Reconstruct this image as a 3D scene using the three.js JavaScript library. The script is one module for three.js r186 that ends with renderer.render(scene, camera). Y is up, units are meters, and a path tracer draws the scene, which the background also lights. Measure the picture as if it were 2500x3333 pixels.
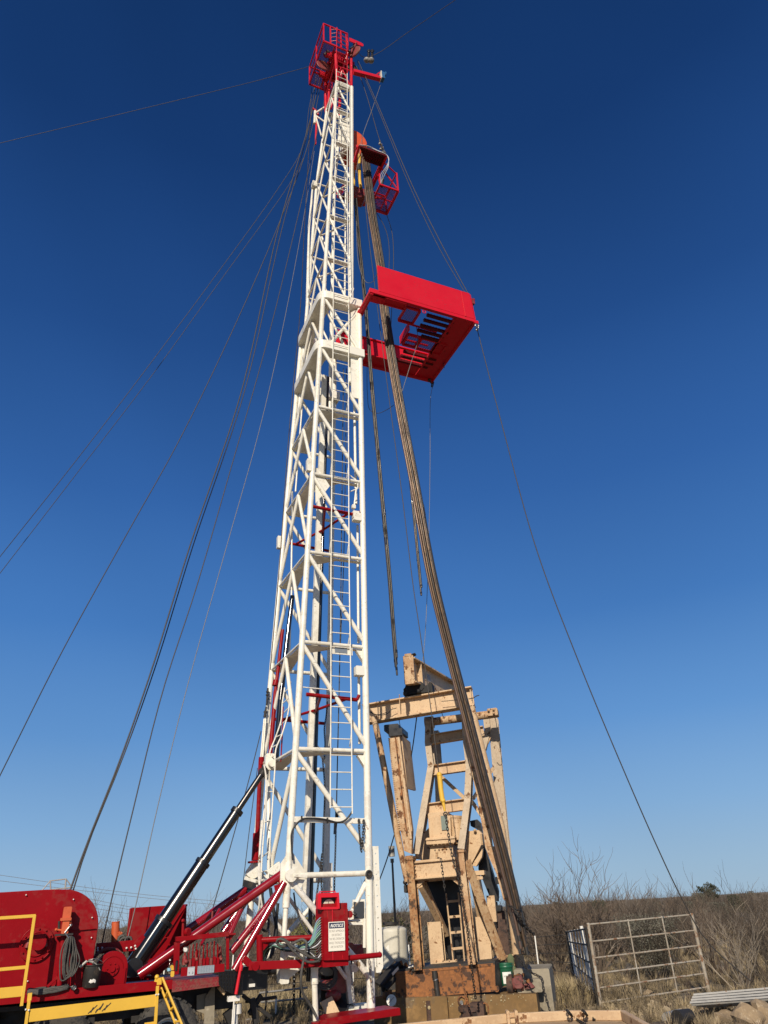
import * as THREE from 'three';
import { mergeGeometries } from 'three/addons/utils/BufferGeometryUtils.js';

const V = (x, y, z) => new THREE.Vector3(x, y, z);
const rad = THREE.MathUtils.degToRad;
const scene = new THREE.Scene();

// ---------------------------------------------------------------- camera
const camera = new THREE.PerspectiveCamera(71.57, 768 / 1024, 0.1, 3000);
camera.position.set(0, 1.95, 0);
camera.rotation.order = 'YXZ';
camera.rotation.set(rad(29.35), 0, rad(-3.19));

// ---------------------------------------------------------------- sky: clear winter air, computed from height above the horizon
const SUN_AZ = 189, SUN_EL = 30;
{
  const w = 1024, h = 512, d = new Float32Array(w * h * 4);
  const stops = [[0, .36, .50, .63], [2, .32, .485, .655], [6, .225, .415, .675], [12, .122, .300, .622], [20, .060, .195, .505], [30, .033, .125, .382], [42, .0165, .072, .25], [55, .0085, .0425, .162], [68, .0062, .032, .122], [90, .006, .03, .115]];
  const sun = [Math.sin(rad(SUN_AZ)) * Math.cos(rad(SUN_EL)), Math.sin(rad(SUN_EL)), -Math.cos(rad(SUN_AZ)) * Math.cos(rad(SUN_EL))];
  for (let j = 0; j < h; j++) {
    const el = ((j + .5) / h - .5) * 180, e = Math.max(0, el);
    let k = 0; while (k < stops.length - 2 && e > stops[k + 1][0]) k++;
    const a = stops[k], b = stops[k + 1], t = Math.min(1, (e - a[0]) / (b[0] - a[0]));
    for (let i = 0; i < w; i++) {
      const o = (j * w + i) * 4, az = ((i + .5) / w - .5) * 2 * Math.PI;
      const dx = Math.cos(rad(el)) * Math.cos(az), dz = Math.cos(rad(el)) * Math.sin(az), dy = Math.sin(rad(el));
      const c = Math.max(0, dx * sun[0] + dy * sun[1] + dz * sun[2]);
      const glow = 0.5 * Math.pow(c, 24) + .9 * Math.pow(c, 200);                      // the aureole round the sun, behind the camera
      const wisp = 1 + .022 * (Math.sin(az * 3.1 + el * .09) * Math.sin(az * 7.3 - el * .16 + 1.7) + .6 * Math.sin(az * 13.7 + el * .31 + 2.2 * Math.sin(az * 4.1 + el * .05)));  // faint uneven haze
      for (let q = 0; q < 3; q++) d[o + q] = wisp * a[q + 1] + wisp * (b[q + 1] - a[q + 1]) * t + glow * [1, .95, .85][q];
      d[o + 3] = 1;
    }
  }
  const t = new THREE.DataTexture(d, w, h, THREE.RGBAFormat, THREE.FloatType);
  t.mapping = THREE.EquirectangularReflectionMapping; t.magFilter = t.minFilter = THREE.LinearFilter; t.needsUpdate = true;
  scene.background = t; scene.environment = t;
}
const sunLight = new THREE.DirectionalLight(new THREE.Color(1, .89, .74), 4.6);
{
  const s = V(Math.sin(rad(SUN_AZ)) * Math.cos(rad(SUN_EL)), Math.sin(rad(SUN_EL)), -Math.cos(rad(SUN_AZ)) * Math.cos(rad(SUN_EL)));
  sunLight.target.position.set(1, 8, -17); sunLight.position.copy(sunLight.target.position).addScaledVector(s, 60);
  sunLight.castShadow = true; sunLight.shadow.mapSize.set(4096, 4096);
  Object.assign(sunLight.shadow.camera, { left: -28, right: 28, top: 28, bottom: -28, near: 1, far: 140 });
  scene.add(sunLight, sunLight.target);
}

// ---------------------------------------------------------------- random numbers, noise, textures
function rng(seed) { let a = seed >>> 0; return () => { a = (a + 0x6D2B79F5) >>> 0; let t = a; t = Math.imul(t ^ (t >>> 15), t | 1); t ^= t + Math.imul(t ^ (t >>> 7), t | 61); return ((t ^ (t >>> 14)) >>> 0) / 4294967296; }; }
const R = rng(20240117);
const rr = (a, b) => a + (b - a) * R();
function noiseField(n, cells, seed) {                             // one tileable octave on an n x n grid
  const g = new Float32Array(cells * cells), r = rng(seed); for (let i = 0; i < g.length; i++) g[i] = r();
  const o = new Float32Array(n * n), s = t => t * t * (3 - 2 * t);
  for (let y = 0; y < n; y++) for (let x = 0; x < n; x++) {
    const fx = x / n * cells, fy = y / n * cells, x0 = Math.floor(fx), y0 = Math.floor(fy), tx = s(fx - x0), ty = s(fy - y0), x1 = (x0 + 1) % cells, y1 = (y0 + 1) % cells;
    o[y * n + x] = (g[y0 * cells + x0] * (1 - tx) + g[y0 * cells + x1] * tx) * (1 - ty) + (g[y1 * cells + x0] * (1 - tx) + g[y1 * cells + x1] * tx) * ty;
  }
  return o;
}
function fbm(n, cells, oct, seed) {
  const o = new Float32Array(n * n); let amp = .5, tot = 0;
  for (let k = 0; k < oct; k++) { const f = noiseField(n, Math.min(n, cells << k), seed + k * 17); for (let i = 0; i < o.length; i++) o[i] += f[i] * amp; tot += amp; amp *= .55; }
  for (let i = 0; i < o.length; i++) o[i] /= tot;
  return o;
}
const smooth = (a, b, x) => { const t = Math.min(1, Math.max(0, (x - a) / (b - a))); return t * t * (3 - 2 * t); };
const toS = c => Math.round(255 * Math.min(1, Math.max(0, c <= .0031308 ? c * 12.92 : 1.055 * Math.pow(c, 1 / 2.4) - .055)));
function texFrom(n, metres, fn, data = false) {                   // fn(i) gives linear r, g, b
  const d = new Uint8Array(n * n * 4);
  for (let i = 0; i < n * n; i++) { const c = fn(i); for (let q = 0; q < 3; q++) d[i * 4 + q] = data ? Math.round(255 * Math.min(1, Math.max(0, c[q]))) : toS(c[q]); d[i * 4 + 3] = 255; }
  const t = new THREE.DataTexture(d, n, n, THREE.RGBAFormat);
  t.wrapS = t.wrapT = THREE.RepeatWrapping; t.magFilter = THREE.LinearFilter; t.minFilter = THREE.LinearMipmapLinearFilter; t.generateMipmaps = true;
  if (!data) t.colorSpace = THREE.SRGBColorSpace;
  t.repeat.set(1 / metres, 1 / metres); t.needsUpdate = true;
  return t;
}
const stretch = (f, n, k) => { const o = new Float32Array(n * n); for (let y = 0; y < n; y++) for (let x = 0; x < n; x++) o[y * n + x] = f[y * n + (x * k) % n]; return o; };
const nA = fbm(512, 4, 6, 11), nB = fbm(512, 8, 6, 47), nC = fbm(512, 32, 4, 91), nD = fbm(512, 3, 5, 133), nE = fbm(512, 64, 3, 307), nS = stretch(fbm(512, 6, 6, 211), 512, 4);
// paint(base, wear colour, how much of it, ...) : a coat of paint with grain, stains and worn spots
function paint(o) {
  const { base, wear, at = .74, soft = .05, stain, stainAt = .62, stainBy = .35, grain = .1, metres = 1.3, rough = .45, wearRough = .85, metal = 0, coat = 0, bump = 0.0012, mix = .5, streak = 0, speck } = o;
  const mask = i => wear ? smooth(at, at + soft, (nB[i] * mix + nA[i] * (1 - mix) * .7 + nC[i] * (1 - mix) * .3) * (1 - streak) + (nS[i] * .75 + nC[i] * .25) * streak) : 0;
  const map = texFrom(512, metres, i => {
    const g = 1 + grain * (nA[i] - .5) * 2 + grain * (nC[i] - .5), m = mask(i), s = stain ? smooth(stainAt, stainAt + .15, (nD[i] * .6 + nC[i] * .4) * (1 - streak) + (nS[i] * .6 + nD[i] * .4) * streak) * stainBy : 0;
    return [0, 1, 2].map(q => { let c = base[q] * g; if (stain) c += (stain[q] - c) * s; if (speck) c += (speck[q] - c) * smooth(.68, .78, nE[i]) * smooth(.45, .6, nA[i]) * .75; if (wear) c += (wear[q] * (1 + (nC[i] - .5) * .9) - c) * m; return c; });
  });
  const rmap = texFrom(512, metres, i => { const m = mask(i), r = rough + (nB[i] - .5) * .25 + (wearRough - rough) * m; return [r, r, 0]; }, true);
  const mat = new THREE.MeshPhysicalMaterial({ map, roughnessMap: rmap, roughness: 1, metalness: metal, bumpMap: rmap, bumpScale: bump });
  if (o.spec !== undefined) mat.specularIntensity = o.spec;
  if (coat) { mat.clearcoat = coat; mat.clearcoatRoughness = .15; }
  return mat;
}
const flat = (c, rough = .6, metal = 0, more = {}) => new THREE.MeshPhysicalMaterial({ color: new THREE.Color().setRGB(...c), roughness: rough, metalness: metal, ...more });
const RUST = [.16, .058, .02], DKRUST = [.065, .028, .014];
const MT = {
  white: paint({ base: [.82, .785, .67], wear: [.36, .31, .23], at: .71, soft: .06, stain: [.54, .48, .36], stainAt: .52, stainBy: .42, speck: [.45, .38, .28], grain: .04, rough: .38, metres: 2.3 }),
  whiteWorn: paint({ base: [.78, .75, .67], wear: [.22, .15, .09], at: .6, soft: .05, stain: [.45, .40, .30], stainAt: .5, stainBy: .4, grain: .05, rough: .5, metres: .9 }),
  red: paint({ base: [.60, .010, .022], wear: [.30, .02, .02], at: .74, grain: .08, rough: .36, metres: 2.1 }),
  crimson: paint({ spec: .25, base: [.255, .0045, .0085], wear: [.14, .03, .02], at: .72, stain: [.20, .05, .04], stainAt: .55, stainBy: .35, grain: .12, rough: .36, metres: 1.9 }),
  shadedRed: paint({ spec: .4, base: [.11, .006, .01], wear: [.03, .022, .018], at: .5, soft: .15, grain: .2, rough: .6, metres: .5 }),  // red paint with underside shade put into its colour, for fingers and combs
  crimsonGloss: paint({ base: [.25, .005, .011], grain: .08, rough: .2, metres: 1.7, coat: .8, bump: 0.0003 }),
  crimsonDirty: paint({ base: [.24, .012, .017], wear: [.13, .085, .055], at: .55, soft: .12, stain: [.16, .09, .06], stainAt: .45, stainBy: .5, grain: .2, rough: .55, metres: .7 }),
  board: paint({ spec: .6, bump: .004, base: [.60, .009, .022], speck: [.42, .03, .035], grain: .08, rough: .42, metres: 2.7, stain: [.45, .012, .02], stainAt: .6, stainBy: .4 }),
  cream: paint({ base: [.595, .42, .245], wear: [.20, .09, .035], at: .605, soft: .05, stain: [.42, .27, .15], stainAt: .48, stainBy: .55, speck: [.20, .09, .04], grain: .12, rough: .6, metres: .95, streak: .1 }),
  shadedCream: paint({ base: [.50, .40, .285], wear: [.17, .095, .05], at: .60, soft: .06, stain: [.36, .28, .19], stainAt: .47, stainBy: .6, speck: [.18, .10, .06], grain: .18, rough: .75, metres: .8 }),  // chalky weathered cream; part shade on the samson legs is in the colour
  tar: flat([.007, .007, .0075], .7),
  creamRust: paint({ base: [.54, .375, .215], wear: [.14, .06, .025], at: .545, soft: .06, stain: [.36, .18, .075], stainAt: .47, stainBy: .7, speck: [.16, .07, .03], grain: .2, rough: .72, metres: .9, streak: .25 }),
  postRust: paint({ base: [.30, .135, .05], wear: [.075, .045, .026], at: .52, soft: .06, stain: [.46, .28, .13], stainAt: .48, stainBy: .85, speck: [.10, .045, .02], grain: .3, rough: .8, metres: 1.1, streak: .3, bump: .003 }),
  rust: paint({ base: [.245, .098, .033], wear: [.07, .036, .022], at: .515, soft: .06, stain: [.36, .14, .04], stainAt: .5, stainBy: .6, grain: .35, rough: .85, metres: .95, bump: .003 }),
  oxide: paint({ base: [.17, .045, .04], wear: [.07, .04, .03], at: .53, soft: .1, stain: [.24, .11, .09], stainAt: .5, stainBy: .5, grain: .3, rough: .75, metres: .35 }),
  darkRust: paint({ base: [.075, .042, .03], wear: [.03, .022, .02], at: .53, soft: .08, stain: [.13, .07, .04], stainAt: .5, stainBy: .5, grain: .35, rough: .8, metres: .6, bump: .003 }),
  yellow: paint({ base: [.72, .43, .045], wear: [.30, .20, .06], at: .70, soft: .03, grain: .07, rough: .5, metres: 1.1 }),
  orange: paint({ base: [.55, .10, .03], wear: [.20, .09, .045], at: .66, grain: .15, rough: .55, metres: .5 }),
  block: paint({ base: [.62, .085, .02], wear: [.22, .05, .02], at: .68, grain: .15, rough: .5, metres: .8 }),
  black: paint({ base: [.012, .012, .013], wear: [.05, .045, .04], at: .68, grain: .2, rough: .35, metres: .8 }),
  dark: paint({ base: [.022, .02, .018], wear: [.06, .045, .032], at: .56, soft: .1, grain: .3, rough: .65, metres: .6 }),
  rubber: paint({ base: [.03, .029, .028], stain: [.085, .075, .06], stainAt: .45, stainBy: .6, grain: .2, rough: .85, metres: .6 }),
  pipe: paint({ base: [.042, .033, .026], wear: [.035, .028, .024], at: .56, soft: .15, stain: [.10, .065, .04], stainAt: .5, stainBy: .5, grain: .2, rough: .42, metal: .35, metres: 2.5 }),
  pipeBrown: paint({ base: [.092, .058, .034], wear: [.06, .045, .034], at: .56, soft: .15, stain: [.22, .14, .075], stainAt: .5, stainBy: .5, grain: .2, rough: .4, metal: .35, metres: 2.8 }),
  pipePink: paint({ base: [.135, .085, .062], wear: [.09, .06, .045], at: .6, soft: .15, grain: .15, rough: .4, metal: .35, metres: 3 }),
  pipeGrey: paint({ base: [.052, .048, .042], wear: [.03, .026, .022], at: .58, soft: .15, grain: .2, rough: .4, metal: .4, metres: 2.4 }),
  concrete: paint({ base: [.245, .145, .055], wear: [.15, .105, .06], at: .53, soft: .12, stain: [.14, .085, .034], stainAt: .46, stainBy: .6, grain: .3, rough: .92, metres: 1.4, bump: .005 }),
  concreteGrey: paint({ base: [.30, .26, .19], wear: [.42, .37, .28], at: .6, soft: .1, stain: [.14, .12, .08], stainAt: .5, stainBy: .5, grain: .25, rough: .92, metres: 1.1, bump: .004 }),
  mat: paint({ base: [.40, .285, .165], wear: [.24, .17, .10], at: .56, soft: .1, stain: [.30, .21, .14], stainAt: .45, stainBy: .5, grain: .22, rough: .9, metres: 1.2, bump: .004 }),
  galv: paint({ base: [.36, .345, .31], wear: [.24, .13, .07], at: .6, soft: .07, grain: .2, rough: .5, metal: .25, metres: .7 }),
  gateSteel: paint({ base: [.40, .36, .29], wear: [.20, .105, .055], at: .53, soft: .08, stain: [.28, .22, .15], stainAt: .45, stainBy: .6, grain: .2, rough: .6, metal: .15, metres: .9 }),
  steel: flat([.38, .37, .35], .35, .9),
  chrome: flat([.105, .098, .092], .27, 1),
  oilBlack: flat([.008, .008, .009], .14, 0, { clearcoat: .6, clearcoatRoughness: .08 }),
  cable: flat([.062, .056, .05], .6, .3),
  cableLight: flat([.17, .165, .155], .5, .3),
  wire: flat([.05, .05, .05], .7), farWire: flat([.20, .21, .23], .8),
  hose: flat([.02, .02, .02], .5), hoseGrey: paint({ base: [.055, .053, .05], stain: [.12, .11, .09], stainAt: .45, stainBy: .5, grain: .3, rough: .75, metres: .2 }),
  hoseBlue: flat([.17, .27, .36], .5), hoseGreen: flat([.18, .36, .27], .5), hoseWhite: flat([.55, .56, .58], .5),
  tank: paint({ base: [.62, .59, .49], stain: [.5, .46, .36], stainAt: .5, stainBy: .4, grain: .04, rough: .55, metres: 1.2 }),
  green: paint({ base: [.012, .10, .048], stain: [.03, .10, .05], stainBy: .4, grain: .15, rough: .4, metres: .4 }),
  fitting: paint({ base: [.30, .285, .255], wear: [.12, .10, .08], at: .55, grain: .3, rough: .5, metres: .4 }),
  sign: flat([.75, .73, .66], .55), ink: flat([.02, .03, .05], .6), glassy: flat([.04, .045, .05], .1),
  screen: flat([.05, .055, .06], .35), skin: flat([.5, .5, .5], .5),
  bark: paint({ base: [.085, .062, .045], wear: [.17, .135, .10], at: .56, soft: .12, grain: .4, rough: .95, metres: .25, bump: .004 }),
  twigGrey: flat([.20, .168, .135], .95), twig: flat([.135, .10, .072], .95), twigLight: flat([.26, .215, .16], .95), twigDark: flat([.07, .055, .04], .95),
  sage: flat([.165, .16, .12], .95), juniper: flat([.06, .064, .038], .95), olive: flat([.16, .15, .05], .9),
  dryGrass: flat([.31, .245, .145], .95), dryGrassB: flat([.23, .18, .11], .95), paleGrass: flat([.40, .32, .18], .95), greenGrass: flat([.14, .15, .05], .95),
  stone: paint({ base: [.29, .21, .125], wear: [.38, .30, .20], at: .55, soft: .1, stain: [.16, .12, .08], stainAt: .5, stainBy: .5, grain: .3, rough: .95, metres: .4, bump: .008 }),
  pebble: flat([.36, .29, .19], .95),
  cactus: flat([.10, .12, .05], .7),
};

// ---------------------------------------------------------------- geometry helpers (all in world metres; part() makes them local to their thing)
const noIdx = g => g.index ? g.toNonIndexed() : g;
function tube(a, b, r, r2 = r, seg = 12, open = false) {
  const L = a.distanceTo(b), g = new THREE.CylinderGeometry(r2, r, L, seg, 1, open);
  g.applyQuaternion(new THREE.Quaternion().setFromUnitVectors(V(0, 1, 0), b.clone().sub(a).normalize()));
  const m = a.clone().add(b).multiplyScalar(.5); return g.translate(m.x, m.y, m.z);
}
function basisBox(c, ex, ey, ez, sx, sy, sz, bev = 0) {            // a box with chamfered edges along three axes
  let g;
  if (bev > 0) {
    const s = new THREE.Shape(), x = sx / 2 - bev, y = sy / 2 - bev;
    s.moveTo(-x - bev, -y); s.lineTo(-x, -y - bev); s.lineTo(x, -y - bev); s.lineTo(x + bev, -y); s.lineTo(x + bev, y); s.lineTo(x, y + bev); s.lineTo(-x, y + bev); s.lineTo(-x - bev, y); s.closePath();
    g = new THREE.ExtrudeGeometry(s, { depth: sz, bevelEnabled: false }).translate(0, 0, -sz / 2);
  } else g = new THREE.BoxGeometry(sx, sy, sz);
  if (ex.clone().cross(ey).dot(ez) < 0) ez = ez.clone().negate();
  return g.applyMatrix4(new THREE.Matrix4().makeBasis(ex, ey, ez).setPosition(c));
}
function bar(a, b, w, h, up = V(0, 1, 0), bev = 0.004) {           // beam from a to b; h is measured along up, w across
  const z = b.clone().sub(a), L = z.length(); z.normalize();
  let x = new THREE.Vector3().crossVectors(up, z); if (x.lengthSq() < 1e-6) x = new THREE.Vector3().crossVectors(V(1, 0, 0), z); x.normalize();
  const y = new THREE.Vector3().crossVectors(z, x).normalize();
  return basisBox(a.clone().add(b).multiplyScalar(.5), x, y, z, w, h, L, bev);
}
function ibeam(a, b, w, h, up = V(0, 1, 0), tf = .02, tw = .016) {
  const z = b.clone().sub(a), L = z.length(); z.normalize();
  let x = new THREE.Vector3().crossVectors(up, z).normalize(); const y = new THREE.Vector3().crossVectors(z, x).normalize();
  const s = new THREE.Shape(), X = w / 2, Y = h / 2;
  s.moveTo(-X, -Y); s.lineTo(X, -Y); s.lineTo(X, -Y + tf); s.lineTo(tw, -Y + tf); s.lineTo(tw, Y - tf); s.lineTo(X, Y - tf); s.lineTo(X, Y); s.lineTo(-X, Y); s.lineTo(-X, Y - tf); s.lineTo(-tw, Y - tf); s.lineTo(-tw, -Y + tf); s.lineTo(-X, -Y + tf); s.closePath();
  const g = new THREE.ExtrudeGeometry(s, { depth: L, bevelEnabled: false }).translate(0, 0, -L / 2);
  return g.applyMatrix4(new THREE.Matrix4().makeBasis(x, y, z).setPosition(a.clone().add(b).multiplyScalar(.5)));
}
function pipe(pts, r, seg = 40, rs = 6, closed = false) { return new THREE.TubeGeometry(new THREE.CatmullRomCurve3(pts, closed, 'centripetal'), seg, r, rs, closed); }
function plate(pts, t, off = 0, holes = []) {                      // a polygon in space given thickness t
  const o = pts[0], ex = pts[1].clone().sub(o).normalize();
  let n = null; for (let i = 2; i < pts.length; i++) { n = new THREE.Vector3().crossVectors(ex, pts[i].clone().sub(o)); if (n.length() > 1e-3) break; } n.normalize();
  const ey = new THREE.Vector3().crossVectors(n, ex), f = p => new THREE.Vector2(p.clone().sub(o).dot(ex), p.clone().sub(o).dot(ey));
  const s = new THREE.Shape(pts.map(f)); for (const h of holes) s.holes.push(new THREE.Path(h.map(f)));
  const g = new THREE.ExtrudeGeometry(s, { depth: t, bevelEnabled: false }).translate(0, 0, -t / 2 + off);
  return g.applyMatrix4(new THREE.Matrix4().makeBasis(ex, ey, n).setPosition(o));
}
function disc(c, axis, r, t, seg = 32) { const h = axis.clone().normalize().multiplyScalar(t / 2); return tube(c.clone().sub(h), c.clone().add(h), r, r, seg); }
function torus(c, axis, R0, r, s1 = 24, s2 = 8, arc = Math.PI * 2) { return new THREE.TorusGeometry(R0, r, s2, s1, arc).applyQuaternion(new THREE.Quaternion().setFromUnitVectors(V(0, 0, 1), axis.clone().normalize())).translate(c.x, c.y, c.z); }
function ball(c, r, sx = 1, sy = 1, sz = 1, seg = 16) { return new THREE.SphereGeometry(r, seg, seg * .7 | 0).scale(sx, sy, sz).translate(c.x, c.y, c.z); }
function chainGeo(pts, pitch = .05, r = .007, wide = .017) {       // a real chain: oval links turned alternately
  const curve = new THREE.CatmullRomCurve3(pts, false, 'centripetal'), L = curve.getLength(), n = Math.max(2, Math.floor(L / pitch)), out = [];
  for (let i = 0; i < n; i++) {
    const u = (i + .5) / n, p = curve.getPointAt(u), t = curve.getTangentAt(u);
    const g = new THREE.TorusGeometry(wide, r, 5, 10); g.scale(1, (pitch * .5 + r * 1.4) / wide / 1.12, 1); if (i % 2) g.rotateY(Math.PI / 2);
    g.applyQuaternion(new THREE.Quaternion().setFromUnitVectors(V(0, 1, 0), t)); out.push(g.translate(p.x, p.y, p.z));
  }
  return out;
}
function meshGrid(p, ex, ey, nx, ny, r = .006) {                   // expanded metal: a real diamond net of strands
  const out = [], P = (i, j) => p.clone().addScaledVector(ex, i / nx).addScaledVector(ey, j / ny);
  for (let k = -ny; k < nx; k++) { const a = Math.max(0, k), b = Math.min(nx, k + ny); if (b > a) out.push(tube(P(a, a - k), P(b, b - k), r, r, 3, true)); }
  for (let k = 1; k < nx + ny; k++) { const a = Math.max(0, k - ny), b = Math.min(nx, k); if (b > a) out.push(tube(P(a, k - a), P(b, k - b), r, r, 3, true)); }
  return out;
}

const used = new Map(), bases = new WeakMap();
function numbered(n) { const k = used.get(n) || 0; used.set(n, k + 1); return k ? n + '_' + String(k).padStart(3, '0') : n; }
function finish(geos, base) {
  const list = (Array.isArray(geos) ? geos : [geos]).map(g => { g = noIdx(g); if (!g.attributes.normal) g.computeVertexNormals(); const q = new THREE.BufferGeometry(); q.setAttribute('position', g.attributes.position); q.setAttribute('normal', g.attributes.normal); return q; });
  const g = list.length > 1 ? mergeGeometries(list) : list[0].clone(), p = g.attributes.position, n = g.attributes.normal, uv = new Float32Array(p.count * 2);
  for (let i = 0; i < p.count; i += 3) {                           // uv in metres, laid from the side each face looks to
    const nx = Math.abs(n.getX(i) + n.getX(i + 1) + n.getX(i + 2)), ny = Math.abs(n.getY(i) + n.getY(i + 1) + n.getY(i + 2)), nz = Math.abs(n.getZ(i) + n.getZ(i + 1) + n.getZ(i + 2));
    for (let k = i; k < i + 3; k++) {
      const x = p.getX(k), y = p.getY(k), z = p.getZ(k);
      if (ny > nx && ny > nz) { uv[k * 2] = x * .819 - z * .574; uv[k * 2 + 1] = z * .819 + x * .574; } else if (nx > nz) { uv[k * 2] = z + .37; uv[k * 2 + 1] = y; } else { uv[k * 2] = x; uv[k * 2 + 1] = y; }
    }
  }
  g.setAttribute('uv', new THREE.BufferAttribute(uv, 2)); g.translate(-base.x, -base.y, -base.z);
  return g;
}
function thing(name, label, category, base = V(0, 0, 0), group) {
  const o = new THREE.Group(); o.name = numbered(name); o.position.copy(base); bases.set(o, base.clone()); scene.add(o);
  o.userData = { label, category }; if (group) o.userData.group = group;
  return o;
}
function part(parent, name, geos, mat, label) {
  const b = bases.get(parent), m = new THREE.Mesh(finish(geos, b), mat); m.name = name; m.castShadow = m.receiveShadow = true;
  bases.set(m, b); parent.add(m); if (label) m.userData.label = label;
  return m;
}
function solo(name, geos, mat, label, category, base, group) {    // a thing that is one mesh
  const m = new THREE.Mesh(finish(geos, base), mat); m.name = numbered(name); m.position.copy(base); m.castShadow = m.receiveShadow = true; bases.set(m, base.clone());
  m.userData = { label, category }; if (group) m.userData.group = group; scene.add(m);
  return m;
}
function struct(name, geos, mat, kind = 'structure') {
  const m = new THREE.Mesh(finish(geos, V(0, 0, 0)), mat); m.name = numbered(name); m.castShadow = m.receiveShadow = true; m.userData = { kind }; bases.set(m, V(0, 0, 0)); scene.add(m); return m;
}
function lettering(w, h, px, draw) {                               // flat print on a plate: canvas w x h metres
  const c = document.createElement('canvas'); c.width = px; c.height = Math.round(px * h / w); draw(c.getContext('2d'), c.width, c.height);
  const t = new THREE.CanvasTexture(c); t.colorSpace = THREE.SRGBColorSpace; return t;
}
function printPlate(parent, name, c, ex, ey, w, h, t, texture, rough = .5, label) {   // thin plate whose front (ex x ey) carries the print
  const ez = new THREE.Vector3().crossVectors(ex, ey).normalize(), b = bases.get(parent);
  const g = new THREE.BoxGeometry(w, h, t), uv = g.attributes.uv;
  for (let i = 0; i < uv.count; i++) if (i < 16 || i > 19) uv.setXY(i, .01, .01);
  g.applyMatrix4(new THREE.Matrix4().makeBasis(ex, ey, ez).setPosition(c.clone().sub(b)));
  const m = new THREE.Mesh(g, new THREE.MeshPhysicalMaterial({ map: texture, roughness: rough })); m.name = name; m.castShadow = m.receiveShadow = true; bases.set(m, b); parent.add(m); if (label) m.userData.label = label;
  return m;
}

// the axes of the rig: U runs along the carrier to the right and away, W to the left and away; M(u, y, w) is a point in them
const O = V(-.667, 0, -14.985), U = V(Math.sin(rad(65.2)), 0, -Math.cos(rad(65.2))), W = V(Math.sin(rad(-24.8)), 0, -Math.cos(rad(-24.8))), Y = V(0, 1, 0);
const M = (u, y, w) => O.clone().addScaledVector(U, u).addScaledVector(W, w).add(V(0, y, 0));
const lerp = (a, b, t) => a.clone().lerp(b, t);

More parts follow.
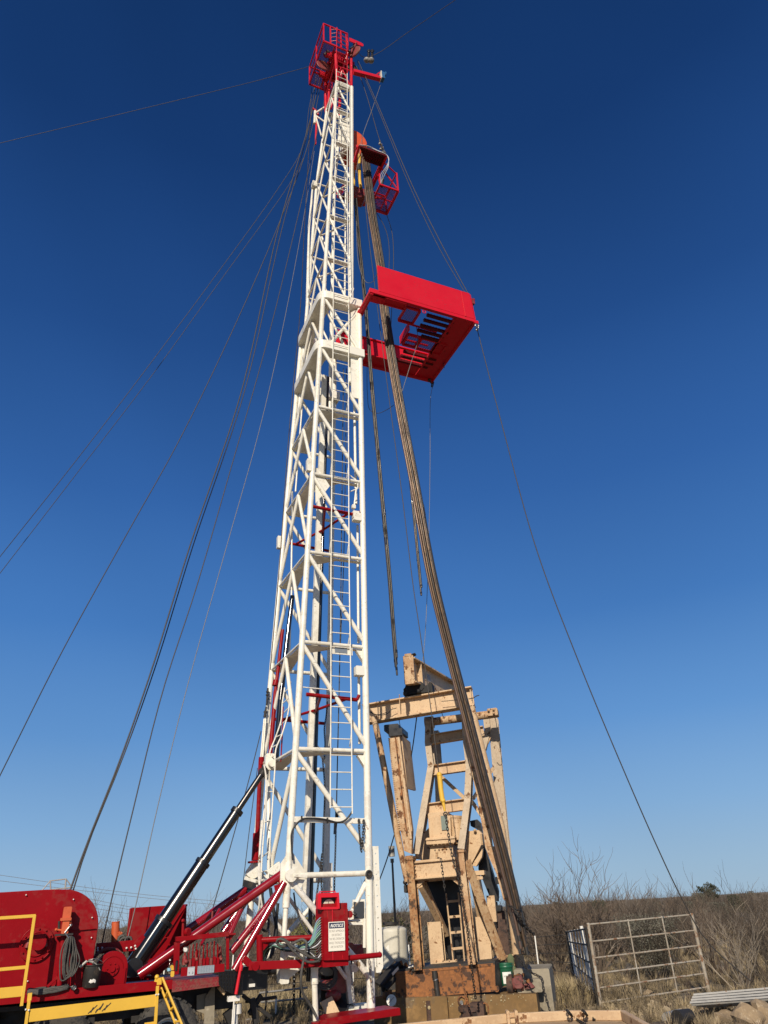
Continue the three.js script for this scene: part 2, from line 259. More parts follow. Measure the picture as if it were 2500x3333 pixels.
// ================================================================ the mast: white lattice tower in two telescoping sections
const mast = thing('derrick_mast', 'tall white lattice derrick mast with ladder and red crown', 'derrick', M(-.7, .45, 1));
const uNR = y => .0205 * (y - 2.458), uNL = y => -1.56 + .0525 * (y - 2.87), uF = y => -.13 + .13 * Math.min(1, Math.max(0, (y - 2.5) / 14));
const WF = 2.1, NR = y => M(uNR(y), y, 0), NL = y => M(uNL(y), y, 0), FL = y => M(uNL(y) + uF(y), y, WF), FR = y => M(uNR(y) + uF(y), y, WF);
const LV = [2.6, 4.82, 7.02, 9.16, 11.29, 13.37, 15.5, 17.4];
{
  const leg = (a, b, r, m = MT.white) => part(mast, 'leg', [tube(a, b, r, r, 18)], m);
  leg(NR(.55), NR(17.5), .070, MT.white); leg(FR(1.2), FR(17.5), .070);
  leg(NL(1.05), NL(2.2), .045); leg(NL(2.1), NL(17.5), .066); leg(FL(.9), FL(17.5), .062);
  // worn lower stretch of the near right leg, chafed to bare primer
  part(mast, 'leg_sleeve', [tube(NR(2.72), NR(4.05), .0725, .0725, 18, true)], MT.whiteWorn, 'chafed stretch of the right leg below the ladder'); part(mast, 'leg_sleeve', [tube(NR(.45), NR(1.2), .0725, .0725, 18)], MT.whiteWorn, 'chafed foot of the right leg');
  for (let i = 0; i < LV.length - 2; i++) {
    const y = LV[i], a = NL(y), b = NR(y), r = i ? .043 : .05;
    part(mast, 'girt', [tube(a, b, r, r, 14)], MT.white);
    if (i) part(mast, 'girt_plate', [plate([M(uNL(y) + .04, y - .045, .04), M(uNR(y) - .03, y - .045, .04), M(uNR(y) - .03, y - .045, .16), M(uNL(y) + .75, y - .045, .16), M(uNL(y) + .45, y - .045, .42), M(uNL(y) + .06, y - .045, .75)], .012)], MT.white);
    part(mast, 'girt', [tube(FL(y), FR(y), r, r, 12)], MT.white);
    // left face: horizontal tube and wide web plate under it
    part(mast, 'girt', [tube(NL(y), FL(y), .03, .03, 10)], MT.white);
    if (i) part(mast, 'web_plate', [plate([M(uNL(y) + .03, y - .03, .05), M(uNL(y) + uF(y) + .03, y - .03, WF - .05), M(uNL(y) + uF(y) + .44, y - .03, WF - .05), M(uNL(y) + .26, y - .03, WF * .55), M(uNL(y) + .30, y - .03, .3)], .014)], MT.white);
  }
  for (let i = 0; i < LV.length - 1; i++) {                        // one diagonal per panel on the near and far faces, K bracing on the left
    const y0 = LV[i], y1 = LV[i + 1];
    part(mast, 'diagonal_brace', [tube(NL(y1 - .04), NR(y0 + (i ? .1 : .35)), .05, .05, 14)], MT.white);
    part(mast, 'diagonal_brace', [tube(FL(y1 - .04), FR(y0 + .1), .046, .046, 12)], MT.white);
    const mid = y => NL(y).lerp(FL(y), .5);
    if (i === 0) { part(mast, 'left_brace', [tube(NL(y1 - .1), mid(y0 + .1), .045, .045, 12)], MT.white); part(mast, 'left_brace', [tube(FL(y1 - .1).lerp(NL(y1 - .1), .2), mid(y0 + .1), .045, .045, 12)], MT.white); }
    else { part(mast, 'left_brace', [tube(mid(y1 - .03), NL(y0 + .12), .042, .042, 12)], MT.white); part(mast, 'left_brace', [tube(mid(y1 - .03), FL(y0 + .12), .042, .042, 12)], MT.white); }
  }
  part(mast, 'diagonal_brace', [tube(M(-.62, 15.62, .04), M(.18, 17.0, .04), .048, .048, 12)], MT.white);
  // flat bar with the black hose
  part(mast, 'flat_bar', [bar(M(uNL(3.54) , 3.54, -.03), M(.06, 3.50, -.03), .04, .10)], MT.white);
  // lower K: struts under the first girt
  part(mast, 'diagonal_brace', [tube(NL(2.52).add(U.clone().multiplyScalar(.06)), NR(.95), .055, .055, 14)], MT.whiteWorn);
  part(mast, 'diagonal_brace', [tube(M(-1.48, 2.3, .35), M(-.36, .95, .35), .034, .034, 10)], MT.whiteWorn);
  part(mast, 'diagonal_brace', [tube(NR(2.5), M(-.52, 1.72, .06), .034, .034, 10)], MT.whiteWorn);
  part(mast, 'diagonal_brace', [tube(NR(2.5).addScaledVector(W, .12), M(-.46, 1.70, .2), .034, .034, 10)], MT.white);
  part(mast, 'diagonal_brace', [tube(FL(2.4), FR(.8), .05, .05, 12)], MT.whiteWorn);
  part(mast, 'diagonal_brace', [tube(FR(2.4), FL(.9), .045, .045, 12)], MT.white);
  // hinge plates and pins at the foot of the left legs
  for (const w of [0, WF]) {
    const du = w ? uF(2.6) : 0, q = (a, b) => M(-1.555 + du + a, b, w + (w ? .0 : -.015));
    part(mast, 'hinge_plate', [plate([q(-.165, 2.80), q(-.03, 2.98), q(.06, 2.98), q(.30, 2.66), q(.30, 2.54), q(.22, 2.40), q(-.07, 2.38), q(-.165, 2.46)], .03)], MT.white);
    part(mast, 'hinge_pin', [disc(M(-1.55 + du, 2.60, w - .1), W, .105, .09, 28), bar(M(-1.5 + du, 2.6, w - .15), M(-1.26 + du, 2.57, w - .15), .03, .05)], MT.white);
  }
  part(mast, 'pin', [torus(M(-.03, 2.58, -.09), W, .055, .02, 16, 8), disc(M(-.03, 2.58, -.085), W, .03, .06)], MT.dark);
  // guide plate with bolt holes standing off the right leg
  {
    const a = [], u0 = .075, u1 = .215, at = (u, y) => M(u, y, .0); const holes = [];
    for (let k = 0; k < 11; k++) { const hy = 1.15 + k * .178, c = at(.15, hy), h = []; for (let t = 0; t < 10; t++) h.push(c.clone().addScaledVector(U, .013 * Math.cos(t * .628)).add(V(0, .013 * Math.sin(t * .628), 0))); holes.push(h); }
    part(mast, 'guide_plate', [plate([at(u0, 1.02), at(u0, 3.06), at(u1, 3.06), at(u1, 1.10), at(u1 - .06, 1.0)], .03, 0, holes), bar(at(.075, 1.1), at(.075, 3.0), .03, .06, U)], MT.white);
    part(mast, 'guide_plate', [plate([M(-.12, 2.0, WF + .02), M(-.12, 2.92, WF + .02), M(.03, 2.92, WF + .02), M(.03, 2.0, WF + .02)], .03)], MT.whiteWorn);
  }
  // standpipe: square guide column in the middle with the black hydraulic tube beside it
  const SP = y => M(-.84 + (y - 2.84) * .0372, y, 1.2);
  part(mast, 'guide_column', [bar(SP(2.2), SP(15.5), .13, .12, W)], MT.white);
  part(mast, 'black_tube', [tube(SP(.9).addScaledVector(U, .115), SP(15.5).addScaledVector(U, .115), .042, .042, 12)], MT.oilBlack);
  part(mast, 'vertical_pipe', [tube(M(.045, 7.2, .25), M(.12, 10.2, .25), .03, .03), tube(M(-.03, 5.0, .18), M(0, 6.5, .18), .03, .03), tube(M(.10, 10.8, .25), M(.16, 14.7, .25), .035, .035)], MT.white);
  for (const [u, y] of [[-.055, 6.48], [.01, 10.27]]) part(mast, 'bracket', [basisBox(M(u, y, .02), U, Y, W, .2, .2, .16, .01)], MT.white);
  for (const [p, q] of [[LV[2], 1], [LV[1], 1]]) part(mast, 'bracket', [plate([M(uNR(p) - .02, p - .08, .06), M(uNR(p) - .2, p - .08, .06), M(uNR(p) - .04, p - .32, .06)], .1)], MT.white);
  part(mast, 'gusset', [plate([M(-1.02, 10.5, .05), M(-1.05, 11.5, .05), M(-.96, 11.5, .05), M(-.66, 11.05, .05)], .03)], MT.white);
  for (const y of [9.6, 11.5]) part(mast, 'saddle', [basisBox(y > 10 ? NL(y).addScaledVector(U, -.1) : FL(y + .8).addScaledVector(U, -.1), U, Y, W, .12, .34, .12, .01)], MT.white);
  part(mast, 'bracket', [basisBox(V(-0.685,10.328,-14.966), U, Y, W, .16, .18, .1, .01)], MT.white);
  // red spreaders that swing between the legs
  for (const [a, b, c, d] of [[V(-1.688,10.373,-14.513), V(-0.650,10.333,-14.993), V(-2.505,10.399,-16.394), V(-1.487,10.336,-16.864)], [V(-1.797,5.907,-14.463), V(-0.787,5.859,-14.930), V(-2.753,5.878,-16.280), V(-1.659,5.837,-16.785)]]) {
    part(mast, 'spreader_bar', [tube(a, b, .04)], MT.crimson); part(mast, 'spreader_bar', [tube(c, d, .036)], MT.crimson);
    const m1 = lerp(a, b, .28), m2 = lerp(a, b, .80), n1 = lerp(c, d, .15), n2 = lerp(c, d, .78), hub = lerp(lerp(a, b, .55), lerp(c, d, .5), .5);
    for (const p of [m1, m2, n1, n2]) part(mast, 'spreader_arm', [tube(p, hub, .03)], MT.crimson);
    part(mast, 'spreader_end', [tube(b, b.clone().add(V(.05, .1, 0)), .035)], MT.crimson);
  }
  part(mast, 'cross_rod', [tube(V(-1.899,6.052,-14.416), V(-1.355,6.033,-14.667), .012)], MT.white);
  // cable tray and drop pipe hung by the ladder
  part(mast, 'hanger', [tube(V(-0.810,11.458,-14.919), V(-0.607,11.296,-15.013), .014), tube(V(-0.607,11.296,-15.013), V(-0.613,11.098,-15.010), .014), tube(V(-0.613,11.098,-15.010), V(-0.800,10.969,-14.924), .014), tube(V(-0.649,11.108,-14.993), V(-0.715,10.594,-14.963), .02), basisBox(V(-0.731,10.548,-14.956), U, Y, W, .09, .1, .08, .01)], MT.white);

  // collars where the upper section comes out of the lower one: deep box rings
  for (const y of [LV[6], LV[7]]) {
    const h = .26, o = .1, un = uNL(y) - .12, ur = .35, wn = -.1, wf = WF + .12, s = new THREE.Shape();
    s.moveTo(ur, wn); s.lineTo(un + .3, wn); s.quadraticCurveTo(un, wn, un, wn + .3); s.lineTo(un, wf - .3); s.quadraticCurveTo(un, wf, un + .3, wf); s.lineTo(ur, wf);
    s.lineTo(ur, wf - .34); s.lineTo(un + .55, wf - .34); s.quadraticCurveTo(un + .38, wf - .36, un + .38, wf - .6); s.lineTo(un + .38, wn + .66); s.quadraticCurveTo(un + .38, wn + .36, un + .62, wn + .34); s.lineTo(ur, wn + .34); s.closePath();
    const g = new THREE.ExtrudeGeometry(s, { depth: h, bevelEnabled: true, bevelSize: .01, bevelThickness: .01, bevelSegments: 1, curveSegments: 8 });
    g.applyMatrix4(new THREE.Matrix4().makeBasis(U, W.clone(), V(0, 1, 0)).setPosition(M(0, y - h / 2, 0)));
    part(mast, 'collar', g, MT.white);
  }
  part(mast, 'latch_plate', [plate([M(-.02, 13.95, .03), M(.0, 17.0, .03), M(.20, 17.2, .03), M(.27, 17.2, .03), M(.24, 13.95, .03)], .04)], MT.white);
  part(mast, 'latch_plate', [plate([M(-.05, 13.6, WF - .02), M(-.05, 14.9, WF - .02), M(.2, 14.9, WF - .02), M(.2, 13.6, WF - .02)], .04)], MT.white);

  // ---- upper section
  const W0 = .25, W1 = 1.4, wF = y => y < 25.4 ? 2.02 : 2.02 - (y - 25.4) * .19, uR = y => .171 + (y - 18.131) * .0288, uL = y => -.693 + (y - 17.809) * .053;
  const A = y => M(uR(y), y, W0), B = y => M(uL(y), y, W0), C = y => M(uL(y), y, wF(y)), D2 = y => M(uR(y), y, wF(y));
  const top = 28.95, UV = [15.4, 17.4, 19.33, 21.31, 23.28, 25.25, 27.19, 28.8];
  leg(A(14.6), A(top), .078); leg(B(14.6), B(top), .06); for (const f of [C, D2]) { leg(f(14.6), f(25.4), .056); leg(f(25.38), f(top), .052); }
  for (let i = 0; i < UV.length; i++) {
    const y = UV[i];
    part(mast, 'girt', [tube(B(y), A(y), .036, .036, 10)], MT.white); part(mast, 'girt', [tube(C(y), D2(y), .034, .034, 10)], MT.white); part(mast, 'girt', [tube(B(y), C(y), .032, .032, 10)], MT.white);
    if (i >= 2) { part(mast, 'girt_plate', [plate([M(uL(y) + .03, y - .03, W0 + .03), M(uR(y) - .03, y - .03, W0 + .03), M(uR(y) - .03, y - .03, W0 + .09), M(uL(y) + .1, y - .03, W0 + .12), M(uL(y) + .03, y - .03, W0 + .3)], .01)], MT.white); part(mast, 'plan_brace', [tube(A(y), B(y).lerp(C(y), .5), .028, .028, 8)], MT.white); }
    if (i < UV.length - 1) {
      const z = UV[i + 1];
      part(mast, 'diagonal_brace', [tube(B(z - .05), A(y + .08), .038, .038, 10)], MT.white);
      part(mast, 'diagonal_brace', [tube(C(z - .05), D2(y + .08), .036, .036, 10)], MT.white);
      part(mast, 'left_brace', [tube(B(z).lerp(C(z), .5), B(y + .08), .032, .032, 10)], MT.white);
      part(mast, 'left_brace', [tube(B(z).lerp(C(z), .5), C(y + .08), .032, .032, 10)], MT.white);
    }
  }
  part(mast, 'back_sheet', [plate([V(-0.901,26.857,-15.428), V(-0.456,27.448,-15.634), V(-0.506,25.804,-15.610), V(-0.822,25.261,-15.464)], .01), plate([V(-0.822,25.261,-15.464), V(-0.506,25.804,-15.610), V(-0.506,25.804,-15.610).addScaledVector(W, .5), V(-0.822,25.261,-15.464).addScaledVector(W, .5)], .01)], MT.white);
  part(mast, 'vertical_pipe', [tube(M(.06, 18, .5), M(.25, 24.5, .5), .03)], MT.white);
  // counterweight poles up the left side
  part(mast, 'counterweight_pole', [tube(V(-1.926,25.163,-16.717), V(-2.057,22.850,-16.656), .042), tube(V(-2.057,22.850,-16.656), V(-2.111,19.009,-16.631), .042)], MT.white);
  part(mast, 'pole_arm', [tube(V(-1.778,29.007,-16.345), V(-1.371,29.450,-16.368), .04), tube(V(-1.800,28.912,-16.334), V(-1.564,27.442,-16.278), .032), tube(V(-1.800,29.112,-16.334), V(-1.823,28.306,-16.324), .05), tube(V(-1.755,28.823,-16.355), V(-1.442,28.316,-16.279), .03)], MT.white);
  part(mast, 'pole_head', [tube(V(-1.757,29.137,-16.376), V(-1.689,28.982,-16.408), .05), tube(V(-1.893,29.267,-16.313), V(-1.757,29.178,-16.376), .04)], MT.red, 'red head of the counterweight arm');
  part(mast, 'tong_weight', [tube(V(-1.746,28.745,-16.381), V(-1.794,27.063,-16.359), .045, .03)], MT.red, 'slim red weight hung below the pole head');
  part(mast, 'tong_weight', [tube(V(-1.219,30.619,-16.162), V(-1.270,28.938,-16.139), .055, .05), tube(V(-1.270,28.938,-16.139), V(-1.295,28.723,-16.127), .02)], MT.red);
  part(mast, 'pole_bracket', [basisBox(V(-1.882,25.070,-16.627), U, Y, W, .16, .26, .2, .02)], MT.white);

  // ---- ladder on the near face
  {
    const at = (u, y) => M(u, y, -.15), rows = [[3.72, -.805, -.355], [5.03, -.775, -.33], [8.77, -.728, -.29], [13.62, -.616, -.182], [17.4, -.548, -.076], [20.9, -.45, -.03], [29.0, -.26, .165]];
    const f = (y, k) => { let i = 0; while (i < rows.length - 2 && y > rows[i + 1][0]) i++; const a = rows[i], b = rows[i + 1], t = (y - a[0]) / (b[0] - a[0]); return a[k] + (b[k] - a[k]) * t; };
    const stile = (k, y0, y1) => pipe(Array.from({ length: 12 }, (_, i) => { const y = y0 + (y1 - y0) * i / 11; return at(f(y, k), y); }), .0145, 60, 6);
    const lad = part(mast, 'ladder', [stile(1, 3.72, 29.0), stile(2, 3.62, 29.0)], MT.white);
    for (let y = 3.74; y < 28.9; y += .318) part(lad, 'rung', [tube(at(f(y, 1), y), at(f(y, 2), y), .0115, .0115, 8)], MT.white);
    const red = part(lad, 'ladder_top', [tube(at(f(29, 1), 29), at(f(29, 1) + .06, 31.9), .014), tube(at(f(29, 2), 29), at(f(29, 2) + .05, 31.5), .014)], MT.red, 'red upper length of the ladder');
    for (let y = 29.25; y < 31.4; y += .318) part(lad, 'rung', [tube(at(f(29, 1) + .02 * (y - 29), y), at(f(29, 2) + .02 * (y - 29), y), .0115, .0115, 8)], MT.red);
    for (const y of [4.9, 7.05, 9.2, 11.35, 13.45, 19.4, 21.4, 23.35, 25.3]) part(lad, 'standoff', [tube(at(f(y, 2), y + .25), M(f(y, 2) + .01, y, y > 17.4 ? .2 : 0), .011, .011, 6), tube(at(f(y, 1), y + .25), M(f(y, 1) + .01, y, y > 17.4 ? .2 : 0), .011, .011, 6)], MT.white);
    part(mast, 'hook_rod', [pipe([V(-0.740,16.973,-14.731), V(-0.671,17.068,-14.653), V(-0.603,17.280,-14.629), V(-0.528,17.556,-14.664), V(-0.516,17.647,-14.669), V(-0.551,17.645,-14.653), V(-0.608,17.485,-14.649), V(-0.656,17.353,-14.660)], .012, 40, 5)], MT.white);
  }
  // small plate lettered CAUTION
  {
    const tx = lettering(.52, .2, 256, (c, w, h) => { c.fillStyle = '#7d858c'; c.fillRect(0, 0, w, h); c.fillStyle = '#4a535c'; c.font = 'bold ' + h * .3 + 'px sans-serif'; c.textAlign = 'center'; c.fillText('CAUTION', w / 2, h * .34); c.fillRect(w * .04, h * .48, w * .92, 2); c.fillRect(w * .06, h * .62, w * .86, 2); c.fillRect(w * .06, h * .78, w * .8, 2); });
    const bk = part(mast, 'caution_board', [basisBox(M(-.50, 6.86, -.11), U, Y, W, .5, .17, .02, .002)], MT.white);
    printPlate(bk, 'caution_plate', M(-.515, 6.875, -.128), U, Y, .28, .13, .006, tx, .45);
  }
  // black hose strapped along the flat bar
  part(mast, 'hose', [pipe([V(-0.931,3.675,-14.753), V(-0.971,3.607,-14.713), V(-1.089,3.500,-14.680), V(-1.214,3.474,-14.622), V(-1.426,3.523,-14.524), V(-1.647,3.546,-14.422), V(-1.838,3.530,-14.334), V(-1.956,3.436,-14.280), V(-2.024,3.306,-14.248), V(-2.020,3.049,-14.250), V(-2.002,2.847,-14.258)], .018, 70, 8)], MT.hose);
  part(mast, 'hose_clamp', [basisBox(V(-1.854,3.541,-14.326), U, Y, W, .015, .1, .06), basisBox(V(-1.393,3.507,-14.540), U, Y, W, .015, .1, .06)], MT.dark);
  // second, narrow ladder bent over the left face
  {
    const s1 = [V(-2.371,6.310,-15.299), V(-2.414,5.960,-15.280), V(-2.431,5.601,-15.272), V(-2.541,5.258,-15.276), V(-2.655,4.952,-15.279), V(-2.670,4.647,-15.272), V(-2.695,3.938,-15.260), V(-2.738,2.992,-15.240), V(-2.747,2.610,-15.236)], s2 = [V(-2.216,6.379,-15.096), V(-2.229,6.033,-15.090), V(-2.255,5.706,-15.078), V(-2.375,5.270,-15.077), V(-2.495,4.967,-15.077), V(-2.503,4.605,-15.073), V(-2.531,3.906,-15.060), V(-2.564,3.079,-15.045), V(-2.572,2.595,-15.041)];
    const lad = part(mast, 'side_ladder', [pipe(s1, .016, 50, 6), pipe(s2, .016, 50, 6)], MT.white);
    const c1 = new THREE.CatmullRomCurve3(s1), c2 = new THREE.CatmullRomCurve3(s2);
    for (let k = 0; k < 12; k++) part(lad, 'rung', [tube(c1.getPoint((k + .5) / 12), c2.getPoint((k + .5) / 12), .012, .012, 6)], MT.white);
  }
  // red cylinders on the left face
  part(mast, 'pull_cylinder', [tube(V(-3.004,2.994,-15.998), V(-2.993,3.498,-16.003), .085, .085, 18), tube(V(-2.987,3.481,-16.006), V(-2.979,4.978,-16.010), .047, .042, 14), disc(V(-3.020,2.961,-15.991), Y, .14, .03), tube(V(-2.962,4.851,-16.018), V(-2.961,5.011,-16.018), .06, .06)], MT.crimson);
  part(mast, 'pull_rod', [tube(V(-2.973,4.991,-16.013), V(-2.941,5.850,-16.083), .018), tube(V(-2.936,4.992,-16.030), V(-2.909,5.851,-16.097), .018)], MT.white);
  part(mast, 'rigging_screw', [tube(V(-2.936,5.884,-16.085), V(-2.905,6.126,-16.099), .03, .02), torus(V(-2.920,6.001,-16.092), W, .03, .012), tube(V(-2.899,6.154,-16.102), V(-2.885,6.548,-16.109), .022), ball(V(-2.893,6.392,-16.105), .035), ball(V(-2.889,6.463,-16.107), .035), ball(V(-2.878,6.309,-16.112), .03)], MT.dark);
  part(mast, 'lift_cylinder', [tube(V(-2.720,4.844,-15.689), V(-2.659,6.389,-15.827), .05, .048), tube(V(-2.659,6.389,-15.827), V(-2.556,7.892,-15.985), .042, .04), tube(V(-2.675,6.513,-15.820), V(-2.652,6.634,-15.831), .07, .07)], MT.crimson);
  part(mast, 'scope_cylinder', [tube(V(-2.562,4.800,-15.486), V(-2.502,6.106,-15.569), .065), tube(V(-2.502,6.106,-15.569), V(-2.403,7.564,-15.725), .06), tube(V(-2.403,7.564,-15.725), V(-2.311,8.673,-15.823), .055)], MT.oilBlack);
  for (const [x, y] of [[923, 2300], [921, 2390]]) part(mast, 'thin_rod', [tube(lerp(V(-2.378,5.869,-15.186), V(-2.383,4.920,-15.184), (y - 2300) / 150), V(-2.403,4.737,-15.174), .012)], MT.crimson);
  part(mast, 'drop_pipe', [tube(V(-2.353,9.060,-15.969), V(-2.388,6.905,-15.952), .022), tube(V(-2.375,11.693,-15.959), V(-2.367,9.058,-15.962), .022), tube(V(-2.145,14.820,-16.065), V(-2.299,11.709,-15.994), .022)], MT.white);
  // clevis where the raising cylinder takes hold
  part(mast, 'clevis', [basisBox(V(-2.641,4.759,-15.230), U, Y, W, .2, .32, .1, .03), disc(V(-2.598,4.705,-15.173), W, .07, .2)], MT.white);
  // white half-round cable guides above the red struts
  const guide = (c, r, ex, ey) => { const s = new THREE.Shape(); s.moveTo(-r, 0); s.absarc(0, 0, r, Math.PI, 2 * Math.PI, false); s.closePath(); return new THREE.ExtrudeGeometry(s, { depth: .16, bevelEnabled: true, bevelSize: .006, bevelThickness: .006, bevelSegments: 1, curveSegments: 18 }).applyMatrix4(new THREE.Matrix4().makeBasis(ex, ey, new THREE.Vector3().crossVectors(ex, ey)).setPosition(c)); };
  const tilt = U.clone().multiplyScalar(.85).add(V(0, .53, 0)).normalize(), tiltN = new THREE.Vector3().crossVectors(W.clone().negate(), tilt).normalize();
  part(mast, 'cable_guide', guide(V(-2.555,2.811,-15.214), .14, tilt, tiltN), MT.white);
  part(mast, 'cable_guide', guide(V(-3.072,2.812,-15.967), .15, tilt, tiltN), MT.white);
  part(mast, 'guide_base', [bar(V(-3.163,2.677,-15.925), V(-2.899,2.580,-15.717), .1, .06), bar(V(-2.617,2.686,-15.186), V(-2.407,2.588,-15.063), .06, .12), bar(V(-2.692,2.560,-15.371), V(-2.325,2.539,-14.660), .06, .06)], MT.white);
  part(mast, 'winch_frame', [bar(V(-3.136,2.588,-15.937), V(-2.833,2.489,-15.637), .2, .12), bar(V(-3.072,2.497,-15.912), V(-2.771,2.392,-15.445), .12, .14)], MT.dark);
  // foot brackets and the round level pad low on the right
  part(mast, 'foot_bracket', [basisBox(V(-2.149,1.110,-14.300), U, Y, W, .16, .26, .2, .02), plate([V(-2.098,1.207,-14.258), V(-1.821,1.196,-14.386), V(-2.075,1.031,-14.268)], .03), bar(V(-2.171,1.404,-14.401), V(-1.900,1.386,-14.526), .06, .1)], MT.white);
  part(mast, 'level_pad', [disc(V(-0.983,1.106,-15.170), V(0, 0, 1), .075, .03)], MT.white);
  part(mast, 'foot_plate', [basisBox(NR(.45), U, Y, W, .3, .05, .3, .01)], MT.white);
  part(mast, 'angle_strut', [bar(V(-1.145,1.266,-15.315), V(-1.075,0.562,-15.347), .11, .12)], MT.white);
  for (let k = 0; k < 4; k++) part(mast, 'base_block', [basisBox([V(-1.209,0.405,-15.396), V(-1.093,0.418,-15.394), V(-0.977,0.440,-15.393), V(-0.881,0.444,-15.437)][k], U, Y, W, .12 + k * .02, .2, .2, .01)], MT.white);
  // solar style black panels on a white bracket
  const pf = part(mast, 'panel_bracket', [basisBox(V(-0.869,1.990,-14.925), U, Y, W, .24, .37, .02, .004), bar(V(-1.053,1.853,-14.851), V(-0.770,1.838,-14.982), .03, .16), bar(V(-0.772,1.863,-14.937), V(-0.788,1.409,-14.930), .02, .05)], MT.white);
  part(pf, 'panel', [basisBox(V(-0.865,2.054,-14.905), U, Y, W, .20, .17, .02, .004)], MT.screen); part(pf, 'panel', [basisBox(V(-0.869,1.941,-14.903), U, Y, W, .20, .14, .02, .004)], MT.screen);
  part(pf, 'lamp_arm', [tube(V(-1.053,1.840,-14.697), V(-0.843,1.839,-14.794), .022, .014)], MT.steel);
  part(pf, 'knob', [ball(V(-0.927,1.935,-14.755), .035), tube(V(-1.013,1.944,-14.715), V(-0.927,1.935,-14.755), .008)], MT.black);
}

// ================================================================ crown of the mast (parts of the mast), racking board, rod basket, travelling block
{
  const cr = part(mast, 'crown', [bar(M(-.1, 28.9, .25), M(.5, 28.9, .25), .1, .14), bar(M(-.1, 28.9, 1.5), M(.5, 28.9, 1.5), .1, .14), bar(M(-.09, 28.95, .25), M(-.09, 28.95, 1.5), .1, .1)], MT.white);
  const P = (u, y, w) => M(u, y, w);
  const legs = [[.47, .25, .54, .28], [-.09, .25, -.1, .3], [-.09, 1.5, -.12, 1.45], [.47, 1.5, .5, 1.45]];
  for (const [u, w, u2, w2] of legs) part(cr, 'crown_leg', [tube(P(u, 28.95, w), P(u2, 31.05, w2), .062, .062, 14)], MT.red);
  part(cr, 'crown_brace', [tube(P(.02, 28.95, 1.3), P(.42, 31.3, .3), .06), tube(P(-.09, 29, .25), P(.1, 30.1, .3), .03), tube(P(.47, 29, .28), P(.15, 30.2, .35), .03), tube(P(-.1, 31, 1.45), P(.45, 29.2, 1.5), .04), tube(P(-.1, 30.1, .3), P(.52, 30.1, .28), .03), tube(P(-.1, 30.0, 1.45), P(-.1, 30.4, .3), .03)], MT.red);
  // sheave beams and sheaves
  part(cr, 'sheave_beam', [bar(P(-.42, 31.05, .5), P(.75, 31.05, .5), .1, .3), bar(P(-.42, 31.05, 1.3), P(.75, 31.05, 1.3), .1, .3), bar(P(-.1, 30.9, .25), P(-.1, 30.9, 1.5), .1, .2), bar(P(.52, 30.9, .25), P(.52, 30.9, 1.5), .1, .2)], MT.red);
  for (let k = 0; k < 4; k++) part(cr, 'sheave', [disc(P(.22, 31.35, .62 + k * .19), W, .40, .05, 32), torus(P(.22, 31.35, .62 + k * .19), W, .40, .035, 32, 8)], MT.crimson);
  part(cr, 'sheave', [disc(P(-.42, 30.75, .8), W, .26, .07), torus(P(-.42, 30.75, .8), W, .26, .03)], MT.crimsonDirty);
  part(cr, 'sheave', [disc(P(.62, 31.2, .1), U.clone().addScaledVector(W, .7), .25, .07), torus(P(.62, 31.2, .1), U.clone().addScaledVector(W, .7), .25, .03)], MT.crimsonDirty);
  part(cr, 'sheave', [disc(P(.66, 30.7, .45), W, .2, .08), torus(P(.66, 30.7, .45), W, .2, .03)], MT.dark);
  // platform: frame, expanded metal floor, handrails
  const y = 31, u0 = -.66, u1 = .3, w0 = .08, w1 = 1.82, top = 32.25;
  part(cr, 'platform_frame', [bar(P(u0, y, w0), P(u1, y, w0), .05, .08), bar(P(u0, y, w1), P(u1, y, w1), .05, .08), bar(P(u0, y, w0), P(u0, y, w1), .05, .08), bar(P(u1, y, w0), P(u1, y, w1), .05, .08), bar(P(u0, y, 1.3), P(u1, y, 1.3), .05, .08), bar(P(-.2, y, w0), P(-.2, y, w1), .05, .06)], MT.red);
  part(cr, 'platform_grating', meshGrid(P(u0, y, w0), U.clone().multiplyScalar(u1 - u0), W.clone().multiplyScalar(w1 - w0), 13, 22, .0075), MT.crimson);
  for (const [u, w] of [[u0, w0], [-.38, w0], [.05, w0], [.33, w0], [u0, .95], [u0, w1], [-.1, w1], [u1, w1]]) part(cr, 'rail_post', [bar(P(u, y, w), P(u, top, w), .05, .05, U)], MT.red);
  part(cr, 'hand_rail', [bar(P(u0, top, w0), P(.35, top, w0), .05, .05), bar(P(u0, top, w0), P(u0, top, w1), .05, .05), bar(P(u0, 31.65, w0), P(u0, 31.65, w1), .035, .04), bar(P(u0, top, w1), P(u1, top, w1), .05, .05), bar(P(.33, top, w0), P(.33, 31.9, w0), .05, .05, U)], MT.red);
  part(cr, 'toe_mesh', meshGrid(P(u0 - .02, y - .1, w0), W.clone().multiplyScalar(w1 - w0), V(0, .25, 0), 20, 3, .007), MT.crimson);
  part(cr, 'ladder_cage', [tube(P(-.14, 31.1, -.05), P(-.14, 32.1, -.05), .016), tube(P(.22, 30.9, -.05), P(.22, 31.9, -.05), .016), ...[0, .3, .6, .9].map(t => tube(P(-.14, 31.2 + t * .9, -.05), P(-.38, 31.2 + t * .9, w0), .013)), ...[0, .3, .6].map(t => tube(P(-.14, 31.15 + t, -.05), P(.22, 31.0 + t, -.05), .012))], MT.red);
  // rounded name plate at the rail end, outrigger arm with its blue sheave box
  const s = new THREE.Shape(); s.moveTo(-.27, -.12); s.lineTo(.2, -.12); s.absarc(.2, 0, .12, -Math.PI / 2, Math.PI / 2, false); s.lineTo(-.27, .12); s.closePath();
